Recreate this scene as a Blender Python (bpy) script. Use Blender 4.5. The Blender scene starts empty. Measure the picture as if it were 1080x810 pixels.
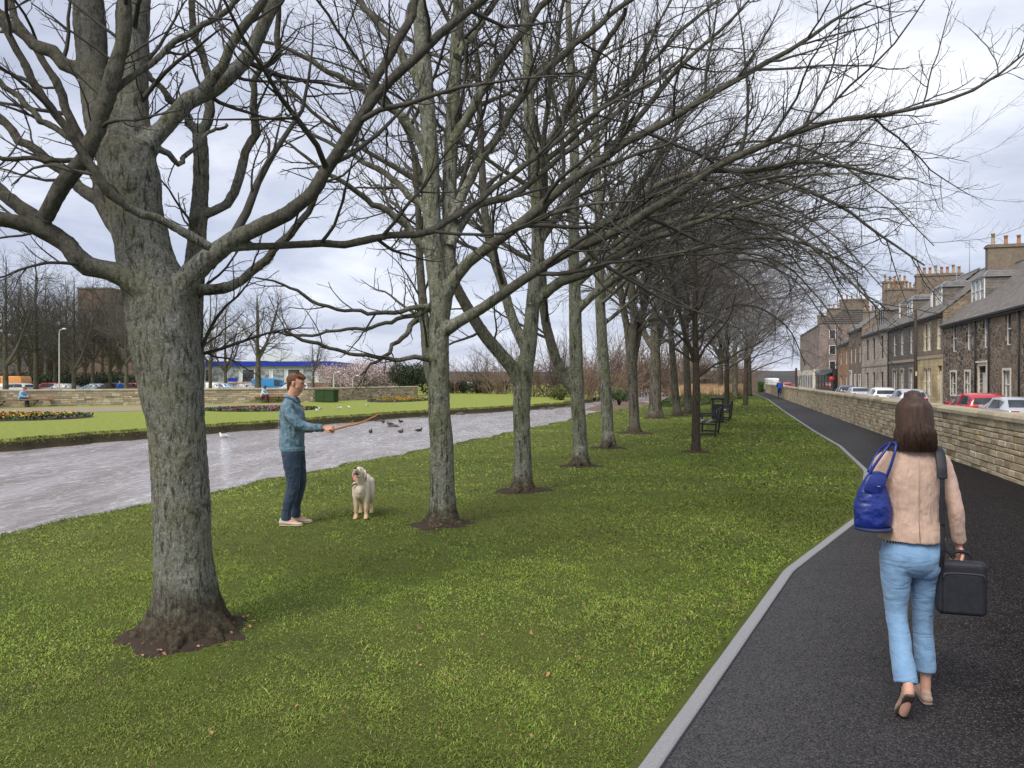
import bpy, math, random
import numpy as np
from math import pi, sin, cos, radians
from mathutils import Vector
random.seed(7)
C = bpy.context.scene.collection
F = 811.0; EYE = 1.78; HZ = 400.0
def PX(px, py, Y):                      # a sight line of the photograph met at depth Y, used to measure where things stand
    return np.array([(px-540)*Y/F, Y, EYE-(py-HZ)*Y/F])
def GP(px, py, z=0.0):
    Y = F*(EYE-z)/(py-HZ); return np.array([(px-540)*Y/F, Y, z])
TH = math.atan(0.283); SU, CU = sin(TH), cos(TH)
def W(u, v, z=0.0): return (u*SU+v*CU, u*CU-v*SU, z)      # street frame: u along the walk, v to the right of it
def UV(X, Y): return (X*SU+Y*CU, X*CU-Y*SU)
def ypx(px, v):                         # depth at which the street line v crosses a sight line
    return v/CU/((px-540)/F-math.tan(TH))
def upx(px, v):
    Y = ypx(px, v); X = (px-540)*Y/F; return UV(X, Y)[0]

# ------------------------------------------------------------------ objects
def tag(o, label=None, cat=None, group=None, kind=None):
    if label: o['label'] = label
    if cat: o['category'] = cat
    if group: o['group'] = group
    if kind: o['kind'] = kind
    return o
def empty(name, loc=(0,0,0), rz=0.0, label=None, cat=None, group=None):
    o = bpy.data.objects.new(name, None); C.objects.link(o)
    o.location = loc; o.rotation_euler = (0,0,rz); o.empty_display_size = .2
    return tag(o, label, cat, group)
def link(name, me, parent=None, loc=(0,0,0), rz=0.0):
    o = bpy.data.objects.new(name, me); C.objects.link(o)
    o.location = loc; o.rotation_euler = (0,0,rz)
    if parent is not None: o.parent = parent
    return o
def copy_tree(o, parent=None):
    c = o.copy(); C.objects.link(c); c.parent = parent
    for ch in list(o.children): copy_tree(ch, c)
    return c
def np_mesh(name, V, Q=None, T=None, mats=(), smooth=False, col=None, mi=None):
    V = np.asarray(V, dtype=np.float32).reshape(-1, 3)
    Q = np.zeros((0,4), np.int32) if Q is None else np.asarray(Q, np.int32).reshape(-1,4)
    T = np.zeros((0,3), np.int32) if T is None else np.asarray(T, np.int32).reshape(-1,3)
    me = bpy.data.meshes.new(name)
    me.vertices.add(len(V)); me.vertices.foreach_set('co', V.ravel())
    nl = Q.size+T.size; nf = len(Q)+len(T)
    me.loops.add(nl); me.loops.foreach_set('vertex_index', np.concatenate([Q.ravel(), T.ravel()]).astype(np.int32))
    me.polygons.add(nf)
    st = np.concatenate([np.arange(len(Q))*4, Q.size+np.arange(len(T))*3]).astype(np.int32)
    me.polygons.foreach_set('loop_start', st)
    if mi is not None: me.polygons.foreach_set('material_index', np.asarray(mi, np.int32))
    me.update(calc_edges=True)
    me.polygons.foreach_set('use_smooth', np.full(nf, bool(smooth)))
    if col is not None:
        a = me.color_attributes.new('Col', 'FLOAT_COLOR', 'POINT')
        c = np.ones((len(V),4), np.float32); c[:,:3] = np.asarray(col, np.float32).reshape(len(V), -1)
        a.data.foreach_set('color', c.ravel())
    for m in mats: me.materials.append(m)
    me.validate(clean_customdata=False)
    return me

class MB:
    """collects boxes, prisms, tubes and sheets into one mesh"""
    def __init__(s): s.v=[]; s.f=[]; s.m=[]; s.sm=[]
    def add(s, vs, fs, mi=0, sm=False):
        b = len(s.v); s.v += [tuple(float(c) for c in v) for v in vs]
        for f in fs: s.f.append(tuple(b+i for i in f)); s.m.append(mi); s.sm.append(sm)
        return s
    def box(s, x0,x1,y0,y1,z0,z1, mi=0):
        v=[(x0,y0,z0),(x1,y0,z0),(x1,y1,z0),(x0,y1,z0),(x0,y0,z1),(x1,y0,z1),(x1,y1,z1),(x0,y1,z1)]
        return s.add(v,[(0,3,2,1),(4,5,6,7),(0,1,5,4),(1,2,6,5),(2,3,7,6),(3,0,4,7)],mi)
    def bar(s, a, b, w, h, mi=0):
        a=Vector(a); b=Vector(b); t=(b-a).normalized()
        up=Vector((0,0,1)) if abs(t.z)<.95 else Vector((0,1,0))
        x=t.cross(up).normalized(); y=x.cross(t).normalized()
        v=[]
        for p in (a,b):
            for sx,sy in ((-1,-1),(1,-1),(1,1),(-1,1)): v.append(p+x*sx*w/2+y*sy*h/2)
        return s.add(v,[(0,3,2,1),(4,5,6,7),(0,1,5,4),(1,2,6,5),(2,3,7,6),(3,0,4,7)],mi)
    def tube(s, pts, rad, n=10, mi=0, cap=True):
        V,Q = tubes(np.array([pts],float), np.array([rad],float) if np.ndim(rad) else np.full((1,len(pts)),rad), n)
        s.add([tuple(p) for p in V], [tuple(q) for q in Q], mi, True)
        if cap:
            b=len(s.v)-len(V); k=len(pts)
            s.f.append(tuple(b+i for i in range(n))[::-1]); s.m.append(mi); s.sm.append(False)
            s.f.append(tuple(b+(k-1)*n+i for i in range(n))); s.m.append(mi); s.sm.append(False)
        return s
    def lathe(s, prof, n=16, mi=0, c=(0,0,0)):
        v=[]; f=[]
        for r,z in prof:
            for i in range(n): v.append((c[0]+r*cos(2*pi*i/n), c[1]+r*sin(2*pi*i/n), c[2]+z))
        for k in range(len(prof)-1):
            for i in range(n): f.append((k*n+i, k*n+(i+1)%n, (k+1)*n+(i+1)%n, (k+1)*n+i))
        f.append(tuple(range(n))[::-1]); f.append(tuple((len(prof)-1)*n+i for i in range(n)))
        return s.add(v,f,mi,True)
    def prism(s, poly, axis, a, b, mi=0):
        """poly: 2D points extruded along axis 'x','y' or 'z' between a and b"""
        n=len(poly)
        def P(p,t): return {'x':(t,p[0],p[1]),'y':(p[0],t,p[1]),'z':(p[0],p[1],t)}[axis]
        v=[P(p,a) for p in poly]+[P(p,b) for p in poly]
        f=[tuple(range(n))[::-1], tuple(range(n,2*n))]+[(i,(i+1)%n,n+(i+1)%n,n+i) for i in range(n)]
        return s.add(v,f,mi)
    def mesh(s, name, mats, bevel=0):
        me=bpy.data.meshes.new(name); me.from_pydata(s.v,[],s.f)
        me.polygons.foreach_set('material_index', s.m); me.polygons.foreach_set('use_smooth', s.sm)
        for m in (mats if isinstance(mats,(list,tuple)) else [mats]): me.materials.append(m)
        import bmesh
        bm=bmesh.new(); bm.from_mesh(me); bmesh.ops.recalc_face_normals(bm, faces=bm.faces); bm.to_mesh(me); bm.free()
        me.update(); return me
    def build(s, name, mats, parent=None, loc=(0,0,0), rz=0.0, bevel=0):
        o=link(name, s.mesh(name, mats), parent, loc, rz)
        if bevel:
            b=o.modifiers.new('bevel','BEVEL'); b.width=bevel; b.segments=2; b.limit_method='ANGLE'
        return o

def unit(a): return a/np.maximum(np.linalg.norm(a,axis=-1,keepdims=True),1e-9)
def tubes(P, R, n):
    """P (B,K,3), R (B,K) -> verts, quads"""
    B,K,_ = P.shape
    T = np.empty_like(P); T[:,1:-1]=P[:,2:]-P[:,:-2]; T[:,0]=P[:,1]-P[:,0]; T[:,-1]=P[:,-1]-P[:,-2]
    T = unit(T); m = unit(P[:,-1]-P[:,0])
    ref = np.where(np.abs(m[:,2:3])<.8, np.array([[0,0,1.]]), np.array([[1.,0,0]]))
    ref = np.repeat(ref[:,None,:],K,1)
    A = unit(np.cross(T,ref)); Bv = np.cross(A,T)
    ang = np.arange(n)*2*pi/n
    V = P[:,:,None,:]+R[:,:,None,None]*(A[:,:,None,:]*np.cos(ang)[None,None,:,None]+Bv[:,:,None,:]*np.sin(ang)[None,None,:,None])
    i = np.arange(n); j=(i+1)%n
    q = np.stack([i, i+n, j+n, j],-1)
    k = np.arange(K-1)*n
    q = q[None]+k[:,None,None]
    Q = q[None]+(np.arange(B)*K*n)[:,None,None,None]
    return V.reshape(-1,3), Q.reshape(-1,4)
def crom(pts, n):
    """smooth resample of a polyline (Catmull-Rom, any number of columns)"""
    p=np.asarray(pts,float); 
    d=np.concatenate([[0],np.cumsum(np.linalg.norm(np.diff(p[:,:3],axis=0),axis=1))]); d/=d[-1]
    t=np.linspace(0,1,n); k=np.clip(np.searchsorted(d,t,side='right')-1,0,len(p)-2)
    f=((t-d[k])/np.maximum(d[k+1]-d[k],1e-9))[:,None]
    p0=p[np.maximum(k-1,0)]; p1=p[k]; p2=p[k+1]; p3=p[np.minimum(k+2,len(p)-1)]
    return .5*((2*p1)+(-p0+p2)*f+(2*p0-5*p1+4*p2-p3)*f**2+(-p0+3*p1-3*p2+p3)*f**3)
def snoise(x, y, seed=0):
    """cheap smooth 2D noise from summed sines"""
    r=np.random.RandomState(seed); o=0
    for k in range(6):
        a=r.uniform(0,2*pi); f=r.uniform(.6,1.6); ph=r.uniform(0,2*pi)
        o=o+np.sin((x*np.cos(a)+y*np.sin(a))*f+ph+1.3*np.sin((x*np.sin(a)-y*np.cos(a))*f*.7+ph*2))
    return o/6

# ------------------------------------------------------------------ materials
class NT:
    def __init__(s, nt): s.nt=nt; s.n=nt.nodes; s.l=nt.links
    def new(s, t, **kw):
        x=s.n.new(t)
        for k,v in kw.items():
            if k in x.inputs.keys(): x.inputs[k].default_value=v
            else: setattr(x,k,v)
        return x
    def lk(s,a,b): s.l.new(a,b)
    def noise(s, vec, scale, detail=4, rough=.6, dist=0.0):
        x=s.n.new('ShaderNodeTexNoise'); x.inputs['Scale'].default_value=scale; x.inputs['Detail'].default_value=detail
        x.inputs['Roughness'].default_value=rough; x.inputs['Distortion'].default_value=dist
        if vec is not None: s.lk(vec,x.inputs['Vector'])
        return x.outputs['Fac']
    def ramp(s, fac, stops):
        r=s.n.new('ShaderNodeValToRGB'); e=r.color_ramp.elements
        while len(e)<len(stops): e.new(.5)
        for k,(p,c) in enumerate(stops):
            e[k].position=p; e[k].color=(c,c,c,1) if not hasattr(c,'__len__') else (c[0],c[1],c[2],1)
        s.lk(fac,r.inputs[0]); return r.outputs[0]
    def mix(s, f, a, b, mode='MIX'):
        m=s.n.new('ShaderNodeMix'); m.data_type='RGBA'; m.blend_type=mode
        for sock,val in ((m.inputs[0],f),(m.inputs[6],a),(m.inputs[7],b)):
            if hasattr(val,'is_output') or hasattr(val,'links'): s.lk(val,sock)
            elif hasattr(val,'__len__'): sock.default_value=(val[0],val[1],val[2],1)
            else: sock.default_value=val
        return m.outputs[2]
    def math(s, op, a, b=0.0):
        m=s.n.new('ShaderNodeMath'); m.operation=op
        for i,val in enumerate((a,b)):
            if hasattr(val,'links'): s.lk(val,m.inputs[i])
            else: m.inputs[i].default_value=val
        return m.outputs[0]
    def coord(s, kind='Object', scale=(1,1,1)):
        t=s.n.new('ShaderNodeTexCoord'); m=s.n.new('ShaderNodeMapping'); m.inputs['Scale'].default_value=scale
        s.lk(t.outputs[kind],m.inputs['Vector']); return m.outputs[0]
    def bump(s, h, strength=.5, dist=.02, normal=None):
        b=s.n.new('ShaderNodeBump'); b.inputs['Strength'].default_value=strength; b.inputs['Distance'].default_value=dist
        s.lk(h,b.inputs['Height'])
        if normal is not None: s.lk(normal,b.inputs['Normal'])
        return b.outputs[0]
def base_mat(name):
    m=bpy.data.materials.new(name); m.use_nodes=True; t=NT(m.node_tree)
    return m, t, m.node_tree.nodes['Principled BSDF']
def mat(name, c1, c2=None, scale=8.0, rough=.8, bump=0.0, bscale=None, metal=0.0, coord='Object', stretch=(1,1,1), spec=.3, dist=.01, lo=.35, hi=.65, sheen=0):
    m,t,b=base_mat(name); v=t.coord(coord, stretch)
    if c2 is None: c2=tuple(c*.75 for c in c1)
    f=t.ramp(t.noise(v,scale,6,.65),[(lo,0.0),(hi,1.0)])
    t.lk(t.mix(f,c1,c2),b.inputs['Base Color'])
    b.inputs['Roughness'].default_value=rough; b.inputs['Metallic'].default_value=metal
    b.inputs['Specular IOR Level'].default_value=spec
    if sheen: b.inputs['Sheen Weight'].default_value=sheen
    if bump: t.lk(t.bump(t.noise(v,bscale or scale*4,5,.7),bump,dist),b.inputs['Normal'])
    return m
def attr_mat(name, mulc=(1,1,1), rough=.8, nscale=30, namt=.35, bump=.4, bscale=60, dist=.006, spec=.3, trans=0):
    """base colour from the mesh's own colour attribute, broken up with noise"""
    m,t,b=base_mat(name); v=t.coord('Object')
    a=t.new('ShaderNodeAttribute', attribute_name='Col')
    c=t.mix(1.0,a.outputs['Color'],mulc,'MULTIPLY')
    n=t.ramp(t.noise(v,nscale,6,.7),[(.3,1-namt),(.7,1+namt)])
    t.lk(t.mix(1.0,c,n,'MULTIPLY'),b.inputs['Base Color'])
    b.inputs['Roughness'].default_value=rough; b.inputs['Specular IOR Level'].default_value=spec
    if bump: t.lk(t.bump(t.noise(v,bscale,5,.7),bump,dist),b.inputs['Normal'])
    return m

# ------------------------------------------------------------------ camera, sky, sun
sc=bpy.context.scene
cam=bpy.data.cameras.new('camera'); co=bpy.data.objects.new('camera',cam); C.objects.link(co)
co.location=(0,0,EYE); co.rotation_euler=(radians(90),0,0)
cam.sensor_width=36; cam.lens=36*F/1080; cam.shift_y=-5/1080; cam.clip_end=3000; cam.clip_start=.05
sc.camera=co
sc.view_settings.view_transform='Standard'; sc.view_settings.look='None'; sc.view_settings.gamma=1
sc.view_settings.exposure=0.62
sc.cycles.max_bounces=6; sc.cycles.diffuse_bounces=3; sc.cycles.glossy_bounces=3; sc.cycles.transparent_max_bounces=8
sc.cycles.use_denoising=True
SUN_EL, SUN_AZ = radians(48), radians(215)     # azimuth clockwise from +Y: behind the camera, to the left
w=bpy.data.worlds.new('World'); sc.world=w; w.use_nodes=True
t=NT(w.node_tree); t.n.clear()
out=t.new('ShaderNodeOutputWorld')
sky=t.new('ShaderNodeTexSky', sky_type='NISHITA', sun_disc=False, sun_elevation=SUN_EL, sun_rotation=SUN_AZ)
b1=t.new('ShaderNodeBackground'); b1.inputs[1].default_value=.10; t.lk(sky.outputs[0],b1.inputs[0])
tc=t.new('ShaderNodeTexCoord')
sep=t.new('ShaderNodeSeparateXYZ'); t.lk(tc.outputs['Generated'],sep.inputs[0])
# project the view direction on a cloud deck, so that banks flatten towards the horizon
zz=t.math('ADD', t.math('MAXIMUM',sep.outputs[2],0.0), .16)
cmb=t.new('ShaderNodeCombineXYZ')
t.lk(t.math('DIVIDE',sep.outputs[0],zz),cmb.inputs[0]); t.lk(t.math('DIVIDE',sep.outputs[1],zz),cmb.inputs[1])
n1=t.noise(cmb.outputs[0],.55,8,.58,.55)
n2=t.noise(cmb.outputs[0],1.7,6,.6,.2)
nn=t.math('ADD',t.math('MULTIPLY',n1,.75),t.math('MULTIPLY',n2,.25))
ccol=t.ramp(nn,[(.35,(.29,.31,.39)),(.44,(.40,.425,.52)),(.51,(.53,.55,.63)),(.58,(.71,.72,.76)),(.67,(.93,.93,.94))])
ccol=t.mix(t.ramp(sep.outputs[2],[(.0,.5),(.25,0.)]),ccol,(.38,.42,.57))
# thinner cloud high over the street lets more light through
vd=t.new('ShaderNodeVectorMath',operation='DOT_PRODUCT'); nv=t.new('ShaderNodeVectorMath',operation='NORMALIZE'); t.lk(tc.outputs['Generated'],nv.inputs[0]); t.lk(nv.outputs[0],vd.inputs[0]); vd.inputs[1].default_value=tuple(Vector((.42,1,.50)).normalized())
gl=t.math('MULTIPLY',t.ramp(vd.outputs['Value'],[(.93,0.),(.995,1.)]),t.ramp(nn,[(.40,.35),(.56,1.)]))
ccol=t.mix(t.math('MULTIPLY',gl,.5),ccol,(.97,.97,.98))
b2=t.new('ShaderNodeBackground'); t.lk(ccol,b2.inputs[0]); b2.inputs[1].default_value=1.0
mx=t.new('ShaderNodeMixShader'); mx.inputs[0].default_value=.86
t.lk(b1.outputs[0],mx.inputs[1]); t.lk(b2.outputs[0],mx.inputs[2]); t.lk(mx.outputs[0],out.inputs[0])
sl=bpy.data.lights.new('sun','SUN'); sl.energy=2.3; sl.angle=radians(32); sl.color=(1,.955,.89)
so=bpy.data.objects.new('sun',sl); C.objects.link(so)
so.rotation_euler=Vector((sin(SUN_AZ)*cos(SUN_EL),cos(SUN_AZ)*cos(SUN_EL),sin(SUN_EL))).to_track_quat('Z','Y').to_euler()
# ------------------------------------------------------------------ river banks in the street frame
_n=np.array([(-60,-8.4),(-5,-8.6),(7.4,-8.6),(9.6,-8.3),(13.8,-8.2),(19.2,-7.8),(24.2,-7.5),(34.6,-7.1),(43.3,-7.4),(50,-6.2),(62,-5.3),(80,-5.4),(110,-7),(160,-10)])
_f=np.array([(-60,-22),(-5,-22),(17.9,-20.9),(22.5,-20.3),(29.5,-19),(40.4,-17.2),(51.8,-13.6),(58,-12.4),(70,-12.6),(85,-13),(110,-15),(160,-19)])
def vn(u): return np.interp(u,_n[:,0],_n[:,1])+.10*np.sin(u*1.9)+.06*np.sin(u*4.3+1)
def vf(u): return np.interp(u,_f[:,0],_f[:,1])+.16*np.sin(u*1.1)+.10*np.sin(u*3.1+2)+.06*np.sin(u*7.7)
_k=np.array([(-6,-3.1),(0,-1.25),(3.5,-.33),(7.55,.56),(10.85,1.68),(16.2,2.58),(22,2.85),(28,2.82),(45,2.95),(72.3,3.3),(94,3.1),(104,2.8),(112,1.6),(125,-1)])
def vk(u): return np.interp(u,_k[:,0],_k[:,1])
VW=4.74; WALL_END=112.0; STREET=-.30; VFAC=14.24
def lawn_z(u,v):
    e=v-vn(u)                                  # distance from the near bank
    z=-.10*np.exp(-np.maximum(e,0)/.55)
    k=np.clip((vk(u)-v)/.8,0,1)
    return z+k*np.clip(e/.8,0,1)*.022*snoise(u*1.3,v*1.3,3)
def build_ground():
    us=np.concatenate([np.arange(-30,0,2.),np.arange(0,32,.3),np.arange(32,75,.7),np.arange(75,165,2.5),np.array([170,200,260,400,700,1200])])
    rows=[]
    for u in us:
        a=float(vn(u)); f=float(vf(u)); k=float(min(vk(u)-.08,VW-.3))
        c=[(-900,0),(-300,0),(-120,0),(-70,0),(-45,0),(f-8,0),(f-4,0),(f-2,0),(f-.8,0),(f-.25,-.01),(f,-.05),(f+.08,-.2),(f+.24,-.37),(f+1.0,-.55),(f+2.5,-.9),
           ((a+f)/2,-1.1),(a-2,-.9),(a-.6,-.6),(a-.12,-.42),(a-.03,-.2)]
        for s in np.linspace(0,1,34)**1.25:
            v=a+(k-a)*s; c.append((v,float(lawn_z(u,v))))
        c+=[(k+.05,-.03),(VW-.02,-.03),(VW+.38,-.03),(VW+.44,STREET-.02),(13,STREET-.02),(40,STREET-.02),(120,STREET),(900,STREET)]
        if u>165: c=[(v,(-.0 if v<VW else z) if not(f<v<a) else -.3) for v,z in c]
        rows.append([W(u,v,z) for v,z in c])
    V=np.array(rows); n,m=V.shape[:2]
    i=np.arange(n-1)[:,None]*m+np.arange(m-1)[None]
    Q=np.stack([i,i+1,i+m+1,i+m],-1).reshape(-1,4)
    m_,t,b=base_mat('turf_and_soil')
    g=t.new('ShaderNodeNewGeometry'); pos=g.outputs['Position']
    big=t.ramp(t.noise(pos,.35,5,.6),[(.38,0.),(.62,1.)]); mid=t.ramp(t.noise(pos,2.2,6,.65),[(.38,0.),(.62,1.)]); fine=t.ramp(t.noise(pos,38,5,.75),[(.36,0.),(.64,1.)])
    green=t.mix(mid,(.105,.160,.018),(.062,.088,.015)); green=t.mix(big,green,(.135,.160,.028))
    soil=t.mix(fine,(.050,.040,.024),(.088,.075,.040))
    turf=t.mix(t.math('MULTIPLY',fine,.6),green,soil)
    # the mown lawn over the water is an even yellow green
    farg=t.mix(t.ramp(t.noise(pos,5.0,7,.75),[(.38,0.),(.62,1.)]),(.17,.22,.036),(.29,.31,.075))
    sx=t.new('ShaderNodeSeparateXYZ'); t.lk(pos,sx.inputs[0])
    vv=t.math('SUBTRACT',t.math('MULTIPLY',sx.outputs[0],CU),t.math('MULTIPLY',sx.outputs[1],SU))
    isfar=t.ramp(t.math('MULTIPLY',vv,-.05),[(.548,0.),(.56,1.)])
    turf2=t.mix(t.math('GREATER_THAN',t.math('MULTIPLY',vv,-1.0),10.0),turf,farg)
    bank=t.mix(fine,(.028,.022,.014),(.085,.072,.040))
    isbank=t.math('LESS_THAN',t.math('ADD',sx.outputs[2],t.math('MULTIPLY',t.math('SUBTRACT',fine,.5),.06)),-.085)
    street=(.12,.12,.12)
    c=t.mix(isbank,turf2,bank)
    c=t.mix(t.math('GREATER_THAN',vv,VW+.2),c,street)
    t.lk(c,b.inputs['Base Color']); b.inputs['Roughness'].default_value=.95; b.inputs['Specular IOR Level'].default_value=.15
    t.lk(t.bump(t.noise(pos,26,6,.75),.9,.03),b.inputs['Normal'])
    o=link('ground', np_mesh('ground',V.reshape(-1,3),Q,mats=[m_],smooth=True)); tag(o,kind='structure')
    return o
build_ground()
# water ---------------------------------------------------------------
def build_water():
    us=np.arange(-30,166,1.0); V=[];Q=[]
    for u in us:
        a=float(vn(u))+.15; f=float(vf(u))-.1
        for s in np.linspace(0,1,8): V.append(W(u,f+(a-f)*s,-.36))
    i=np.arange(len(us)-1)[:,None]*8+np.arange(7)[None]
    Q=np.stack([i,i+1,i+9,i+8],-1).reshape(-1,4)
    m,t,b=base_mat('river_water')
    g=t.new('ShaderNodeNewGeometry'); mp=t.new('ShaderNodeMapping'); t.lk(g.outputs['Position'],mp.inputs[0])
    mp.inputs['Rotation'].default_value=(0,0,TH); mp.inputs['Scale'].default_value=(1.6,.5,1)
    n1=t.noise(mp.outputs[0],2.6,7,.7,.8); n2=t.noise(mp.outputs[0],11,4,.6,.3)
    h=t.math('ADD',n1,t.math('MULTIPLY',n2,.35))
    t.lk(t.bump(h,.9,.10),b.inputs['Normal'])
    b.inputs['Base Color'].default_value=(.17,.145,.145,1)
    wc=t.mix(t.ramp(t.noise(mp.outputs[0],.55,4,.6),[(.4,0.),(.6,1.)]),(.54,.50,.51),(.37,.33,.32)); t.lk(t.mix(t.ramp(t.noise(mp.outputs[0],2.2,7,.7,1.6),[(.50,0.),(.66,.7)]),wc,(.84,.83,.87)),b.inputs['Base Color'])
    b.inputs['Roughness'].default_value=.04; b.inputs['IOR'].default_value=1.33; b.inputs['Specular IOR Level'].default_value=.9
    o=link('river', np_mesh('river',V,Q,mats=[m],smooth=True)); tag(o,kind='structure')
build_water()
# far walk, street, pavements ----------------------------------------
def strip(name, us, f0, f1, z, m, kind='structure', nv=2, sides=0.0):
    V=[]
    for u in us:
        for s in np.linspace(0,1,nv): V.append(W(u, f0(u)+(f1(u)-f0(u))*s, z))
    n=len(us); i=np.arange(n-1)[:,None]*nv+np.arange(nv-1)[None]
    Q=np.stack([i,i+1,i+nv+1,i+nv],-1).reshape(-1,4)
    o=link(name,np_mesh(name,V,Q,mats=[m])); tag(o,kind=kind); return o
# dark tarmac with pale chippings
def tarmac(name, c1, c2, chip, scale):
    m,t,b=base_mat(name); g=t.new('ShaderNodeNewGeometry'); pos=g.outputs['Position']
    big=t.ramp(t.noise(pos,.5,4,.55),[(.35,0.),(.65,1.)])
    vo=t.new('ShaderNodeTexVoronoi'); vo.inputs['Scale'].default_value=scale; t.lk(pos,vo.inputs['Vector'])
    rnd=t.new('ShaderNodeSeparateColor'); t.lk(vo.outputs['Color'],rnd.inputs[0])
    cf=t.ramp(rnd.outputs[0],[(.80,0.),(.92,1.)])
    c=t.mix(big,c1,c2)
    if name=='path_tarmac':
        sx=t.new('ShaderNodeSeparateXYZ'); t.lk(pos,sx.inputs[0]); e_=t.math('SUBTRACT',t.math('MULTIPLY',sx.outputs[0],.93),t.math('MULTIPLY',sx.outputs[1],.44)); e_=t.math('ADD',e_,t.math('MULTIPLY',t.noise(pos,1.1,5,.7),1.2))
        c=t.mix(t.ramp(t.math('MULTIPLY',e_,.2),[(.0,0.),(.30,1.)]),(.056,.056,.058),(.0115,.0100,.0092))
    tone=t.ramp(rnd.outputs[1],[(0.,.45),(1.,1.5)])
    c=t.mix(1.0,c,tone,'MULTIPLY'); c=t.mix(t.math('MULTIPLY',cf,.75),c,t.mix(rnd.outputs[2],chip,(chip[0]*.8,chip[1]*.85,chip[2]*1.15)))
    t.lk(c,b.inputs['Base Color']); b.inputs['Roughness'].default_value=.92; b.inputs['Specular IOR Level'].default_value=.10
    t.lk(t.bump(t.math('ADD',vo.outputs['Distance'],t.noise(pos,60,4,.6)),.7,.006),b.inputs['Normal'])
    return m
M_PATH=tarmac('path_tarmac',(.030,.028,.028),(.013,.012,.0115),(.13,.105,.09),135)
M_ROAD=tarmac('road_tarmac',(.075,.075,.078),(.06,.06,.062),(.15,.15,.15),60)
up=np.concatenate([np.arange(-6,14,.1),np.arange(14,122,.5)])
def smk(u): return float(np.mean([vk(u+d) for d in np.linspace(-.12,.12,5)]))
strip('path',up,lambda u:smk(u)+.02,lambda u:VW+.1 if u<WALL_END else VW+.1+(u-WALL_END)*.3,.004,M_PATH,nv=6)
# kerb: a low run of pale concrete edging, one solid strip
def build_kerb():
    V=[];K=0
    for u in up:
        c=smk(u); d=(smk(u+.1)-smk(u-.1))/.2; n=np.array([-d,1.])/math.hypot(d,1)
        jit=.004*math.sin(u*7)
        for off,z in ((-.074,-.06),(-.074,.012),(-.066,.018),(0.,.018),(.010,.012),(.010,-.06)):
            V.append(W(u+n[0]*off, c+n[1]*off, z+jit*.3))
    n=len(up); i=np.arange(n-1)[:,None]*6+np.arange(5)[None]
    Q=np.stack([i,i+6,i+7,i+1],-1).reshape(-1,4)
    m=mat('kerb_concrete',(.30,.30,.31),(.21,.21,.215),120,.85,.4,150,coord='Object')
    o=link('kerb',np_mesh('kerb',V,Q,mats=[m])); tag(o,kind='structure')
build_kerb()
ul=np.concatenate([np.arange(-10,180,5.),[200,300]])
strip('road',ul,lambda u:5.5,lambda u:12.0,STREET+.004,M_ROAD,nv=3)
def pavement(v0,v1,name):
    m=mat('paving_slabs',(.24,.23,.21),(.17,.165,.155),4,.85,.2)
    V=[]
    for u in ul:
        for v,z in ((v0,STREET-.03),(v0,STREET+.125),(v1,STREET+.13),(v1,STREET-.03)): V.append(W(u,v,z))
    n=len(ul); i=np.arange(n-1)[:,None]*4+np.arange(3)[None]
    o=link(name,np_mesh(name,V,np.stack([i,i+4,i+5,i+1],-1).reshape(-1,4),mats=[m])); tag(o,kind='structure')
pavement(12.0,VFAC+.2,'pavement')
# walk and grass verge across the water: given along the wall polyline, see below
FW=[np.array(GP(*p)[:2]) for p in ((-160,437.5),(0,429.4),(130,427.2),(330,424.0),(385,421.6),(441,419.3))]
def offset_poly(P, d):
    out=[]
    for i,p in enumerate(P):
        a=P[max(i-1,0)]; b=P[min(i+1,len(P)-1)]; t_=(b-a)/np.linalg.norm(b-a); n=np.array([t_[1],-t_[0]]); out.append(p+n*d)
    return out
def ribbon(name, A, B, z, m, kind='structure'):
    V=[(p[0],p[1],z) for p in A]+[(p[0],p[1],z) for p in B]; n=len(A)
    Q=[(i,n+i,n+i+1,i+1) for i in range(n-1)]
    o=link(name,np_mesh(name,V,Q,mats=[m])); tag(o,kind=kind); return o
M_SAND=mat('sandy_walk',(.30,.25,.17),(.24,.195,.13),3,.9,.2)
w0=[np.array(GP(*p)[:2]) for p in ((-160,440),(0,431.2),(130,428.9),(240,427),(300,426.2))]
w1=[np.array(GP(*p)[:2]) for p in ((-160,447),(0,437.2),(130,434),(240,430),(300,427))]
ribbon('footpath',w0,w1,.012,M_SAND)

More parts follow.
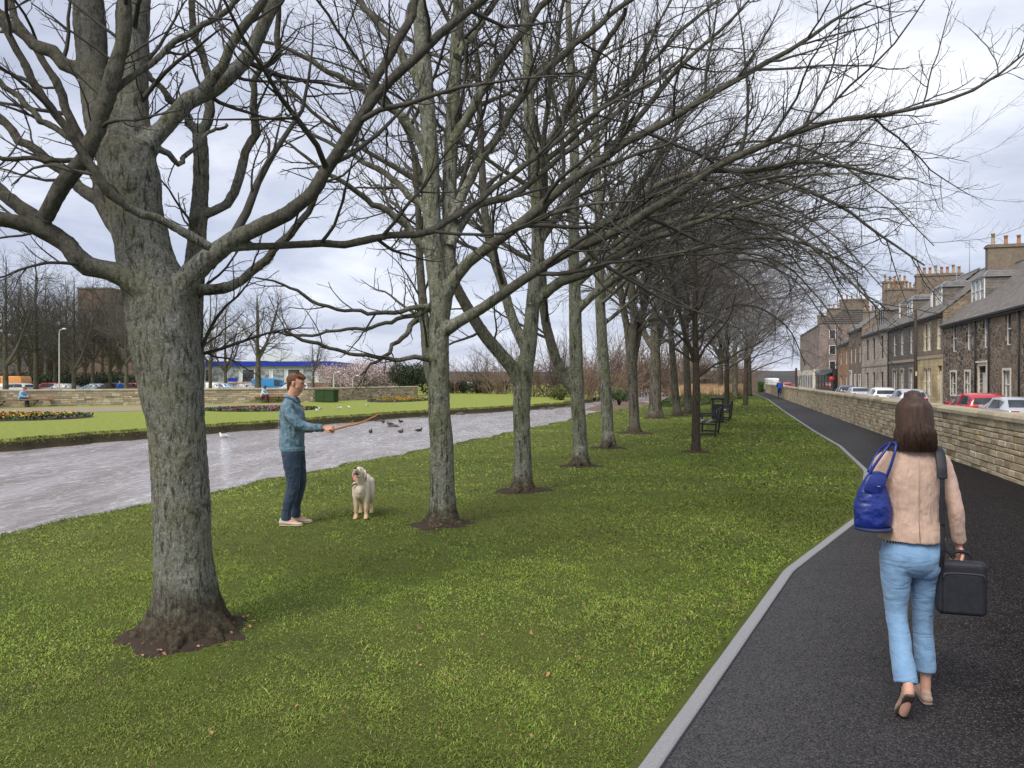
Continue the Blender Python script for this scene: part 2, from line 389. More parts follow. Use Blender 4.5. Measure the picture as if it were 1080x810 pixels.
# ------------------------------------------------------------------ stone walls, stone by stone
M_STONE=attr_mat('sandstone',nscale=14,namt=.30,bump=.9,bscale=45,dist=.02)
M_MORTAR=mat('mortar',(.26,.22,.16),(.19,.16,.12),20,.95,.4)
def stone_wall(name, A, B, z0, h, thick, course=.115, ln=(.16,.52), seed=1, tones=None, cap=True, label=None, cat='wall', skip_back=False, parent=None):
    """a coursed rubble wall from A to B (2D), every stone a raised block, long cap stones on top"""
    A=np.array(A,float); B=np.array(B,float); L=np.linalg.norm(B-A); ang=math.atan2(B[1]-A[1],B[0]-A[0])
    r=np.random.RandomState(seed); tones=np.array(tones if tones is not None else [(.50,.40,.25),(.43,.345,.22),(.56,.47,.32),(.38,.31,.21),(.52,.44,.32)])
    V=[];Q=[];COL=[]
    def blk(x0,x1,y0,y1,z0_,z1_,c,ins,proud):
        # six-sided block with chamfered front (front is -y) 
        b=len(V); j=lambda: r.uniform(-.006,.006)
        s=-1 if proud>0 else 1; p=abs(proud)
        yb=y0 if proud>0 else y1; yf=yb+s*p
        V.extend([(x0,yb-s*.03,z0_),(x1,yb-s*.03,z0_),(x1,yb-s*.03,z1_),(x0,yb-s*.03,z1_),
                  (x0+j(),yb+s*p*.4,z0_+j()),(x1+j(),yb+s*p*.4,z0_+j()),(x1+j(),yb+s*p*.4,z1_+j()),(x0+j(),yb+s*p*.4,z1_+j()),
                  (x0+ins,yf+j(),z0_+ins),(x1-ins,yf+j(),z0_+ins),(x1-ins,yf+j(),z1_-ins),(x0+ins,yf+j(),z1_-ins)])
        for k in (0,4):
            for i in range(4): Q.append((b+k+i,b+k+(i+1)%4,b+k+4+(i+1)%4,b+k+4+i) if s<0 else (b+k+(i+1)%4,b+k+i,b+k+4+i,b+k+4+(i+1)%4))
        Q.append((b+8,b+9,b+10,b+11) if s<0 else (b+11,b+10,b+9,b+8)); COL.extend([c]*12)
    ztop=z0+h-(.12 if cap else 0)
    for side in ((1,) if skip_back else (1,-1)):
        z=z0-.06
        while z<ztop-.02:
            hh=course*r.uniform(.8,1.3); 
            if z+hh>ztop-.06: hh=ztop-z
            x=r.uniform(-.3,0)
            while x<L:
                l=r.uniform(*ln); x0=max(x,0); x1=min(x+l,L)
                if x1-x0>.05:
                    c=tones[r.randint(len(tones))]*r.uniform(.8,1.15)*(1 if r.rand()>.1 else .7)
                    blk(x0+.007,x1-.007,0,thick,z+.007,z+hh-.007,c,.012,side*r.uniform(.012,.028))
                x+=l
            z+=hh
    if cap:
        x=0
        while x<L:
            l=r.uniform(.55,1.0); x1=min(x+l,L); c=np.array((.42,.36,.25))*r.uniform(.75,1.15)
            b=len(V); y0,y1=-.055,thick+.055; zb,zt=z0+h-.13,z0+h+r.uniform(-.006,.006); e=.03
            ring=[(y0,zb),(y0,zb+.07),(y0+.05,zt-.008),(thick/2,zt),(y1-.05,zt-.008),(y1,zb+.07),(y1,zb)]
            for xx,dz in ((x+.005,0),(x1-.005,0)):
                for (yy,z_) in ring: V.append((xx,yy,z_+r.uniform(-.004,.004))); COL.append(c)
            for i in range(7): Q.append((b+i,b+(i+1)%7,b+7+(i+1)%7,b+7+i))
            Q.append((b,b+1,b+2,b+3)); Q.append((b,b+3,b+4,b+6)); Q.append((b+7,b+10,b+9,b+8)); Q.append((b+7,b+13,b+11,b+10))
            x+=l
    me=np_mesh(name,V,Q,mats=[M_STONE],col=COL)
    mb=MB(); mb.box(0,L,.0,thick,z0-.3,z0+h-.1)
    if parent is not None:
        o=link('wall_section',me,parent,(A[0],A[1],0),ang); mb.build('wall_core',M_MORTAR,o); return parent
    e=empty(name,(A[0],A[1],0),ang,label,cat)
    o=link('stone_facing',me,e); mb.build('wall_core',M_MORTAR,e)
    return e
wa=W(2.0,VW); wb=W(WALL_END,VW)
# run from the far end so that the faced side looks on the walk
stone_wall('stone_wall',wb[:2],wa[:2],-.0,1.17,.40,course=.105,ln=(.2,.5),seed=4,label='long cream sandstone wall with capstones between the tarmac walk and the street',cat='wall')
T2=[(.52,.42,.29),(.45,.365,.26),(.60,.50,.37),(.38,.31,.23)]
fw=empty('stone_wall',(0,0,0),0,'low sandy stone wall bounding the lawn across the river, with seated people on it','wall')
for i in range(len(FW)-1):
    stone_wall('stone_wall',FW[i],FW[i+1],0,1.12,.35,course=.14,ln=(.25,.6),seed=20+i,tones=T2,parent=fw)
# ------------------------------------------------------------------ trees
def bark(name, c1, c2, lich, dark, z0=.55, scale=1.0, fis=1.0, lc=((.048,.042,.033),(.115,.107,.082))):
    m,t,b=base_mat(name); v=t.coord('Object',(1,1,1)); vs=t.coord('Object',(1,1,.22))
    base=t.mix(t.ramp(t.noise(v,5*scale,6,.7),[(.38,0.),(.62,1.)]),c1,c2)
    base=t.mix(t.ramp(t.noise(v,36*scale,6,.85),[(.49,0.),(.60,1.)]),base,(c1[0]*1.75,c1[1]*1.75,c1[2]*1.70))
    base=t.mix(t.ramp(t.noise(v,16*scale,6,.8),[(.60,0.),(.68,.85)]),base,lich)
    base=t.mix(t.ramp(t.noise(vs,24*scale,7,.8),[(.40,1.),(.50,0.)]),base,dark)
    pm=t.ramp(t.noise(v,2.3*scale,5,.65),[(.44,0.),(.60,1.)]); base=t.mix(t.math('MULTIPLY',pm,.35),base,(lich[0]*.62,lich[1]*.66,lich[2]*.6))
    pd=t.ramp(t.noise(v,3.7*scale,6,.75,.6),[(.55,0.),(.64,1.)]); base=t.mix(t.math('MULTIPLY',pd,t.ramp(t.noise(v,28*scale,4,.7),[(.38,.95),(.62,.25)])),base,dark)
    # limbs: younger, browner bark than the bole, their underside shade painted in darker
    so=t.new('ShaderNodeSeparateXYZ'); to_=t.new('ShaderNodeTexCoord'); t.lk(to_.outputs['Object'],so.inputs[0]); rd=t.math('SQRT',t.math('ADD',t.math('MULTIPLY',so.outputs[0],so.outputs[0]),t.math('MULTIPLY',so.outputs[1],so.outputs[1])))
    rd=t.math('ADD',rd,t.math('MULTIPLY',t.noise(v,5,5,.7),.35)); lf=t.ramp(rd,[(.42 if scale>.6 else .55,0.),(.95,.80)])
    base=t.mix(lf,base,t.mix(t.ramp(t.noise(v,14,6,.75),[(.40,0.),(.62,1.)]),lc[0],lc[1]))
    # earth and wet moss up from the root flare
    s=t.new('ShaderNodeSeparateXYZ'); tc_=t.new('ShaderNodeTexCoord'); t.lk(tc_.outputs['Object'],s.inputs[0])
    hz=t.math('ADD',t.math('DIVIDE',s.outputs[2],z0),t.math('MULTIPLY',t.noise(v,7,6,.7),1.3))
    wet=t.ramp(t.math('MULTIPLY',hz,.5),[(.42,1.),(.60,0.)])
    rootc=t.mix(t.ramp(t.noise(v,30,5,.8),[(.40,0.),(.62,1.)]),(.030,.024,.018),(.115,.085,.055))
    base=t.mix(t.math('MULTIPLY',wet,.92),base,rootc)
    t.lk(base,b.inputs['Base Color']); b.inputs['Roughness'].default_value=.95; b.inputs['Specular IOR Level'].default_value=.12
    h=t.math('ADD',t.noise(vs,24*scale,7,.8),t.math('MULTIPLY',t.noise(v,90*scale,4,.7),.5))
    n=t.bump(h,1.0,.022*fis)
    t.lk(n,b.inputs['Normal']); return m
B_NEAR=bark('grey_bark',(.235,.235,.205),(.165,.168,.140),(.30,.27,.12),(.045,.040,.032),.75,1.7)
B_MID=bark('green_bark',(.195,.195,.160),(.135,.140,.100),(.19,.20,.065),(.035,.032,.026),.6,.8)
B_YOUNG=bark('brown_bark',(.075,.062,.048),(.055,.045,.036),(.10,.09,.06),(.025,.02,.016),.3,1.2)
B_FAR=bark('far_bark',(.125,.112,.090),(.080,.072,.058),(.12,.12,.07),(.03,.027,.022),.5,.5,lc=((.085,.076,.066),(.15,.14,.125)))
M_TWIG=mat('twig_bark',(.165,.150,.140),(.10,.090,.083),6,.9,0)
M_TWIGG=mat('green_twig_bark',(.075,.070,.055),(.042,.038,.032),5,.9,0)
M_TWIGGREY=mat('grey_twig_bark',(.32,.31,.31),(.23,.22,.22),3,.9,0)
M_TWIGRED=mat('reddish_twig_bark',(.23,.19,.175),(.155,.13,.12),2,.9,0)

def grow(P, R, rng, m, lf, ang, K, trop, wig, t0=.15, rf=.6, tip=.003, lmin=.0, lmax=9e9, dens=None, taper_l=.55, up=0.0, droop=0.0, angv=12):
    """children of all given branches at once. P (B,K0,3), R (B,K0)"""
    B,K0,_=P.shape
    L=np.linalg.norm(np.diff(P,axis=1),axis=2).sum(1)
    if dens is not None: cnt=np.clip(np.round(L*dens+rng.uniform(-.4,.4,B)),1,m).astype(int)
    else: cnt=np.full(B,m)
    bi=np.repeat(np.arange(B),cnt); order=np.concatenate([np.arange(c) for c in cnt]); c_=cnt[bi]
    t=t0+(1-t0)*(order+rng.rand(len(bi)))/c_; t=np.minimum(t,.985)
    x=t*(K0-1); i0=x.astype(int); f=(x-i0)[:,None]
    pos=P[bi,i0]*(1-f)+P[bi,i0+1]*f; r=R[bi,i0]*(1-f[:,0])+R[bi,i0+1]*f[:,0]
    tan=unit(P[bi,i0+1]-P[bi,i0])
    Lc=np.clip(L[bi]*lf*(1-taper_l*t)*rng.uniform(.55,1.25,len(bi)),lmin,lmax)
    rv=rng.normal(size=(len(bi),3)); rv[:,2]+=up
    perp=unit(rv-tan*(rv*tan).sum(1,keepdims=True))
    a=np.radians(ang+rng.normal(size=len(bi))*angv)[:,None]
    d=unit(tan*np.cos(a)+perp*np.sin(a))
    out=np.empty((len(bi),K,3)); out[:,0]=pos; step=(Lc/(K-1))[:,None]
    for k in range(1,K):
        d=d+rng.normal(size=d.shape)*wig; d[:,2]+=trop-droop*k/K; d=unit(d); pos=pos+d*step; out[:,k]=pos
    r0=np.minimum(r*rf,np.maximum(Lc*.018,tip))
    s=np.linspace(0,1,K)[None]
    Rr=r0[:,None]*(1-s)+np.minimum(tip,r0*.6)[:,None]*s
    return out,Rr
def merge(parts):
    V=[];Q=[];b=0
    for v,q in parts: V.append(v); Q.append(q+b); b+=len(v)
    return np.concatenate(V),np.concatenate(Q)
def above_ground(P,R,zmin=.5):
    ok=P[:,:,2].min(1)>zmin; return P[ok],R[ok]
def trunk_mesh(name, chains, mat_, voxel, roots=None, rng=None, n=28, disp=.0):
    """chains: list of (K,4) arrays x,y,z,r, fused into one skin by remeshing"""
    parts=[]
    for c in chains:
        K=len(c); parts.append(tubes(c[None,:,:3],c[None,:,3],n))
    V=[];Q=[];T=[];b=0
    for (v,q),c in zip(parts,chains):
        V.append(v); Q.append(q+b); k=len(c)
        V.append(np.array([c[0,:3],c[-1,:3]])); c0=b+len(v); c1=c0+1
        for i in range(n):
            T.append((b+i,b+(i+1)%n,c0)); T.append((b+(k-1)*n+(i+1)%n,b+(k-1)*n+i,c1))
        b+=len(v)+2
    me=np_mesh(name,np.concatenate(V),np.concatenate(Q),T,mats=[mat_],smooth=True)
    return me
def remesh(o, voxel, smooth=3, disp=None):
    m=o.modifiers.new('skin','REMESH'); m.mode='VOXEL'; m.voxel_size=voxel; m.use_smooth_shade=True
    if smooth:
        s=o.modifiers.new('smooth','SMOOTH'); s.factor=.5; s.iterations=smooth
    if disp:
        for size,st in disp:
            tx=bpy.data.textures.new('relief','CLOUDS'); tx.noise_scale=size; tx.noise_depth=3
            d=o.modifiers.new('relief','DISPLACE'); d.texture=tx; d.strength=st; d.mid_level=.5; d.texture_coords='LOCAL'
def flare(base, rb, rng, n=8, reach=.45, rise=.55):
    """root ribs that run down the foot of the trunk into the soil"""
    out=[]
    for k in range(n):
        a=2*pi*k/n+rng.uniform(-.35,.35); q=reach*rng.uniform(.65,1.2); d=np.array([cos(a),sin(a)])
        p=[(*(d*rb*.45),rise,rb*.42),(*(d*rb*.75),rise*.5,rb*.45),(*(d*(rb*.95+q*.15)),rise*.2,rb*.38),(*(d*(rb+q*.5)),.02,rb*.24),(*(d*(rb+q)),-.07,rb*.10)]
        out.append(crom(p,14))
    return out
def soil_patch(base, r, seed):
    rr=np.random.RandomState(seed); n=40; V=[(0,0,.045)]; 
    for ring,(s,z) in enumerate(((.45,.045),(.75,.024),(1.0,-.02))):
        for i in range(n):
            a=2*pi*i/n; q=r*s*(1+.18*sin(a*2+seed)+.12*sin(a*5+seed*2)+.08*sin(a*9+seed)+rr.uniform(-.05,.05))
            V.append((cos(a)*q*1.25,sin(a)*q*.9,z+rr.uniform(-.008,.008)))
    T=[(0,1+i,1+(i+1)%n) for i in range(n)]
    Q=[(1+k*n+i,1+(k+1)*n+i,1+(k+1)*n+(i+1)%n,1+k*n+(i+1)%n) for k in range(2) for i in range(n)]
    o=link('bare_soil',np_mesh('bare_soil',V,Q,T,mats=[M_SOIL],smooth=True),None,(base[0],base[1],base[2])); tag(o,kind='structure')
M_SOIL=mat('bare_soil',(.070,.048,.034),(.040,.030,.022),18,.95,1.0,60,dist=.02)
SOILS=[]

def tree(name, base, trunks, limbs, seed, label, group=None, mats=(None,None), vox=.014, levels=(), roots=True, extra=None, soil=.6, disp=((.05,.012),)):
    """trunks, limbs: lists of (K,4) world-space chains. levels: list of dicts for grow()"""
    rng=np.random.RandomState(seed); base=np.array(base,float)
    root=empty(name,base,0,label,'tree',group)
    tb=[np.array(c)-np.append(base,0) for c in trunks]; lb=[np.array(c)-np.append(base,0) for c in limbs]
    tb=[crom(c,max(12,len(c)*6)) for c in tb]; lb=[crom(c,24) for c in lb]
    for c in lb:            # limbs are never smooth arcs: small kinks along their length
        t_=np.linspace(0,1,24)[:,None]; ph=rng.uniform(0,6.28,(1,3)); amp=(np.minimum(t_*6,1)*np.minimum(c[:,3:4]*.5+.008,.021))
        c[:,:3]+=amp*(np.sin(t_*19+ph)*.6+np.sin(t_*41+ph*2.3)*.45+rng.normal(size=(24,3))*.18)
    chains=list(tb)
    rb=float(np.interp(1.0,tb[0][:,2],tb[0][:,3]))
    if roots and roots>.5 and seed!=11:
        q=tb[0]; q[:,3]*=1+.42*np.exp(-np.maximum(q[:,2],0)/(.85*rb))
    if roots: chains+=flare(base,rb,rng,reach=rb*roots*1.5,rise=rb*2.6)
    thick=[c[c[:,3]>vox*1.6] for c in lb]; chains+=[c for c in thick if len(c)>3]
    for c in lb: c[:,:3]+= 0
    o=link('trunk',trunk_mesh('trunk',chains,mats[0],vox),root); remesh(o,vox,2,disp)
    # limbs as plain tubes too (their thin ends), crooked by a little noise
    P=np.array([c[:,:3] for c in lb]); R=np.array([c[:,3] for c in lb])
    P[:,2:]+=(rng.normal(size=P[:,2:].shape)*.10*R[:,2:,None])
    parts=[tubes(P,R*.985,10)]
    src=[(P,R)]
    tt=[c for c in tb if c is not tb[0] or not lb]
    if len(tb)>1:
        for c in tb[1:]:
            c2=crom(c,24); src.append((c2[None,:,:3],c2[None,:,3]))
    if extra is not None:
        for a,b_ in extra: src.append((a,b_)); parts.append(tubes(a,b_,8))
    P0=np.concatenate([a for a,_ in src]); R0=np.concatenate([b_ for _,b_ in src])
    bm_=merge(parts)
    if len(P)==0: pass
    lo=link('limbs',np_mesh('limbs',bm_[0],bm_[1],mats=[mats[0]],smooth=True),root)
    cp=[]; cur=(P0,R0); 
    allsrc=[cur]
    for lv in levels:
        lv=dict(lv); sides=lv.pop('sides',4); both=lv.pop('both',False); rm=lv.pop('rmax',None)
        s=cur if not both else (resamp(allsrc))
        nxt=grow(s[0],s[1],rng,**lv); nxt=above_ground(*nxt,zmin=.9)
        cp.append(tubes(nxt[0],nxt[1],sides)); cur=nxt; allsrc.append(nxt)
    if cp:
        v,q=merge(cp)
        link('crown',np_mesh('crown',v,q,mats=[mats[1]],smooth=True),root)
    if soil: soil_patch(base,soil,seed); SOILS.append((base[0],base[1],soil))
    return root
def resamp(srcs,K=10):
    Ps=[];Rs=[]
    for P,R in srcs:
        x=np.linspace(0,P.shape[1]-1,K); i=np.minimum(x.astype(int),P.shape[1]-2); f=x-i
        Ps.append(P[:,i]*(1-f)[None,:,None]+P[:,i+1]*f[None,:,None]); Rs.append(R[:,i]*(1-f)+R[:,i+1]*f)
    return np.concatenate(Ps),np.concatenate(Rs)
def CH(Y0, pts, Y1=None):
    """measured outline: (px, py, radius in px[, depth]) -> world chain; depth runs from Y0 to Y1 along it"""
    out=[]; n=len(pts)
    for i,p in enumerate(pts):
        Y=p[3] if len(p)>3 else (Y0 if Y1 is None else Y0+(Y1-Y0)*i/(n-1))
        w=PX(p[0],p[1],Y); out.append((w[0],w[1],w[2],p[2]*Y/F*(.93 if Y<7 else .86)))
    return np.array(out)
LV_NEAR=[dict(m=12,lf=.42,ang=48,K=9,trop=.03,wig=.13,t0=.14,rf=.55,tip=.0038,dens=3.4,sides=6,lmin=.3,lmax=2.2),
         dict(m=9,lf=.42,ang=45,K=7,trop=.05,wig=.17,t0=.12,rf=.6,tip=.0024,dens=7.5,sides=4,lmin=.10,lmax=.95),
         dict(m=6,lf=.42,ang=42,K=5,trop=.09,wig=.24,t0=.15,rf=.7,tip=.0017,dens=13,sides=3,lmin=.05,lmax=.4)]

# --- the big near tree
Y=5.35
b1_=GP(196,668)
T1=[CH(Y,[(194,684,50),(195,664,44),(196,640,36),(195,612,33.5),(193,580,31),(191,520,31),(187,460,31),(181,410,34),(173,350,38),(166,310,36),(155,280,32),(149,250,29),(143,220,29),(138,180,30),(122,150,28),(108,120,20),(99,80,16),(96,40,17),(93,0,16),(90,-60,14),(84,-160,10),(80,-300,6)]),
    CH(Y,[(150,260,25),(144,200,24),(139,150,22),(137,100,19),(139,60,18),(141,0,17),(146,-70,14),(150,-170,10),(152,-320,6)],5.6),
    CH(Y,[(190,470,22,5.5),(196,400,20,5.62),(200,350,15,5.7),(202,312,13,5.75),(206,270,11,5.78),(210,222,9.5,5.8),(212,180,8.5,5.8),(211,143,8,5.8)])]
L1=[CH(5.3,[(176,340,22),(184,318,17),(200,288,15),(232,262,12),(276,242,9.5),(316,218,8.5),(346,178,8),(366,140,7.5),(395,105,6.5),(440,62,6),(505,0,5),(580,-80,4),(660,-170,2.5)],5.0),
    CH(5.25,[(346,176,6),(372,138,6.5),(400,80,5.5),(430,20,5),(455,-40,4),(500,-130,2.5)],5.6),
    CH(5.2,[(232,262,6),(296,259,4.5),(360,256,5),(403,250,4.5),(443,249,4.5),(470,235,4.2),(503,213,4),(537,187,3.8),(573,160,3.4),(625,120,2.8),(690,85,2)],6.3),
    CH(5.35,[(152,158,17),(163,143,12),(197,112,11),(232,89,10),(262,54,8.5),(294,0,8),(330,-70,6),(380,-150,4)],5.9),
    CH(5.35,[(214,96,8),(232,72,6.5),(252,38,6),(276,0,5.5),(310,-60,4),(350,-130,2.5)],5.2),
    CH(5.05,[(222,261,6),(188,243,5.5),(148,224,5.5),(116,199,6),(74,146,5.5),(40,89,5),(0,25,4.5),(-50,-40,3)],4.4),
    CH(5.25,[(160,312,24),(128,291,14),(89,272,12.5),(44,243,11),(0,232,9.5),(-60,205,8),(-140,160,6),(-230,100,3)],4.5),
    CH(5.05,[(48,240,10),(20,217,8.5),(-5,195,8),(-60,130,6),(-130,60,3)],5.2),
    CH(4.9,[(47,230,10),(74,184,10.5),(99,145,10),(116,99,9.5),(126,50,9),(131,0,8),(140,-80,6),(150,-180,3)],4.8),
    CH(4.9,[(116,100,5),(148,74,4),(198,36,4),(252,0,3.5),(310,-60,2.5)],5.1),
    CH(5.35,[(112,88,14),(81,74,9),(44,50,8),(15,30,7),(-20,0,6),(-90,-70,3)],5.5),
    CH(5.4,[(130,262,9),(119,238,8.5),(84,194,7.5),(40,163,6),(0,123,5),(-60,80,3)],5.9),
    CH(4.95,[(84,170,3.5),(40,168,3),(0,166,3),(-60,160,2)],4.7),
    CH(5.5,[(80,150,4),(59,137,4),(30,114,3.8),(0,84,3.5),(-50,40,2)],5.7),
    CH(5.5,[(136,262,8),(112,225,7),(92,170,6),(70,110,5.5),(42,60,4.5),(10,0,4),(-20,-60,2)],6.0),
    CH(5.8,[(211,146,7),(197,123,5),(170,94,4),(155,76,3.5)],6.0),
    CH(5.8,[(211,146,7),(225,99,5.5),(212,60,4.5),(200,0,4),(196,-80,2.5)],6.0),
    CH(5.8,[(217,226,6),(247,207,5.5),(257,163,5.5),(271,133,5),(269,84,4),(291,59,4),(294,15,3.5),(300,-50,2.5)],5.9),
    CH(5.7,[(206,306,8),(242,302,6.5),(276,278,5.5),(306,246,5),(330,214,4),(342,190,3),(350,160,2)],6.0),
    CH(5.35,[(158,150,5),(190,170,3.5),(214,146,2.5),(240,130,2)],5.9),
    ]
for l_ in L1: l_[:,3]*=.87
tree('mature_tree',b1_,T1,L1,11,'thickest grey trunk with lichen patches and root flare, left of the man','row of mature bare trees on the near bank',(B_NEAR,M_TWIGG),.013,LV_NEAR,roots=1.2,soil=.44,disp=((.03,.010),(.2,.022)))

# --- second tree, right of the dog
Y=9.35
b2_=GP(466,554)
T2_=[CH(Y,[(468,562,17),(467,535,16),(466,500,15),(466,470,14.5),(463,430,13.5),(463,380,12.5),(463,340,12),(463,310,12),(459,280,11.5),(456,250,11),(455,200,10.5),(453,150,10),(449,90,9.5),(444,30,9),(440,-40,7.5),(436,-130,5.5),(430,-260,3)]),
     CH(Y,[(466,345,8),(472,300,8.5),(474,250,9),(474,200,9),(476,150,8.5),(479,90,8),(482,30,7),(486,-50,5.5),(490,-180,3)],9.8),
     CH(9.6,[(462,420,8),(452,385,7),(448,340,6),(443,280,5),(441,220,4),(436,160,3)],10.3)]
L2_=[CH(Y,[(464,352,9),(475,344,7.5),(503,329,6.5),(547,297,6),(600,266,5.6),(656,241,5.2),(705,210,5),(752,178,4.4),(810,152,3.8),(868,131,3.1),(940,118,2.4),(1008,103,2),(1045,84,1.6),(1082,56,1.2)],8.2),
     CH(Y,[(470,312,9),(480,294,8),(493,277,7),(533,247,6.2),(573,213,5.8),(620,180,5.2),(680,138,4.6),(750,100,3.8),(820,60,3),(880,20,2),(920,0,1.2)],8.6),
     CH(8.9,[(752,180,3.5),(800,178,2.8),(850,170,2.3),(900,178,1.8),(950,190,1.2)],8.9),
     CH(Y,[(478,230,6),(495,190,5.5),(520,150,5),(552,100,4.6),(590,60,4.2),(640,20,3.4),(700,-30,2)],9.9),
     CH(Y,[(478,150,6),(500,110,5.5),(530,60,5),(570,10,4),(620,-50,2.5)],9.0),
     CH(Y,[(455,270,6),(430,240,4.5),(403,220,4),(380,205,3.4),(360,193,3),(330,170,2.2),(300,150,1.4)],8.6),
     CH(Y,[(454,240,6),(447,217,5),(425,200,4),(410,187,3.8),(380,167,3),(345,150,2.4),(300,120,1.5)],10.2),
     CH(Y,[(462,322,4),(430,326,3.2),(395,330,2.6),(360,326,2.1),(330,318,2.2),(300,300,1.6),(270,292,1.0)],8.3),
     CH(Y,[(460,322,4),(430,334,3),(395,344,2.4),(350,350,1.9),(315,354,1.8),(290,350,1.0)],8.8),
     CH(Y,[(460,380,4.2),(440,378,3.2),(400,378,2.6),(360,370,2.2),(328,362,2.4),(300,348,1.6)],8.4),
     CH(Y,[(453,170,6),(430,130,5),(400,105,4.4),(365,85,3.6),(320,60,2.8),(270,40,1.6)],9.0),
     CH(Y,[(450,100,6),(425,60,5),(395,20,4.2),(360,-20,3)],9.9),
     CH(Y,[(482,60,5),(510,20,4),(540,-30,3)],10.2),
     CH(10,[(446,330,4),(425,355,3),(405,375,2.2),(380,395,1.2)],9.0),
     CH(Y,[(474,260,6),(500,220,5),(540,205,4),(600,160,3.4),(660,110,2.8),(720,60,2)],10.6),
     ]
LV_MID=[dict(m=20,lf=.40,ang=44,K=9,trop=.045,wig=.12,t0=.16,rf=.55,tip=.0045,dens=2.9,sides=5,lmin=.4,lmax=2.6),
        dict(m=10,lf=.42,ang=44,K=7,trop=.05,wig=.16,t0=.12,rf=.6,tip=.0034,dens=6.0,sides=4,lmin=.18,lmax=1.25),
        dict(m=5,lf=.45,ang=42,K=5,trop=.08,wig=.2,t0=.15,rf=.7,tip=.0026,dens=8.5,sides=3,lmin=.08,lmax=.6)]
tree('mature_tree',b2_,T2_,L2_,12,'greenish trunk right of the white dog, sending a long limb over the walk','row of mature bare trees on the near bank',(B_MID,M_TWIGG),.018,LV_MID,roots=.9,soil=.36,disp=((.05,.014),))

def auto_limbs(trunks, rng, n, Lr, hz, elev=(20,55), azb=None, droop=.02, r=(.030,.058), K=7):
    """n limbs that leave a trunk chain between heights hz and arch outwards"""
    out=[]; 
    for k in range(n):
        c=trunks[rng.randint(len(trunks))] if k>1 else trunks[k%len(trunks)]
        c=crom(c,40); zs=c[:,2]; z=hz[0]+(hz[1]-hz[0])*((k+rng.rand())/n)
        j=int(np.argmin(np.abs(zs-z))); p=c[j,:3].copy(); rt=c[j,3]
        a=k*2.399+rng.uniform(-.5,.5) if azb is None else azb+rng.uniform(-1,1)
        e=radians(rng.uniform(*elev)); d=np.array([cos(a)*cos(e),sin(a)*cos(e),sin(e)])
        fr=(z-hz[0])/max(hz[1]-hz[0],.1); L=Lr[0]+(Lr[1]-Lr[0])*(1-fr)*rng.uniform(.8,1.1); 
        rr=min(rt*.75,r[0]+(r[1]-r[0])*(1-fr)); pts=[(*p,rr*1.25)]
        for s in range(K):
            d=d+rng.normal(size=3)*.11; d[2]+=.05-droop*s; d/=np.linalg.norm(d); p=p+d*L/K
            pts.append((*p,rr*(1-(s+1)/K*.86)))
        out.append(np.array(pts))
    return out
# --- third
Y=12.25
T3=[CH(Y,[(551,524,12),(551,500,11.5),(551,470,10.5),(550,440,10.5),(551,410,11),(553,390,11),(558,365,9.5),(563,310,8.5),(567,267,8),(567,220,8),(562,170,7.5),(558,110,7),(556,40,6),(550,-40,4.5),(545,-150,2.5)]),
    CH(Y,[(549,405,9),(540,388,8.5),(525,370,8),(510,352,7.5),(495,328,7),(481,302,6.5),(468,270,6),(455,235,5),(445,190,4),(430,140,3)],11.5),
    CH(Y,[(556,370,7),(545,348,6.5),(536,322,6),(529,295,6),(520,270,5.5),(512,230,5),(508,170,4.5),(505,100,3.6),(500,20,2.6)],12.9)]
rng=np.random.RandomState(33)
L3=auto_limbs(T3,rng,12,(4.5,6.2),(2.9,7.6),droop=.022)
L3+=[CH(Y,[(565,320,5.5),(590,300,5),(630,282,4.4),(680,255,3.8),(730,236,3.2),(790,215,2.4),(860,190,1.4)],11),
     CH(Y,[(566,260,5.5),(590,225,5),(620,185,4.6),(660,140,4),(700,90,3.2),(750,40,2.2),(790,0,1.4)],12),
     CH(Y,[(562,180,5),(590,130,4.6),(625,70,4),(660,10,3)],11)]
tree('mature_tree',GP(551,518),T3,L3,13,'bare tree forking low into a leaning left arm, third of the bank row','row of mature bare trees on the near bank',(B_MID,M_TWIGG),.022,LV_MID,roots=.9,soil=.36,disp=((.06,.016),))
# --- fourth
Y=15.75
T4=[CH(Y,[(612,498,9.5),(612,480,9.2),(611,450,8.8),(609,420,8.8),(608,390,8.5),(607,350,8),(606,300,7.2),(605,250,6.6),(606,180,6),(604,110,5.2),(600,30,4),(598,-60,2.4)]),
    CH(Y,[(606,412,7),(596,400,6.5),(587,380,6.2),(580,358,6),(574,330,5.5),(572,290,5),(566,240,4.4),(562,180,3.6),(560,110,2.6)],15.2)]
L4=auto_limbs(T4,rng,11,(4.8,6.5),(3.2,9.0),droop=.024)
L4+=[CH(Y,[(606,262,5),(680,202,4.2),(760,180,3.4),(840,196,2.5),(910,234,1.8),(975,280,1.1)],14),CH(Y,[(607,300,5),(670,250,4.2),(745,228,3.3),(820,240,2.4),(880,280,1.7),(930,330,1)],13.5)]
L4+=[CH(Y,[(607,330,5),(640,300,4.4),(690,275,3.8),(740,262,3.1),(800,250,2.4),(860,262,1.6),(910,290,1)],14.5)]
tree('mature_tree',GP(612,492),T4,L4,14,'fourth mature bare tree along the bank, forking at the height of the far lawn','row of mature bare trees on the near bank',(B_MID,M_TWIGG),.026,LV_MID,roots=.9,soil=.36,disp=((.06,.016),))
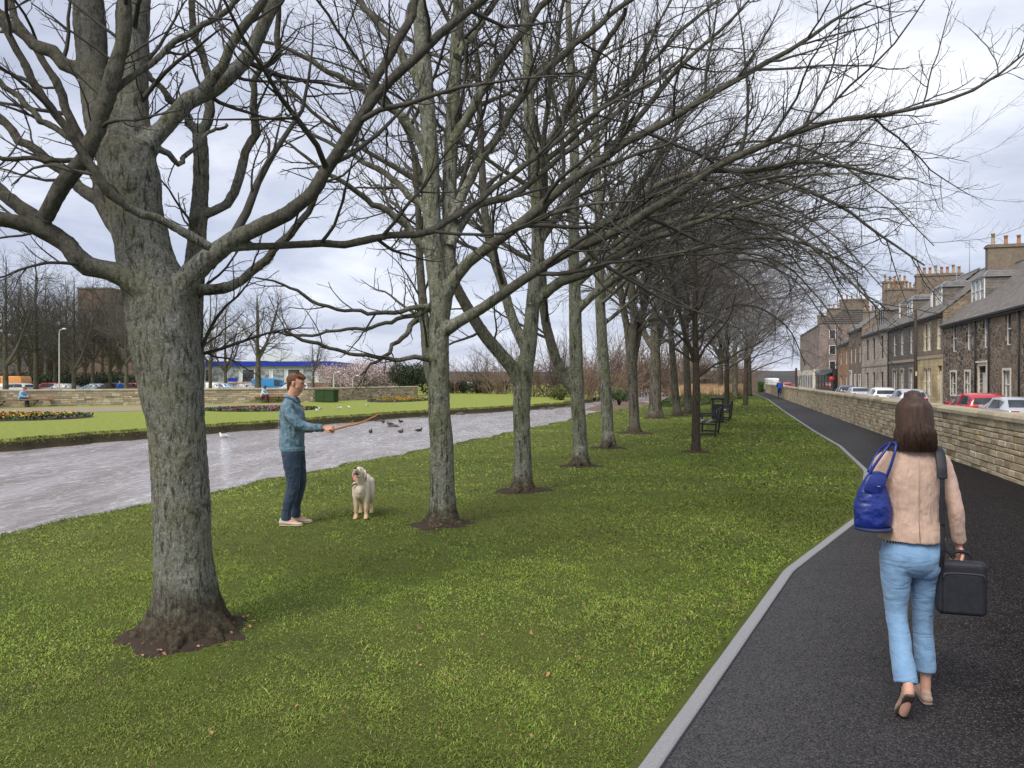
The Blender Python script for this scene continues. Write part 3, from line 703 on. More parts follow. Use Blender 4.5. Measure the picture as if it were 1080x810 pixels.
# --- fifth
Y=19.9
T5=[CH(Y,[(642,477,8.5),(641,460,7.6),(640,430,7.2),(638,400,7),(635,360,6.6),(633,320,6.2),(632,270,5.6),(631,210,5),(629,150,4.2),(627,80,3),(626,10,2)])]
G5=[CH(19.9,[(633,300,4),(700,242,3.4),(770,216,2.8),(840,235,2.1),(890,278,1.5),(928,332,1)],17.5),CH(19.9,[(633,345,4),(700,292,3.3),(760,266,2.7),(820,276,2),(862,312,1.5),(888,352,1)],18.6),CH(19.9,[(632,260,4),(700,190,3.4),(780,150,2.8),(860,160,2.1),(930,205,1.5),(985,260,1)],17.5),CH(19.9,[(632,320,4),(690,255,3.2),(750,225,2.8),(810,245,2),(850,290,1.3)],22)]
for g_ in G5: g_[:,3]*=.62
L5=G5+auto_limbs(T5,rng,10,(4.8,7),(3.4,9.6),droop=.03)+auto_limbs(T5,rng,6,(8,9.5),(3.6,8),droop=.045,azb=-.1,elev=(22,40),r=(.025,.045))
tree('mature_tree',GP(642,473),T5,L5,15,'dark slim unforked trunk with upright leader, fifth along the bank','row of mature bare trees on the near bank',(B_MID,M_TWIGG),.03,LV_MID,roots=.8,soil=.40,disp=((.06,.016),))
# --- sixth
Y=25.3
T6=[CH(Y,[(669,459,7),(669,445,6.4),(668,420,6),(667,395,6),(666,378,6.4),(662,350,4.5),(655,310,4),(650,260,3.4),(644,200,2.6)]),
    CH(Y,[(667,385,5),(672,360,4.4),(680,320,4),(686,270,3.3),(690,210,2.4),(694,150,1.6)],26),
    CH(Y,[(666,382,4.5),(668,350,4),(667,300,3.6),(668,240,3),(670,180,2.2)],24.6)]
G6=[CH(25.3,[(664,360,3.4),(720,300,3),(780,274,2.5),(830,290,1.9),(866,330,1.4),(886,372,1)],24),CH(25.3,[(688,260,3.2),(750,216,2.8),(820,214,2.3),(880,250,1.7),(932,304,1)],22),CH(25.3,[(668,340,3.2),(740,330,2.8),(790,322,2.1),(830,345,1.5),(850,385,1)],26),CH(26,[(686,300,3),(760,240,2.6),(830,250,2),(880,300,1.5),(905,355,1)],27)]
for g_ in G6: g_[:,3]*=.62
L6=G6+auto_limbs(T6,rng,13,(5,8),(3.0,8.6),droop=.045)+auto_limbs(T6,rng,9,(8.5,10.5),(3.4,8.4),droop=.055,azb=-.1,elev=(20,42),r=(.025,.045))
LV_F=[dict(m=20,lf=.38,ang=44,K=8,trop=.0,wig=.13,t0=.15,rf=.5,tip=.006,dens=3.4,sides=4,lmin=.5,lmax=3),
      dict(m=8,lf=.42,ang=44,K=6,trop=.02,wig=.17,t0=.1,rf=.6,tip=.005,dens=4.6,sides=3,lmin=.25,lmax=1.5),
      dict(m=4,lf=.5,ang=42,K=4,trop=.05,wig=.2,t0=.15,rf=.7,tip=.0042,dens=4.2,sides=3,lmin=.12,lmax=.7)]
tree('mature_tree',GP(669,457),T6,L6,16,'pale brownish trunk splitting into several upright stems, sixth along the bank','row of mature bare trees on the near bank',(B_FAR,M_TWIG),.034,LV_F,roots=.9,soil=.55)

def free_tree(base, H, r, seed, forkh=.3, n=18, Lr=(3,6.5), droop=.03, lean=0, elev=(20,60), label='', group=None, mats=(None,None), levels=None, stems=2, vox=.05, name='mature_tree', soil=.0, reach=None, limb_r=(.028,.062), top=.9, roots=.8):
    rg=np.random.RandomState(seed); x,y,z=base
    T=[]; pts=[]; 
    for k in range(9):
        s=k/8; pts.append((x+lean*s+rg.normal()*.06*s*H/8, y+rg.normal()*.06*s*H/8, z-.1+H*s, r*(1-s*.88)))
    T.append(np.array(pts))
    for q in range(stems-1):
        a=rg.uniform(0,2*pi); s0=forkh+rg.uniform(0,.12); p=[]
        b0=crom(T[0],40)[int(s0*39)]
        for k in range(6):
            s=k/5; o=(s**.7)*H*.2
            p.append((b0[0]+cos(a)*o, b0[1]+sin(a)*o, b0[2]+s*H*.55, b0[3]*.75*(1-s*.8)))
        T.append(np.array(p))
    L=auto_limbs(T,rg,n,Lr,(H*forkh,H*top),droop=droop,elev=elev,r=limb_r)
    if reach: L+=auto_limbs(T,rg,reach[0],reach[1],(H*.28,H*.75),droop=.06,azb=-.15,elev=(18,46),r=(limb_r[0]*.8,limb_r[1]*.75))
    return tree(name,base,T,L,seed,label,group,mats,vox,levels,roots=roots,soil=soil,disp=())
ROW='row of mature bare trees on the near bank'
# further mature trees of the row
free_tree(GP(691,441.5),11,.30,17,.28,22,(4,8.6),.055,label='short thick trunk with spreading roots by the far river bend, seventh along the bank',group=ROW,mats=(B_FAR,M_TWIG),levels=LV_F,stems=3,soil=.6,reach=(10,(9,11.5)))
free_tree(GP(714.5,438.5),12,.20,18,.25,20,(3.5,8),.05,lean=-1.0,label='slender leaning trunk beyond the seventh tree of the bank row',group=ROW,mats=(B_FAR,M_TWIG),levels=LV_F,stems=2,soil=.5)
free_tree(GP(726,436.4),13,.21,19,.25,20,(4,8.5),.055,lean=-.4,reach=(8,(9,11)),label='last mature tree of the near bank, beside the reeds',group=ROW,mats=(B_FAR,M_TWIG),levels=LV_F,stems=2,soil=.5)
# young trees on the walk side
LV_Y=[dict(m=12,lf=.40,ang=36,K=8,trop=.045,wig=.06,t0=.12,rf=.55,tip=.003,dens=4.5,sides=4,lmin=.25,lmax=1.3),
      dict(m=8,lf=.45,ang=34,K=6,trop=.05,wig=.09,t0=.1,rf=.6,tip=.0024,dens=7,sides=3,lmin=.12,lmax=.8),
      dict(m=3,lf=.5,ang=34,K=4,trop=.06,wig=.1,t0=.1,rf=.7,tip=.002,dens=7,sides=3,lmin=.1,lmax=.4)]
free_tree(GP(734,477),6.8,.115,41,.27,30,(.7,2.6),-.01,label='young tree with straight brown stem and fine oval crown, nearest to the benches',group='young trees beside the walk',mats=(B_YOUNG,M_TWIG),levels=LV_Y,stems=2,vox=.02,name='young_tree',elev=(30,55),limb_r=(.012,.035),top=.97,roots=.3,soil=.3)
LV_Y2=[dict(m=12,lf=.42,ang=38,K=7,trop=.04,wig=.08,t0=.1,rf=.55,tip=.006,dens=3.4,sides=3,lmin=.4,lmax=2),
      dict(m=8,lf=.45,ang=36,K=5,trop=.04,wig=.1,t0=.1,rf=.6,tip=.005,dens=5.0,sides=3,lmin=.25,lmax=1.2),
      dict(m=3,lf=.5,ang=36,K=4,trop=.05,wig=.12,t0=.1,rf=.7,tip=.0045,dens=4.5,sides=3,lmin=.2,lmax=.6)]
free_tree(GP(766.5,431.5),9.6,.17,42,.24,34,(1.6,4.6),.0,label='slim tree with dense grey crown standing right behind the litter bin',group='young trees beside the walk',mats=(B_YOUNG,M_TWIGGREY),levels=LV_Y2,stems=2,vox=.03,name='young_tree',elev=(25,55),limb_r=(.02,.05),top=.97,roots=.3)
free_tree(GP(786.5,427.5),8.8,.18,43,.24,34,(1.6,4.8),.0,label='slim tree with dense grey crown next to the brown stone slab, beyond both benches',group='young trees beside the walk',mats=(B_YOUNG,M_TWIGGREY),levels=LV_Y2,stems=2,vox=.03,name='young_tree',elev=(25,55),limb_r=(.02,.05),top=.97,roots=.3)
# large drooping trees further up the walk
for (px,py,H,r,seed,lab) in ((775,421.5,15,.26,51,'large drooping tree behind the young trees, crown reaching over the walk'),
                             (790,417.5,16,.3,52,'large drooping tree near the far end of the walk'),
                             (760,419.0,15,.28,53,'large bare tree rising out of the green bank behind the litter bin')):
    free_tree(GP(px,py),H,r,seed,.2,30,(5,11),.07,reach=(8,(9,12)),label=lab,group='large bare trees at the far end of the walk',mats=(B_FAR,M_TWIGRED),levels=[dict(l,tip=l['tip']*1.8) for l in LV_F],stems=3,vox=.06,name='bare_tree',roots=.3)
# ------------------------------------------------------------------ the terrace across the street
def rubble(name, cs, mortar, scale=2.6, bumpd=.03, rough_=.9, mw=.055):
    """irregular stones: voronoi cells, each with its own tone, pale joints"""
    m,t,b=base_mat(name); v=t.coord('Object',(1,.75,1.45))
    d=t.noise(v,3,3,.5); 
    vo=t.new('ShaderNodeTexVoronoi'); vo.inputs['Scale'].default_value=scale; t.lk(v,vo.inputs['Vector']); vo.inputs['Randomness'].default_value=.8
    ve=t.new('ShaderNodeTexVoronoi', feature='DISTANCE_TO_EDGE'); ve.inputs['Scale'].default_value=scale; t.lk(v,ve.inputs['Vector']); ve.inputs['Randomness'].default_value=.8
    sp=t.new('ShaderNodeSeparateColor'); t.lk(vo.outputs['Color'],sp.inputs[0])
    c=t.ramp(sp.outputs[0],[(i/(len(cs)-1),x) for i,x in enumerate(cs)])
    c=t.mix(1.0,c,t.ramp(t.noise(v,9,6,.7),[(.3,.6),(.7,1.35)]),'MULTIPLY')
    c=t.mix(t.ramp(t.noise(v,.5,4,.6),[(.45,0.),(.7,.35)]),c,(.03,.027,.024))
    j=t.ramp(ve.outputs['Distance'],[(mw*.5,1.),(mw*1.4,0.)])
    t.lk(t.mix(j,c,mortar),b.inputs['Base Color']); b.inputs['Roughness'].default_value=.95
    t.lk(t.bump(t.math('SUBTRACT',t.math('MULTIPLY',t.noise(v,14,4,.6),.4),j),.8,bumpd),b.inputs['Normal'])
    return m
def ashlar(name, c1, c2, joint, bw=.62, bh=.3):
    m,t,b=base_mat(name); tc_=t.new('ShaderNodeTexCoord'); s=t.new('ShaderNodeSeparateXYZ'); t.lk(tc_.outputs['Object'],s.inputs[0])
    cb=t.new('ShaderNodeCombineXYZ'); t.lk(t.math('ADD',s.outputs[0],s.outputs[1]),cb.inputs[0]); t.lk(s.outputs[2],cb.inputs[1])
    br=t.new('ShaderNodeTexBrick'); t.lk(cb.outputs[0],br.inputs['Vector']); br.inputs['Scale'].default_value=1
    br.inputs['Brick Width'].default_value=bw; br.inputs['Row Height'].default_value=bh; br.inputs['Mortar Size'].default_value=.012
    br.inputs['Color1'].default_value=(*c1,1); br.inputs['Color2'].default_value=(*c2,1); br.inputs['Mortar'].default_value=(*joint,1)
    v=tc_.outputs['Object']
    c=t.mix(1.0,br.outputs[0],t.ramp(t.noise(v,5,6,.7),[(.3,.65),(.7,1.25)]),'MULTIPLY')
    c=t.mix(t.ramp(t.noise(v,.6,5,.6),[(.48,0.),(.68,.5)]),c,(.045,.04,.036))
    t.lk(c,b.inputs['Base Color']); b.inputs['Roughness'].default_value=.92
    t.lk(t.bump(t.math('SUBTRACT',t.noise(v,18,4,.6),br.outputs['Fac']),.5,.015),b.inputs['Normal'])
    return m
def slate(name, c1, c2):
    m,t,b=base_mat(name); tc_=t.new('ShaderNodeTexCoord'); s=t.new('ShaderNodeSeparateXYZ'); t.lk(tc_.outputs['Object'],s.inputs[0])
    cb=t.new('ShaderNodeCombineXYZ'); t.lk(s.outputs[1],cb.inputs[0]); t.lk(t.math('MULTIPLY',s.outputs[2],1.4),cb.inputs[1])
    br=t.new('ShaderNodeTexBrick'); t.lk(cb.outputs[0],br.inputs['Vector']); br.inputs['Scale'].default_value=1
    br.inputs['Brick Width'].default_value=.30; br.inputs['Row Height'].default_value=.24; br.inputs['Mortar Size'].default_value=.012
    br.inputs['Color1'].default_value=(*c1,1); br.inputs['Color2'].default_value=(*c2,1); br.inputs['Mortar'].default_value=(.02,.02,.02,1)
    v=tc_.outputs['Object']
    c=t.mix(1.0,br.outputs[0],t.ramp(t.noise(v,3,6,.7),[(.3,.6),(.7,1.4)]),'MULTIPLY')
    c=t.mix(t.ramp(t.noise(v,1.2,6,.7),[(.52,0.),(.66,.6)]),c,(.12,.10,.07))
    t.lk(c,b.inputs['Base Color']); b.inputs['Roughness'].default_value=.7
    t.lk(t.bump(br.outputs['Fac'],-.6,.02),b.inputs['Normal']); return m
R_DARK=rubble('whin_rubble',[(.055,.040,.032),(.15,.105,.075),(.085,.060,.046),(.26,.19,.13)],(.33,.28,.22),scale=2.3)
R_DARK2=rubble('brown_rubble',[(0.140,0.098,0.070),(0.238,0.168,0.112),(0.112,0.084,0.063),(0.308,0.224,0.154)],(0.280,0.238,0.182))
A_YEL=ashlar('yellow_ashlar',(0.644,0.504,0.266),(0.560,0.434,0.238),(0.350,0.280,0.168))
A_BRN=ashlar('brown_ashlar',(0.280,0.217,0.147),(0.196,0.154,0.112),(0.126,0.098,0.070))
A_GRY=ashlar('dark_ashlar',(0.182,0.168,0.147),(0.133,0.119,0.105),(0.084,0.077,0.070))
A_PAL=ashlar('pale_ashlar',(0.588,0.504,0.420),(0.490,0.420,0.350),(0.280,0.238,0.196))
A_PNK=ashlar('pink_ashlar',(.30,.235,.20),(.24,.19,.165),(0.252,0.196,0.168))
A_ORG=ashlar('orange_brick',(0.504,0.280,0.154),(0.392,0.210,0.112),(0.280,0.210,0.140),.22,.075)
M_SLATE=slate('slate',(.19,.165,.14),(.125,.112,.10)); M_LEAD=mat('lead',(.30,.33,.38),(.22,.25,.29),4,.45)
M_WHITE=mat('white_paint',(.84,.83,.80),(.74,.73,.70),6,.5); M_CREAM=mat('cream_surround',(.74,.67,.55),(.62,.56,.46),5,.75)
M_SANDST=mat('dressed_stone',(0.476,0.392,0.294),(0.336,0.280,0.217),6,.9,.3)
M_PIPE=mat('downpipe',(.022,.022,.024),(.03,.03,.032),8,.5)
M_POT=mat('clay_pot',(.42,.23,.13),(.30,.16,.10),9,.9); M_POT2=mat('buff_pot',(.45,.36,.24),(.32,.25,.17),9,.9)
M_CHIM=mat('chimney_stone',(0.238,0.189,0.140),(0.154,0.126,0.098),5,.95,.5)
M_BLACK=mat('black_gloss',(.018,.018,.020),(.025,.025,.028),5,.35)
def glass(name, c, rough=.06):
    m,t,b=base_mat(name); v=t.coord('Object')
    t.lk(t.mix(t.ramp(t.noise(v,1.3,2,.5),[(.45,0.),(.55,1.)]),c,(c[0]*.5,c[1]*.5,c[2]*.5)),b.inputs['Base Color']); b.inputs['Roughness'].default_value=rough
    b.inputs['Specular IOR Level'].default_value=.8; return m
G_DARK=glass('window_glass',(.055,.06,.07)); G_NET=glass('curtained_glass',(.32,.34,.36),.15)
def sash(parent, y0,y1,z0,z1, x, fr, gl, bars=1, surround=None, sw=.13):
    """one window: frame > pane, surround"""
    mb=MB(); f=.06
    mb.box(x-.03,x+.04,y0,y0+f,z0,z1); mb.box(x-.03,x+.04,y1-f,y1,z0,z1); mb.box(x-.028,x+.038,y0+f,y1-f,z0,z0+f); mb.box(x-.028,x+.038,y0+f,y1-f,z1-f,z1)
    zm=(z0+z1)/2; mb.box(x-.034,x+.03,y0+f,y1-f,zm-.03,zm+.03)
    for k in range(bars):
        yb=y0+(y1-y0)*(k+1)/(bars+1); mb.box(x-.02,x+.03,yb-.02,yb+.02,z0+f,zm-.03); mb.box(x-.021,x+.029,yb-.02,yb+.02,zm+.03,z1-f)
    o=mb.build('window',fr,parent)
    MB().box(x+.012,x+.02,y0+f*.5,y1-f*.5,z0+f*.5,z1-f*.5).build('pane',gl,o)
    if surround:
        s=MB(); p=.035
        s.box(-p,.12,y0-sw,y0-.002,z0-sw*.6,z1+sw); s.box(-p,.12,y1+.002,y1+sw,z0-sw*.6,z1+sw)
        s.box(-p-.003,.12,y0-.002,y1+.002,z1+.002,z1+sw+.003); s.box(-p-.03,.12,y0-.002,y1+.002,z0-sw*.7,z0-.002)
        s.build('surround',surround,o)
    return o
def facade(parent, w, h, holes, m, z_split=None, m2=None, thick=.22, name='wall'):
    """front wall sheet with real openings and reveals; front is x=0, facing -x"""
    mb=MB(); ys=sorted({0.,w}|{round(a,4) for q in holes for a in q[:2]}); zs=sorted({0.,h}|{round(a,4) for q in holes for a in q[2:4]}|({z_split} if z_split else set()))
    for i in range(len(ys)-1):
        for j in range(len(zs)-1):
            yc=(ys[i]+ys[i+1])/2; zc=(zs[j]+zs[j+1])/2
            if any(a<yc<b and c<zc<d for a,b,c,d in [q[:4] for q in holes]): continue
            mi=1 if (z_split and zc>z_split) else 0
            mb.add([(0,ys[i],zs[j]),(0,ys[i+1],zs[j]),(0,ys[i+1],zs[j+1]),(0,ys[i],zs[j+1])],[(0,3,2,1)],mi)
    for a,b,c,d in [q[:4] for q in holes]:
        t_=thick; mb.add([(0,a,c),(t_,a,c),(t_,a,d),(0,a,d)],[(0,1,2,3)]); mb.add([(0,b,c),(t_,b,c),(t_,b,d),(0,b,d)],[(3,2,1,0)])
        mb.add([(0,a,c),(0,b,c),(t_,b,c),(t_,a,c)],[(0,1,2,3)]); mb.add([(0,a,d),(0,b,d),(t_,b,d),(t_,a,d)],[(3,2,1,0)])
    return mb
def door(parent, y0,y1,z1, m, surround=None, x=.16):
    mb=MB(); mb.box(x,x+.05,y0,y1,.15,z1-.45); 
    for zz0,zz1 in ((.35,.95),(1.1,max(1.2,z1-.65))):
        mb.box(x-.015,x,y0+.12,(y0+y1)/2-.05,zz0,zz1); mb.box(x-.015,x,(y0+y1)/2+.05,y1-.12,zz0,zz1)
    mb.box(x-.02,x+.05,y0,y1,z1-.45,z1-.38)
    o=mb.build('door',m,parent)
    MB().box(x+.02,x+.03,y0,y1,z1-.38,z1).build('fanlight',G_DARK,o)
    MB().box(x-.07,x-.015,y1-.2,y1-.14,1.05,1.11).build('handle',M_LEAD,o)
    if surround:
        s=MB(); p=.06; q=.2
        s.box(-p,.12,y0-q,y0-.002,.13,z1+q); s.box(-p,.12,y1+.002,y1+q,.13,z1+q); s.box(-p-.003,.12,y0-.002,y1+.002,z1+.002,z1+q+.003); s.box(-.16,.12,y0-q*1.15,y1+q*1.15,z1+q+.004,z1+q+.10)
        s.build('surround',surround,o)
    MB().box(-.25,.2,y0-.05,y1+.05,.1,.16).build('doorstep',M_SANDST,o)
    return o
def dormer(parent, y0,y1,z0,z1, xf, slope, eave, fr, gl, bars=2):
    """box dormer standing on the roof slope: cheeks of slate, hipped lead-edged top"""
    xe=(z1-eave)/slope           # where its top runs into the roof
    mb=MB(); e=.10
    mb.add([(xf,y0,z0-.1),(xf,y0,z1),(xe,y0,z1)],[(0,1,2)]); mb.add([(xf,y1,z0-.1),(xe,y1,z1),(xf,y1,z1)],[(0,1,2)])
    mb.box(xf,xf+.06,y0,y1,z0-.12,z0)
    o=mb.build('dormer',M_SLATE,parent)
    zt=z1+.42; ym=(y0+y1)/2; hw=(y1-y0)*.22; xe2=(zt-eave)/slope
    r=MB(); r.add([(xf-e,y0-e,z1),(xf-e,y1+e,z1),(xe,y1+e,z1),(xe,y0-e,z1),(xf+.35,ym-hw,zt),(xf+.35,ym+hw,zt),(xe2,ym+hw,zt),(xe2,ym-hw,zt)],
        [(0,1,5,4),(1,2,6,5),(3,0,4,7),(4,5,6,7),(0,3,2,1)]); r.build('dormer_roof',M_SLATE,o)
    l=MB(); 
    for a,b_ in (((xf-e,y0-e,z1),(xf+.35,ym-hw,zt)),((xf-e,y1+e,z1),(xf+.35,ym+hw,zt)),((xf-e,y0-e,z1),(xf-e,y1+e,z1)),((xf+.35,ym-hw,zt),(xe2,ym-hw,zt)),((xf+.35,ym+hw,zt),(xe2,ym+hw,zt)),((xf-e,y0-e,z1),(xe,y0-e,z1))): l.bar(a,b_,.07,.06)
    l.build('lead_edging',M_LEAD,o)
    wn=MB(); f=.07; x=xf-.02
    wn.box(x-.03,x+.03,y0,y0+f,z0,z1-.02); wn.box(x-.03,x+.03,y1-f,y1,z0,z1-.02); wn.box(x-.035,x+.03,y0+f,y1-f,z0,z0+f); wn.box(x-.035,x+.03,y0+f,y1-f,z1-.02-f,z1-.02)
    for k in range(bars):
        yb=y0+(y1-y0)*(k+1)/(bars+1); wn.box(x-.03,x+.02,yb-.03,yb+.03,z0+f,z1-.02-f)
    wn.box(x-.025,x+.02,y0+f,y1-f,(z0+z1)/2-.025,(z0+z1)/2+.025)
    wn.build('window_frame',fr,o); MB().box(x+.022,x+.028,y0+.03,y1-.03,z0+.03,z1-.05).build('pane',gl,o)
    return o
def chimney(parent, yc, x0, x1, ztop, zb, n, th=.62, pots=M_POT):
    mb=MB(); mb.box(x0,x1,yc-th/2,yc+th/2,zb,ztop-.22); mb.box(x0-.08,x1+.08,yc-th/2-.08,yc+th/2+.08,ztop-.218,ztop-.08); mb.box(x0-.02,x1+.02,yc-th/2-.02,yc+th/2+.02,ztop-.078,ztop)
    o=mb.build('chimney',M_CHIM,parent)
    for k in range(n):
        x=x0+(x1-x0)*(k+.5)/n; h=.62 if (k*7)%3 else .8
        MB().lathe([(.15,0),(.13,.06),(.115,h*.5),(.11,h-.1),(.14,h-.09),(.14,h),(.09,h),(.09,h-.08)],10).build('chimney_pot',pots if k%3 else M_POT2,o,(x,yc,ztop))
    return o
Z0=STREET
def house(pxa, pxb, eave, label, wm, wm2=None, zsp=None, ups=(), lows=(), doors=(), dormers=(), fr=M_WHITE, gl=G_NET, sur=None, usur=None, depth=8.6, ridge=None, group='stone terrace houses along the street', zu=(3.6,5.35), zl=(.75,2.25), zd=2.55, pipes=(), bars=0, us=None, chims=(), roofm=None, band=None, attic=()):
    u0,u1=(upx(pxb,VFAC),upx(pxa,VFAC)) if us is None else us
    p=W(u0,VFAC,Z0); e=empty('terrace_house',p,-TH,label,'house',group); w=u1-u0; H=eave-Z0
    Y=lambda px: upx(px,VFAC)-u0
    holes=[]; todo=[]
    for rows,(za,zb),sr,br in ((ups,zu,usur,bars),(lows,zl,sur,bars)):
        for (a,b) in rows:
            y0,y1=(Y(b),Y(a)) if us is None else (a,b)
            holes.append((y0,y1,za-Z0,zb-Z0)); todo.append((y0,y1,za-Z0,zb-Z0,sr,br))
    for (a,b,za,zb) in attic: holes.append((a,b,za-Z0,zb-Z0)); todo.append((a,b,za-Z0,zb-Z0,usur,0))
    dd=[]
    for (a,b,dm) in doors:
        y0,y1=(Y(b),Y(a)) if us is None else (a,b)
        holes.append((y0,y1,.12,zd-Z0)); dd.append((y0,y1,zd-Z0,dm))
    mb=facade(e,w,H,holes,wm,None if zsp is None else zsp-Z0)
    D=depth; rz=(ridge if ridge else eave+D/2*.88)-Z0; sl=(rz-H)/(D/2)
    b2=len(mb.v)
    for yy,fl in ((0,1),(w,0)):
        mb.add([(0,yy,0),(D,yy,0),(D,yy,H),(D/2,yy,rz-.05),(0,yy,H)],[(0,1,2,3,4) if fl else (4,3,2,1,0)],1 if zsp else 0)
    mb.add([(D,0,0),(D,w,0),(D,w,H),(D,0,H)],[(0,1,2,3)],0)
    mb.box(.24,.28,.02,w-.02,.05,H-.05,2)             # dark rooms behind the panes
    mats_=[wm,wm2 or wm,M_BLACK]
    mb.build('wall',mats_,e)
    r=MB(); ov=.18; t_=.10
    for s_ in (0,1):
        xa,za=(-ov,H-ov*sl+.03) if s_==0 else (D+ov,H-ov*sl+.03)
        r.add([(xa,0,za),(xa,w,za),(D/2,w,rz+.03),(D/2,0,rz+.03),(xa,0,za+t_),(xa,w,za+t_),(D/2,w,rz+.03+t_),(D/2,0,rz+.03+t_)],[(0,1,2,3),(4,7,6,5),(0,4,5,1),(2,6,7,3),(1,5,6,2),(0,3,7,4)])
    ro=r.build('roof',roofm or M_SLATE,e)
    MB().tube([(D/2,0.0,rz+.14),(D/2,w,rz+.14)],.09,8).build('ridge',M_LEAD,ro)
    g=MB(); g.box(-.26,-.17,.01,w-.01,H-.18,H-.08); g.box(-.17,-.001,.01,w-.01,H-.30,H-.19); g.build('gutter',M_PIPE,e)
    if band: MB().box(-.05,-.002,.004,w-.004,band-Z0,band-Z0+.22).build('string_course',M_SANDST,e)
    k=0
    for (a,b_,c,d,sr,br) in todo:
        sash(e,a,b_,c,d,.12,fr,gl if k%3 else G_DARK,br,sr); k+=1
    for (a,b_,zt,dm) in dd: door(e,a,b_,zt,dm,sur)
    for q in dormers:
        a,b_,za,zb=q[:4]; xf=(za-eave)/sl+.05
        if us is None:
            y0,y1=upx(b_,VFAC+xf)-u0,upx(a,VFAC+xf)-u0
        else: y0,y1=a,b_
        dormer(e,max(y0,.1),min(y1,w-.1),za-Z0,zb-Z0,xf,sl,H,fr,G_NET,q[4] if len(q)>4 else 2)
    for q in pipes:
        y=Y(q) if us is None else q; y=min(max(y,.06),w-.06); MB().tube([(-.09,y,.1),(-.09,y,H-.2)],.05,8).build('downpipe',M_PIPE,e)
    for (yf,x0,x1,zt,n,pm) in chims: chimney(e,w*yf,x0,x1,zt-Z0,rz-1.5,n,pots=pm)
    return e
SD=M_CREAM
WD=mat('white_door',(.72,.72,.70),(.66,.66,.64),5,.4)
house(994.5,1043.5,5.55,'dark rubble house with three-light dormer above and pale surrounded door, beside the yellow-fronted one',R_DARK,ups=((1004,1009),(1019.2,1023.6),(1036.8,1041.6)),lows=((1003,1008.4),(1018,1023)),doors=((1033.2,1040.8,WD),),
   dormers=((1025.4,1038.9,6.8,8.35,2),),sur=SD,pipes=(1030.3,),chims=((.97,2.6,4.9,10.9,3,M_POT),),ridge=9.45)
house(1043.5,1077.5,5.55,'dark rubble house behind the red hatchback, with one window on each floor',R_DARK2,ups=((1060.2,1066.2),),lows=((1058.4,1065.6),),doors=(),sur=SD,pipes=(1044.3,1076.6),chims=((.92,2.4,5.6,11.7,3,M_POT),),ridge=9.45,dormers=())
uA=upx(1077.5,VFAC)
house(0,0,5.55,'dark rubble house at the right edge with dormer cut by the picture border',R_DARK,us=(uA-9.5,uA),ups=((1.2,2.1),(4.3,5.2),(7.4,8.3)),lows=((1.2,2.1),(7.2,8.2)),doors=((4.3,5.3,WD),),sur=SD,dormers=((5.6,8.0,6.8,8.35,2),),ridge=9.45,chims=((.05,2.4,5.2,11.7,4,M_POT),))
house(0,0,5.55,'nearest dark rubble house of the terrace, beyond the right edge',R_DARK2,us=(uA-19,uA-9.5),ups=((1.2,2.1),(4.3,5.2),(7.4,8.3)),lows=((1.2,2.1),(7.2,8.2)),doors=((4.3,5.3,WD),),sur=SD,dormers=((3.6,6.0,6.8,8.35,2),),ridge=9.45)
house(968,994.5,6.45,'narrow house with yellow sandstone ground floor and brown upper floor',A_YEL,A_BRN,3.35,ups=((974,977.6),(978.3,982),(988.3,992.3)),lows=((974,977.6),(978.3,982)),doors=((988.8,993.2,WD),),
   zu=(3.9,6.05),zl=(.6,2.6),zd=2.75,dormers=((977.6,982.4,7.25,8.6,1),(987.6,993.8,7.25,8.7,2)),band=3.3,bars=0,ridge=10.0)
house(937,968,6.5,'dark grey stone house with narrow tall white windows, left of the yellow-fronted house',A_GRY,None,None,ups=((942,945.4),(949.6,953),(959.2,962.8)),lows=((942,945.4),(949.6,953),(959.2,962.8)),zu=(3.85,5.9),zl=(.6,2.6),dormers=((944.4,949,7.3,8.7,1),(957.6,962.4,7.3,8.7,1)),band=3.2,pipes=(937.6,),ridge=10.2,usur=None,sur=M_SANDST,chims=((.96,2.2,6.0,11.4,8,M_POT),))
house(909,937,6.6,'pale ashlar house with plain dark windows and one small dormer',A_PAL,None,None,ups=((913.8,916),(920.5,922.8),(929,931.6)),lows=((913.8,916),(920.5,922.8),(929,931.6)),zu=(3.8,6.0),zl=(.6,2.5),dormers=((927.6,931.8,7.3,8.9,1),),band=3.1,ridge=10.3,gl=G_DARK,fr=M_PIPE,chims=((.97,2.4,5.6,11.8,6,M_POT),))
uE=upx(909,VFAC)
house(0,0,7.6,'dark tenement with tall chimney stack, between the pale ashlar house and the brick house',R_DARK2,us=(uE,uE+10),ups=((1,2),(4.2,5.2),(7.4,8.4)),lows=((1,2),(4.2,5.2)),doors=((7.4,8.4,WD),),zu=(3.7,5.8),dormers=(),ridge=11.0,chims=((.5,3,5.6,13.2,5,M_POT),),sur=M_WHITE)
house(0,0,6.4,'orange brown brick house next to the black shop front',A_ORG,us=(uE+10,uE+20),ups=((1.5,2.6),(6.5,7.6)),lows=((1.5,2.6),(6.5,7.6)),zu=(3.7,5.5),ridge=9.6,depth=8,chims=((.9,3,5,11.0,4,M_POT),),pipes=(9.8,))
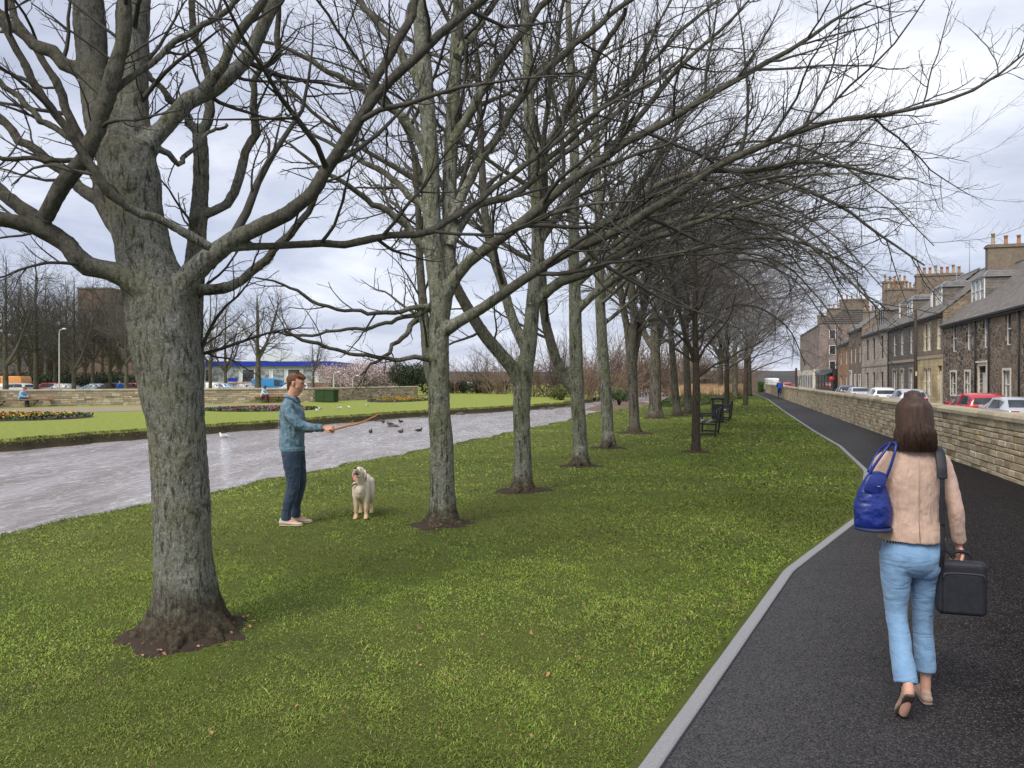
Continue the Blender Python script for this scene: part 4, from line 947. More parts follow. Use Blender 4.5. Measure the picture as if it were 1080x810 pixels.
# black shop, one storey, built out to the pavement
uS=uE+20.4
s=empty('shop',W(uS,VFAC-.6,Z0),-TH,'black single storey shop front with a red round sign and dark awning','shop')
mb=MB(); mb.box(0,7,0,22,0,3.55); mb.box(-.06,0,.0,22,3.0,3.5); mb.build('shop_front',M_BLACK,s)
for k in range(5): MB().box(-.05,.0,1.2+k*4,3.9+k*4,.9,2.7).build('shop_window',G_DARK,s)
mb=MB(); mb.add([(-.05,0,3.05),(-.05,12,3.05),(-1.1,12,2.7),(-1.1,0,2.7),(-1.1,0,2.55),(-1.1,12,2.55)],[(0,1,2,3),(3,2,5,4)]); mb.build('awning',M_PIPE,s)
M_RED=mat('red_paint',(.55,.03,.02),(.45,.03,.02),5,.4)
mb=MB(); mb.lathe([(.34,-.04),(.36,0),(.34,.04)],20); o=mb.build('sign_disc',M_RED,s,(-.1,-.09,2.1)); o.rotation_euler=(radians(90),0,0)
mb=MB(); mb.box(-.09,-.05,14,20,3.05,3.45); mb.build('fascia_board',mat('grey_fascia',(.35,.34,.30),(.3,.29,.26),4,.6),s)
# tenements that close the street
def tenement(u0,u1,h,m,label,vf=VFAC,depth=11,nf=4,base=None):
    e=empty('tenement',W(u0,vf,Z0),-TH,label,'tenement','tall stone tenements down the street'); w=u1-u0; H=h-Z0; holes=[]
    n=max(2,int(w/3.2)); fh=(H-.8)/nf
    for f_ in range(nf):
        for k in range(n):
            yc=w*(k+.5)/n; holes.append((yc-.5,yc+.5,f_*fh+1.0,f_*fh+1.0+min(1.9,fh*.6)))
    mb=facade(e,w,H,holes,m); mb.add([(0,0,0),(depth,0,0),(depth,0,H),(0,0,H)],[(0,1,2,3)]); mb.add([(0,w,0),(depth,w,0),(depth,w,H),(0,w,H)],[(3,2,1,0)]); mb.add([(depth,0,0),(depth,w,0),(depth,w,H),(depth,0,H)],[(0,1,2,3)])
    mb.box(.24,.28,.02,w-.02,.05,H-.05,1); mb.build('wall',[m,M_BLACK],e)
    for a,b_,c,d in holes:
        q=MB(); x=.1; f=.07
        q.box(x,x+.05,a,a+f,c,d); q.box(x,x+.05,b_-f,b_,c,d); q.box(x+.001,x+.049,a+f,b_-f,(c+d)/2-.04,(c+d)/2+.04); q.box(x+.001,x+.049,a+f,b_-f,c,c+f); o=q.build('window',M_WHITE,e)
        MB().box(x+.055,x+.06,a,b_,c,d).build('pane',G_DARK if (a*7+c)%2>.8 else G_NET,o)
    for f_ in range(nf):
        for k in range(3):
            xc=depth*(k+.6)/3.2; zc=f_*fh+1.0; o=MB().box(xc-.5,xc+.5,-.05,-.002,zc,zc+min(1.8,fh*.6)).build('window',M_WHITE,e); MB().box(xc-.42,xc+.42,-.07,-.052,zc+.08,zc+min(1.8,fh*.6)-.08).build('pane',G_DARK,o)
    r=MB(); r.prism([(-.2,H),(depth+.2,H),(depth*.65,H+2.4),(depth*.35,H+2.4)],'y',0,w); r.build('roof',M_SLATE,e)
    for k in (0.03,.5,.97): chimney(e,w*k,depth*.3,depth*.7,H+4.2,H+1,6)
    return e
tenement(uS+22.4,uS+58,10.8,A_PNK,'pinkish tenement with rows of sash windows beyond the black shop')
tenement(uS+.5,uS+22,10.5,R_DARK2,'dark tenement rising behind the black shop front',vf=VFAC+6.5)
tenement(uE+2,uE+24,13.2,A_GRY,'tall grey tenement with chimneys standing behind the brick house',vf=VFAC+24)
# low cream building
e=empty('shop',W(uS+22.6,VFAC-.9,Z0),-TH,'low cream painted shops with red brown pillar past the black shop','shop')
MB().box(0,.86,0,32,0,3.7).build('shop_front',M_CREAM,e)
for k in range(7): MB().box(-.04,0,1.4+k*4.4,4.2+k*4.4,.7,2.8).build('shop_window',G_NET,e); MB().box(-.3,0,31.0,32.6,0,4.4).build('pillar',mat('red_sandstone',(.20,.09,.07),(.15,.07,.055),4,.9),e)
# wooden pole
Yp=ypx(965.5,12.35); Xp=(965.5-540)/F*Yp
e=empty('utility_pole',(Xp,Yp,Z0+.12),0,'dark brown wooden pole standing on the pavement before the dark grey house','pole')
MB().tube([(0,0,0),(0,0,3.2),(.02,0,6.75)],[.12,.105,.085],12).build('pole',mat('pole_wood',(.085,.062,.042),(.05,.038,.028),9,.9,.4,stretch=(1,1,.1)),e)
MB().box(-.05,.05,-.09,-.11,2.2,2.5).build('number_plate',M_CREAM,e)
# roof aerials
for k,(px,v_,zb,zt,Yh) in enumerate(((1022.5,18.0,10.4,12.6,None),(1009,17.6,9.4,10.9,None))):
    Ya=ypx(px,v_); Xa=(px-540)/F*Ya
    e=empty('television_aerial',(Xa,Ya,zb-1.2),0,['tall mast aerial with short bars above the terrace roof','small bent rod aerial on the terrace ridge'][k],'aerial')
    MB().tube([(0,0,0),(0,0,zt-zb+1.2)],.025,6).build('mast',M_LEAD,e)
    mb=MB(); 
    for j in range(4): mb.bar((-.35,0,zt-zb+1.15-j*.16),(.35,.1,zt-zb+1.15-j*.16),.02,.02)
    mb.build('bars',M_LEAD,e)

# ------------------------------------------------------------------ cars
def paint(name,c): 
    m=mat(name,c,tuple(x*.9 for x in c),3,.28,spec=.6); b=m.node_tree.nodes['Principled BSDF']; b.inputs['Coat Weight'].default_value=.6; b.inputs['Coat Roughness'].default_value=.08; return m
M_TYRE=mat('tyre_rubber',(.02,.02,.02),(.03,.03,.03),20,.85); M_RIM=mat('alloy_rim',(.45,.45,.47),(.3,.3,.32),9,.35,metal=.8)
G_CAR=glass('car_glass',(.035,.045,.05),.04); M_TAIL=mat('tail_lens',(.45,.01,.01),(.3,.01,.01),9,.2); M_HEAD=mat('head_lens',(.75,.77,.78),(.5,.52,.55),9,.15)
M_PLATE=mat('plate',(.7,.6,.15),(.65,.55,.13),3,.5)
HATCH=[(-2.0,.42,.75,.80,.72,.62),(-1.95,.30,.90,1.0,.83,.70),(-1.80,.25,.95,1.30,.86,.58),(-1.45,.22,.96,1.45,.87,.60),(-.6,.2,.95,1.48,.88,.62),(.25,.2,.93,1.42,.88,.61),(.62,.2,.92,1.28,.88,.62),(1.08,.2,.90,.95,.87,.76),(1.6,.22,.80,.86,.85,.74),(1.93,.28,.66,.74,.78,.66),(2.03,.36,.56,.60,.70,.6)]
SALOON=[(-2.2,.42,.75,.82,.70,.60),(-2.12,.30,.92,.97,.82,.74),(-1.7,.25,.95,1.02,.86,.74),(-1.15,.22,.95,1.32,.87,.60),(-.75,.2,.94,1.40,.88,.60),(.1,.2,.93,1.40,.88,.60),(.5,.2,.92,1.28,.88,.61),(1.05,.2,.90,.95,.87,.76),(1.75,.22,.80,.86,.85,.74),(2.1,.28,.66,.74,.78,.66),(2.2,.36,.56,.60,.70,.6)]
VAN=[(-2.5,.42,1.05,1.3,.86,.80),(-2.46,.30,1.1,2.05,.94,.86),(-2.3,.28,1.1,2.25,.95,.84),(.2,.26,1.1,2.28,.96,.84),(1.0,.26,1.1,2.2,.96,.82),(1.3,.26,1.1,2.0,.96,.80),(1.85,.28,1.08,1.25,.94,.80),(2.3,.3,.9,1.02,.9,.78),(2.5,.36,.7,.78,.82,.7)]
def make_car(kind, st, body, label, group, glass_to=None, side_windows=True):
    e=empty(kind,(0,0,0),0,label,'van' if 'van' in kind else 'car',group)
    mb=MB(); ring=[]
    for (y,zb,zl,zt,hw,rw) in st:
        ring.append([(-hw*.90,y,zb),(-hw,y,zb+.16),(-hw*1.01,y,(zb+zl)/2+.05),(-hw*.985,y,zl),(-rw-.035,y,zt-.05),(-rw+.10,y,zt),(rw-.10,y,zt),(rw+.035,y,zt-.05),(hw*.985,y,zl),(hw*1.01,y,(zb+zl)/2+.05),(hw,y,zb+.16),(hw*.90,y,zb)])
    n=12; v=[p for r in ring for p in r]; f=[]; 
    for k in range(len(st)-1):
        for i in range(n): f.append((k*n+i,k*n+(i+1)%n,(k+1)*n+(i+1)%n,(k+1)*n+i))
    f.append(tuple(range(n))[::-1]); f.append(tuple((len(st)-1)*n+i for i in range(n)))
    mb.add(v,f,0,True); b=mb.build('body',body,e)
    bv=b.modifiers.new('bevel','BEVEL'); bv.width=.02; bv.segments=2; bv.limit_method='ANGLE'; bv.angle_limit=radians(35)
    # glass: side panes between belt and roof, and the raked screens, each a little proud of the skin
    cab=[k for k in range(len(st)) if st[k][3]-st[k][2]>.28]
    a,z=cab[0],cab[-1]
    def lerp(p,q,t): return tuple(p[i]*(1-t)+q[i]*t for i in range(3))
    for sd in (0,1):
        i0,i1=(3,4) if sd==0 else (8,7); off=-.012 if sd==0 else .012
        ks=list(range(a,z+1)) if 'van' not in kind else list(range(max(z-2,a),z+1))
        w_=MB(); vs=[]
        for k in ks:
            p=ring[k][i0]; q=ring[k][i1]; lo=lerp(p,q,.10); hi=lerp(p,q,.86)
            vs+= [(lo[0]+off,lo[1],lo[2]),(hi[0]+off,hi[1],hi[2])]
        w_.add(vs,[(2*j,2*j+1,2*j+3,2*j+2) for j in range(len(ks)-1)]); o=w_.build('side_window',G_CAR,e)
        # pillar
        m_=MB(); km=ks[len(ks)//2]; p=ring[km][i0]; q=ring[km][i1]; m_.bar((p[0]+off*1.6,p[1],p[2]),(q[0]+off*1.6,q[1],q[2]),.03,.07); m_.build('pillar',body,o)
    def screen(k0,k1,name,tv):
        s_=MB(); A=ring[k0]; B=ring[k1]; o_=.012*tv
        lo0=lerp(A[4],B[4],.08); lo1=lerp(A[7],B[7],.08); hi0=lerp(A[4],B[4],.92); hi1=lerp(A[7],B[7],.92)
        q=[(lo0[0]*.88,lo0[1]+o_*2,lo0[2]+.045),(lo1[0]*.88,lo1[1]+o_*2,lo1[2]+.045),(hi1[0]*.88,hi1[1]+o_*2,hi1[2]+.058),(hi0[0]*.88,hi0[1]+o_*2,hi0[2]+.058)]
        s_.add(q,[(0,1,2,3)]); s_.build(name,G_CAR,e)
    screen(z+1,z,'windscreen',1); 
    if 'van' not in kind: screen(a-1 if a>0 else a,a if st[a][3]-st[a-1][3]>.2 else a,'rear_window',-1)
    L=st[-1][0]; R_=st[0][0]; wb_=(R_*.66,L*.66)
    for y in wb_:
        for sx in (-1,1):
            t_=MB().lathe([(.20,-.09),(.30,-.10),(.32,-.07),(.32,.07),(.30,.10),(.20,.09)],20); o=t_.build('wheel',M_TYRE,e,(sx*.80,y,.32)); o.rotation_euler=(0,radians(90),0)
            r_=MB().lathe([(.02,-.085),(.20,-.08),(.205,.08),(.02,.10)],14); r_.build('rim',M_RIM,o)
    for sx in (-1,1):
        MB().box(sx*.62-.13,sx*.62+.13,R_+.0,R_+.10,.74,.92).build('tail_light',M_TAIL,e,bevel=.02)
        MB().box(sx*.56-.14,sx*.56+.14,L-.16,L-.06,.58,.70).build('headlight',M_HEAD,e,bevel=.02)
        MB().box(sx*.95-.08,sx*.95+.08,st[z][0]+.1,st[z][0]+.22,.93,1.06).build('wing_mirror',body,e,bevel=.02)
    MB().box(-.26,.26,R_-.015,R_+.02,.52,.63).build('number_plate',M_PLATE,e)
    return e
P_RED=paint('red_car_paint',(.50,.012,.018)); P_SIL=paint('silver_paint',(.42,.44,.47)); P_WHT=paint('white_car_paint',(.75,.76,.78)); P_NVY=paint('navy_paint',(.03,.045,.09)); P_BLK=paint('black_paint',(.015,.015,.018)); P_BLU=paint('sky_blue_paint',(.03,.33,.75)); P_PBL=paint('pale_blue_paint',(.30,.45,.60))
def place(e,x,y,z,rz): e.location=(x,y,z); e.rotation_euler=(0,0,rz)
def street_car(kind,st,m,px,v,label):
    e=make_car(kind,st,m,label,'cars parked along the terrace'); Yc=ypx(px,v); Xc=(px-540)/F*Yc; place(e,Xc,Yc,STREET+.004,-TH); return e
street_car('parked_car',HATCH,P_RED,1029,10.6,'bright red hatchback parked in front of the dark rubble house')
street_car('parked_car',SALOON,P_SIL,1069,10.6,'silver car with red tail lights at the right edge, behind the red hatchback')
street_car('parked_car',HATCH,P_SIL,957,10.8,'silver grey car directly above the woman head, by the wooden pole')
street_car('parked_car',HATCH,P_WHT,929,10.8,'white car parked before the pale ashlar house')
street_car('parked_car',SALOON,P_SIL,905,10.8,'pale silver car parked before the tall dark tenement')
street_car('parked_car',HATCH,P_NVY,892,10.9,'dark blue car parked next to the brick house')
e=make_car('parked_van',VAN,P_WHT,'large white van parked past the end of the sandstone wall','vans'); place(e,(813-540)/F*132,132,STREET+.01,-TH+radians(8))
e=make_car('parked_car',HATCH,P_RED,'small red car seen beside the jogger at the far end of the street','cars parked along the terrace'); place(e,(830-540)/F*140,140,STREET+.01,-TH)
# ------------------------------------------------------------------ the far bank
def leaf_cloud(blobs, n, size, seed, flat=.5, cols=((.03,.05,.02),(.05,.08,.03)), jitter=.25):
    """n small leaf faces spread through ellipsoid blobs (cx,cy,cz,rx,ry,rz)"""
    r=np.random.RandomState(seed); B=np.array(blobs,float); vol=B[:,3]*B[:,4]*B[:,5]; k=r.choice(len(B),n,p=vol/vol.sum())
    d=unit(r.normal(size=(n,3))); rad=r.uniform(.35,1,n)**.45
    c=B[k,:3]+d*rad[:,None]*B[k,3:6]*(1+jitter*r.normal(size=(n,1))*.5)
    a=unit(r.normal(size=(n,3))); b=unit(np.cross(a,r.normal(size=(n,3)))); s=size*r.uniform(.6,1.4,(n,1))
    V=np.stack([c-a*s,c+b*s*flat,c+a*s,c-b*s*flat],1).reshape(-1,3)
    Q=np.arange(n*4).reshape(-1,4); t=r.rand(n,1); C0=np.array(cols[0]); C1=np.array(cols[1]); col=np.repeat(C0*(1-t)+C1*t,4,0)
    return V,Q,col
M_LEAF=attr_mat('leaf',nscale=3,namt=.3,bump=0,rough=.7)
M_PETAL=attr_mat('petal',nscale=3,namt=.1,bump=0,rough=.7)
GND=lambda x,y: -.02
# mature trees behind the far wall: three kinds, then copies
FAR='bare trees behind the wall across the river'
def far_variant(seed,H,n,label,mt,r=.28,name='bare_tree',Lr=(3.5,6.8),lv=None,stems=3,forkh=.2,elev=(5,55),droop=.012):
    return free_tree((0,0,-.1),H,r,seed,forkh,n,Lr,droop,label=label,group=FAR,mats=(B_FAR,mt),stems=stems,levels=lv or LV_FAR,vox=.08,name=name,roots=.3,elev=elev)
LV_FAR=[dict(m=13,lf=.45,ang=52,K=7,trop=.03,wig=.13,t0=.15,rf=.6,tip=.016,dens=2.1,sides=4,lmin=.7,lmax=3.4),
        dict(m=7,lf=.5,ang=48,K=5,trop=.03,wig=.19,t0=.1,rf=.6,tip=.011,dens=3.2,sides=3,lmin=.4,lmax=1.8),
        dict(m=3,lf=.5,ang=40,K=4,trop=.04,wig=.2,t0=.15,rf=.7,tip=.008,dens=3.0,sides=3,lmin=.3,lmax=.9)]
V1=far_variant(61,16.5,24,'',M_TWIG); V2=far_variant(62,15.5,26,'',M_TWIGG,stems=4); V3=far_variant(63,11,22,'',M_TWIG,r=.34,stems=4,forkh=.3,Lr=(3,5.5))
spots=[(V1,38,82,1.0,'tallest bare tree behind the far wall, right of the left seated man'),
       (V2,6,76,1.0,'bare tree over the orange van at the left edge of the picture'),
       (V2,20,95,.95,'bare tree rising directly behind the man seated on the plank'),
       (V1,58,98,.85,'bare tree next to the pale lamp post across the river'),
       (V2,78,80,.88,'bare tree in front of the brown brick tower, over the silver car'),
       (V1,98,90,.9,'bare tree before the right side of the brown brick tower'),
       (V2,116,84,.8,'bare tree over the black car across the river'),
       (V1,133,78,.82,'bare tree whose stem shows just left of the thickest trunk'),
       (V2,-25,84,1.0,'bare tree across the river beyond the left picture edge'),
       (V1,-60,78,1.0,'bare tree furthest left across the river, beyond the picture edge'),
       (V2,160,95,.85,'bare tree across the river hidden behind the thickest trunk'),
       (V1,222,86,.78,'bare tree with several thin stems just right of the thickest trunk'),
       (V2,238,98,.86,'slim bare tree before the blue roofed building, over the pale blue car'),
       (V3,272,76,1.0,'broad dark bare tree before the blue fascia, left of the man in denim'),
       (V3,330,112,.7,'small round bare tree behind the head of the man in denim'),
       (V1,205,125,.8,'distant bare tree behind the blue roofed building'),
       (V1,-8,88,.95,'bare tree over the left end of the plank seat, at the picture border'),(V2,30,120,1.2,'tall far bare tree left of the brick tower'),(V1,48,112,1.1,'tall far bare tree just left of the lamp post'),(V1,70,125,1.2,'tall far bare tree touching the left side of the brick tower'),
       (V2,90,115,1.0,'far bare tree in the middle of the brick tower front'),(V1,108,130,1.15,'far bare tree at the right corner of the brick tower'),(V2,126,118,1.1,'far bare tree right of the brick tower, above the dull brick block')]
rr=random.Random(4); used=set()
for (v,px,Yd,s_,lab) in spots:
    o=v if v.name not in used else copy_tree(v); used.add(v.name)
    o.location=((px-540)/F*Yd,Yd,-.1); o.scale=(s_,s_,s_); o.rotation_euler=(0,0,rr.uniform(0,6.28)); o['label']=lab
# brushwood on the far bend
def shrub_variant(seed,H,mt,n=26,spread=.75):
    r=np.random.RandomState(seed); P=[];R=[]
    for k in range(n):
        a=r.uniform(0,6.28); e=radians(r.uniform(35,88)); d=np.array([cos(a)*cos(e),sin(a)*cos(e),sin(e)]); L=H*r.uniform(.7,1.15); p=np.array([r.normal()*.5,r.normal()*.5,-.1]); pts=[p.copy()]
        for s in range(7):
            d=d+r.normal(size=3)*.08; d[2]+=.02-.045*s*spread; d/=np.linalg.norm(d); p=p+d*L/7; pts.append(p.copy())
        P.append(pts); R.append(np.linspace(.05,.012,8))
    P=np.array(P);R=np.array(R); parts=[tubes(P,R,5)]; cur=(P,R)
    for lv in (dict(m=10,lf=.4,ang=32,K=5,trop=.0,wig=.14,t0=.1,rf=.6,tip=.013,dens=1.9,lmin=.5,lmax=2.4),dict(m=5,lf=.5,ang=34,K=4,trop=.0,wig=.16,t0=.1,rf=.7,tip=.010,dens=2.4,lmin=.35,lmax=1.2),dict(m=3,lf=.5,ang=36,K=3,trop=.0,wig=.16,t0=.1,rf=.7,tip=.009,dens=2.2,lmin=.3,lmax=.7)):
        cur=grow(cur[0],cur[1],r,**lv); cur=above_ground(*cur,zmin=.0); parts.append(tubes(cur[0],cur[1],3))
    v,q=merge(parts); return np_mesh('thicket',v,q,mats=[mt],smooth=True)
M_BRUSH=mat('brushwood',(.27,.195,.14),(.16,.11,.075),1.5,.95,0); M_BRUSH2=mat('grey_brushwood',(.155,.115,.09),(.10,.078,.062),1.5,.95,0)
SV=[shrub_variant(71,5.5,M_BRUSH),shrub_variant(72,6.5,M_BRUSH2),shrub_variant(73,4.5,M_BRUSH)]
def put_mesh(name,me,x,y,z,s,rz,label,cat,group):
    o=link(name,me,None,(x,y,z),rz); o.scale=(s,s,s*random.uniform(.9,1.1)); tag(o,label,cat,group); return o
TH_G='leafless brown bushes along the far bend of the river'
sp=[(480,96,.8,'low grey brown bush behind the clipped bushes, right of the second trunk'),(505,100,1.05,'domed brown bush seen between the second and third trunks'),(527,92,1.15,'domed brown bush just left of the third trunk'),
    (560,80,1.0,'brown bush directly behind the third trunk'),(585,78,1.1,'tan bush between the third and fourth trunks, by the tip of the lawn'),(602,90,1.3,'tall brown bush behind the fourth trunk'),
    (622,74,1.0,'tan bush between the fourth and fifth trunks at the water edge'),(640,92,1.35,'tall brown bush behind the fifth trunk'),(655,78,1.0,'tan bush between the fifth and sixth trunks at the water edge'),
    (672,95,1.3,'tall brown bush behind the sixth trunk'),(690,100,1.3,'tall brown bush behind the short thick seventh trunk'),(706,96,1.2,'brown bush left of the slender leaning trunk'),(722,104,1.3,'brown bush behind the last trunk of the row'),
    (742,112,1.3,'brown bush above the pale reeds'),(760,118,1.3,'brown bush behind the litter bin and reeds'),(780,128,1.3,'brown bush left of the brown stone slab'),(545,118,1.4,'tall bush far behind the third trunk'),(618,120,1.7,'tallest bush behind the fourth and fifth trunks'),(660,125,1.7,'tall bush far behind the sixth trunk'),(700,130,1.7,'tall bush furthest behind the seventh trunk'),(735,140,1.8,'tall bush furthest behind the reeds'),(770,150,1.7,'tall bush in front of the tenements, behind the slim trees')]
for k,(px,Yd,s_,lab) in enumerate(sp): put_mesh('bare_bush',SV[k%3],(px-540)/F*Yd,Yd,-.25,s_,k*1.7,lab,'bush',TH_G)
# cherry trees in blossom
def cherry(px,Yd,H,Rr,seed,label,pink=1.0):
    e=free_tree(((px-540)/F*Yd,Yd,-.1),H*.72,.14,seed,.22,22,(Rr*.6,Rr),.03,label=label,group='small flowering trees behind the wall',mats=(B_YOUNG,M_TWIGRED),levels=LV_FAR[:2],stems=3,vox=.06,name='cherry_tree',roots=.2,elev=(15,60))
    r=np.random.RandomState(seed); bl=[(r.normal()*Rr*.4,r.normal()*Rr*.4,H*r.uniform(.35,.85),Rr*.5,Rr*.5,Rr*.32) for _ in range(9)]
    V,Q,c=leaf_cloud(bl,int(3800*pink),.075,seed,.8,((.36,.25,.25),(.52,.41,.42)),.5)
    link('blossom',np_mesh('blossom',V,Q,mats=[M_PETAL],col=c),e); return e
cherry(362,100,3.6,3.2,81,'small pink flowering tree just right of the man in denim, behind the wall')
cherry(384,92,4.4,3.2,82,'reddish flowering tree with the tallest dome, above the green box and wall')
cherry(407,96,3.8,3.4,83,'pale pink flowering tree left of the dark evergreen bush')
cherry(428,104,4.0,3.2,84,'pink flowering tree behind the dark evergreen bush',.8)
def evergreen(px,Yd,rx,h,seed,label,cols,n=5000,size=.10,name='evergreen_bush',gz=-.05,group=None):
    x=(px-540)/F*Yd; r=np.random.RandomState(seed); e=empty(name,(x,Yd,gz),0,label,'bush',group)
    bl=[(r.normal()*rx*.35,r.normal()*rx*.35,h*r.uniform(.3,.68),rx*r.uniform(.4,.65),rx*r.uniform(.4,.65),h*r.uniform(.25,.4)) for _ in range(8)]
    V,Q,c=leaf_cloud(bl,n,size,seed,.5,cols,.25); link('crown',np_mesh('crown',V,Q,mats=[M_LEAF],col=c),e)
    mb=MB()
    for k in range(5): a=k*1.3; mb.tube([(0,0,-.2),(cos(a)*rx*.2,sin(a)*rx*.2,h*.35),(cos(a)*rx*.45,sin(a)*rx*.45,h*.7)],[.08,.05,.02],6)
    mb.build('stem',B_FAR,e)
DK=((.018,.028,.014),(.045,.062,.028))
evergreen(436,82,2.6,3.9,91,'large dark evergreen bush at the right end of the far wall',DK,9000)
evergreen(398,100,2.2,1.9,92,'low dark shrub under the flowering trees',DK,2500)
evergreen(368,104,2.4,1.7,93,'low dark shrub behind the green box',DK,2500)
for k,px in enumerate((476,489,503,517,530)):
    evergreen(px,96,1.05,1.75,94+k,['clipped dark bush just right of the second trunk','second clipped dark bush right of the second trunk','middle one of five clipped dark bushes under the brown dome','fourth clipped dark bush counting from the second trunk','clipped dark bush nearest to the third trunk'][k],DK,1600,.09,'clipped_bush',group='clipped bushes at the lawn end')
evergreen(592,66,1.3,1.3,99,'yellow green weedy bush at the water edge behind the fourth trunk',((.06,.075,.02),(.14,.15,.05)),1500,.08)
evergreen(653,60,1.3,1.2,100,'green sedge bush at the water edge between fifth and sixth trunks',((.03,.055,.02),(.10,.14,.05)),1500,.08)
for k,px in enumerate((0,30,62,95,125,150)):
    evergreen(px,104,3.0,3.0,110+k,['dark hedge shrub behind the orange van','dark hedge shrub behind the left seated man','dark hedge shrub behind the pale lamp post','dark hedge shrub behind the silver cars across the river','dark hedge shrub above the black car','dark hedge shrub partly behind the thickest trunk'][k],DK,2600,.14,group='dark shrubs behind the parked cars')
# buildings behind
def block(name,px0,px1,Yd,z1,m,label,depth=12,rows=0,z0=-.3,cat='building',wcol=None,fh=3.0,roofs=True):
    x0=(px0-540)/F*Yd; w=(px1-px0)/F*Yd; e=empty(name,(x0,Yd,z0),0,label,cat); H=z1-z0
    mb=MB(); mb.box(0,w,0,depth,0,H); mb.build('wall',m,e)
    if roofs:
        MB().box(-.2,w+.2,-.2,depth+.2,H+.002,H+.35).build('roof',M_SLATE,e)
    for r_ in range(rows):
        n=int(w/2.6)
        for k in range(n):
            xc=w*(k+.5)/n; o=MB().box(xc-.6,xc+.6,-.05,.02,1.2+r_*fh,2.6+r_*fh).build('window',M_PIPE,e)
            MB().box(xc-.52,xc+.52,-.07,-.052,1.28+r_*fh,2.52+r_*fh).build('pane',wcol or G_DARK,o)
    return e
A_TOW=ashlar('brown_brick',(.17,.105,.080),(.14,.085,.066),(.10,.07,.06),.5,.16); A_TOW2=ashlar('dull_brick',(.15,.10,.082),(.12,.08,.066),(.09,.07,.06),.5,.16)
block('brick_tower',82,117,185,23.5,A_TOW,'brown brick tower rising behind the bare trees at left',9,0)
block('apartment_block',42,146,200,15.5,A_TOW2,'long dull brick block around the foot of the brown tower',14,4)
block('apartment_block',-60,30,190,12,A_TOW2,'brown block behind the trees at the left edge',12,3)
block('apartment_block',118,150,170,17,A_TOW,'brick block showing just left of the thickest trunk',10,4)
M_BLUE=mat('blue_fascia',(.012,.035,.42),(.015,.04,.33),3,.45); M_BRK=ashlar('brick_boundary',(.30,.19,.13),(.24,.15,.11),(.2,.17,.13),.25,.08)
x0=(206-540)/F*128; x1=(350-540)/F*128
e=empty('retail_shed',(x0,128,-.2),0,'long white building with bright blue roof fascia across the river','building'); w_=x1-x0
MB().box(0,w_,0,16,0,4.4).build('wall',mat('white_cladding',(.62,.64,.68),(.5,.52,.56),2,.5),e)
MB().box(-.5,w_+.4,-.6,16.3,4.15,4.95).build('fascia',M_BLUE,e)
for k in range(9):
    xc=w_*(k+.5)/9; o=MB().box(xc-1.05,xc+1.05,-.06,.02,1.2,3.7).build('window',M_WHITE,e); MB().box(xc-.95,xc+.95,-.09,-.062,1.3,3.6).build('pane',G_NET if k%3 else G_DARK,o)
MB().box(w_*.24,w_*.31,-.12,.02,.0,2.2).build('door',M_BLUE,e)
x0=(258-540)/F*160
e=empty('warehouse',(x0,160,-.2),0,'pale metal roofed hall standing behind the blue fascia building','building')
MB().box(0,14,0,20,0,6.0).build('wall',mat('pale_cladding',(.6,.63,.68),(.5,.53,.58),2,.5),e)
MB().prism([(0,6.0),(14,6.0),(7,8.2)],'y',0,20).build('roof',mat('pale_metal_roof',(.62,.66,.72),(.55,.58,.64),2,.4),e)
e=stone_wall('boundary_wall',((200-540)/F*112,112),((352-540)/F*112,112),-.2,1.6,.4,course=.25,ln=(.5,1.1),seed=31,tones=[(.26,.16,.11),(.22,.14,.10),(.30,.19,.13)],label='reddish brick boundary wall below the blue fascia building',skip_back=True)
# distant rise and town line behind everything
def ridge_sheet(Y,h,seed,x0,x1,m,name):
    n=160; xs=np.linspace(x0,x1,n); z=h*(1+.35*snoise(xs*.02,xs*0,seed)+.12*snoise(xs*.13,xs*0,seed+1)); V=[]
    for x,zz in zip(xs,z): V+= [(x,Y,-2),(x,Y+8,zz*.6),(x,Y+30,zz),(x,Y+90,-2)]
    i=np.arange(n-1)[:,None]*4+np.arange(3)[None]; o=link(name,np_mesh(name,V,np.stack([i,i+4,i+5,i+1],-1).reshape(-1,4),mats=[m],smooth=True)); tag(o,kind='structure')
ridge_sheet(330,5.5,5,-500,520,mat('wooded_hill',(.115,.108,.105),(.08,.077,.074),.15,1.0,1.0,.6,dist=2),'hills')
# lamp posts
def lamp_post(px,Yd,H,label,r=.07):
    x=(px-540)/F*Yd; e=empty('street_lamp',(x,Yd,-.1),0,label,'street lamp','street lamps across the river')
    MB().tube([(0,0,0),(0,0,1.2),(0,0,H-.3),(.05,0,H),(.5,-.2,H+.12)],[r*1.5,r,r*.75,r*.6,r*.5],10).build('post',mat('pale_post',(.50,.50,.47),(.4,.4,.38),5,.5),e)
    MB().lathe([(.05,0),(.16,.02),(.18,.08),(.08,.14)],12).build('lamp_head',M_WHITE,e,(.62,-.24,H+.05))
lamp_post(62.5,74,6.6,'pale tall lamp post across the river among the left bare trees')
lamp_post(352,88,2.6,'short white post behind the green box',.10); lamp_post(372,90,2.2,'short white post between the pink trees',.08); lamp_post(216,90,8,'lamp post hidden mostly by the thickest trunk')
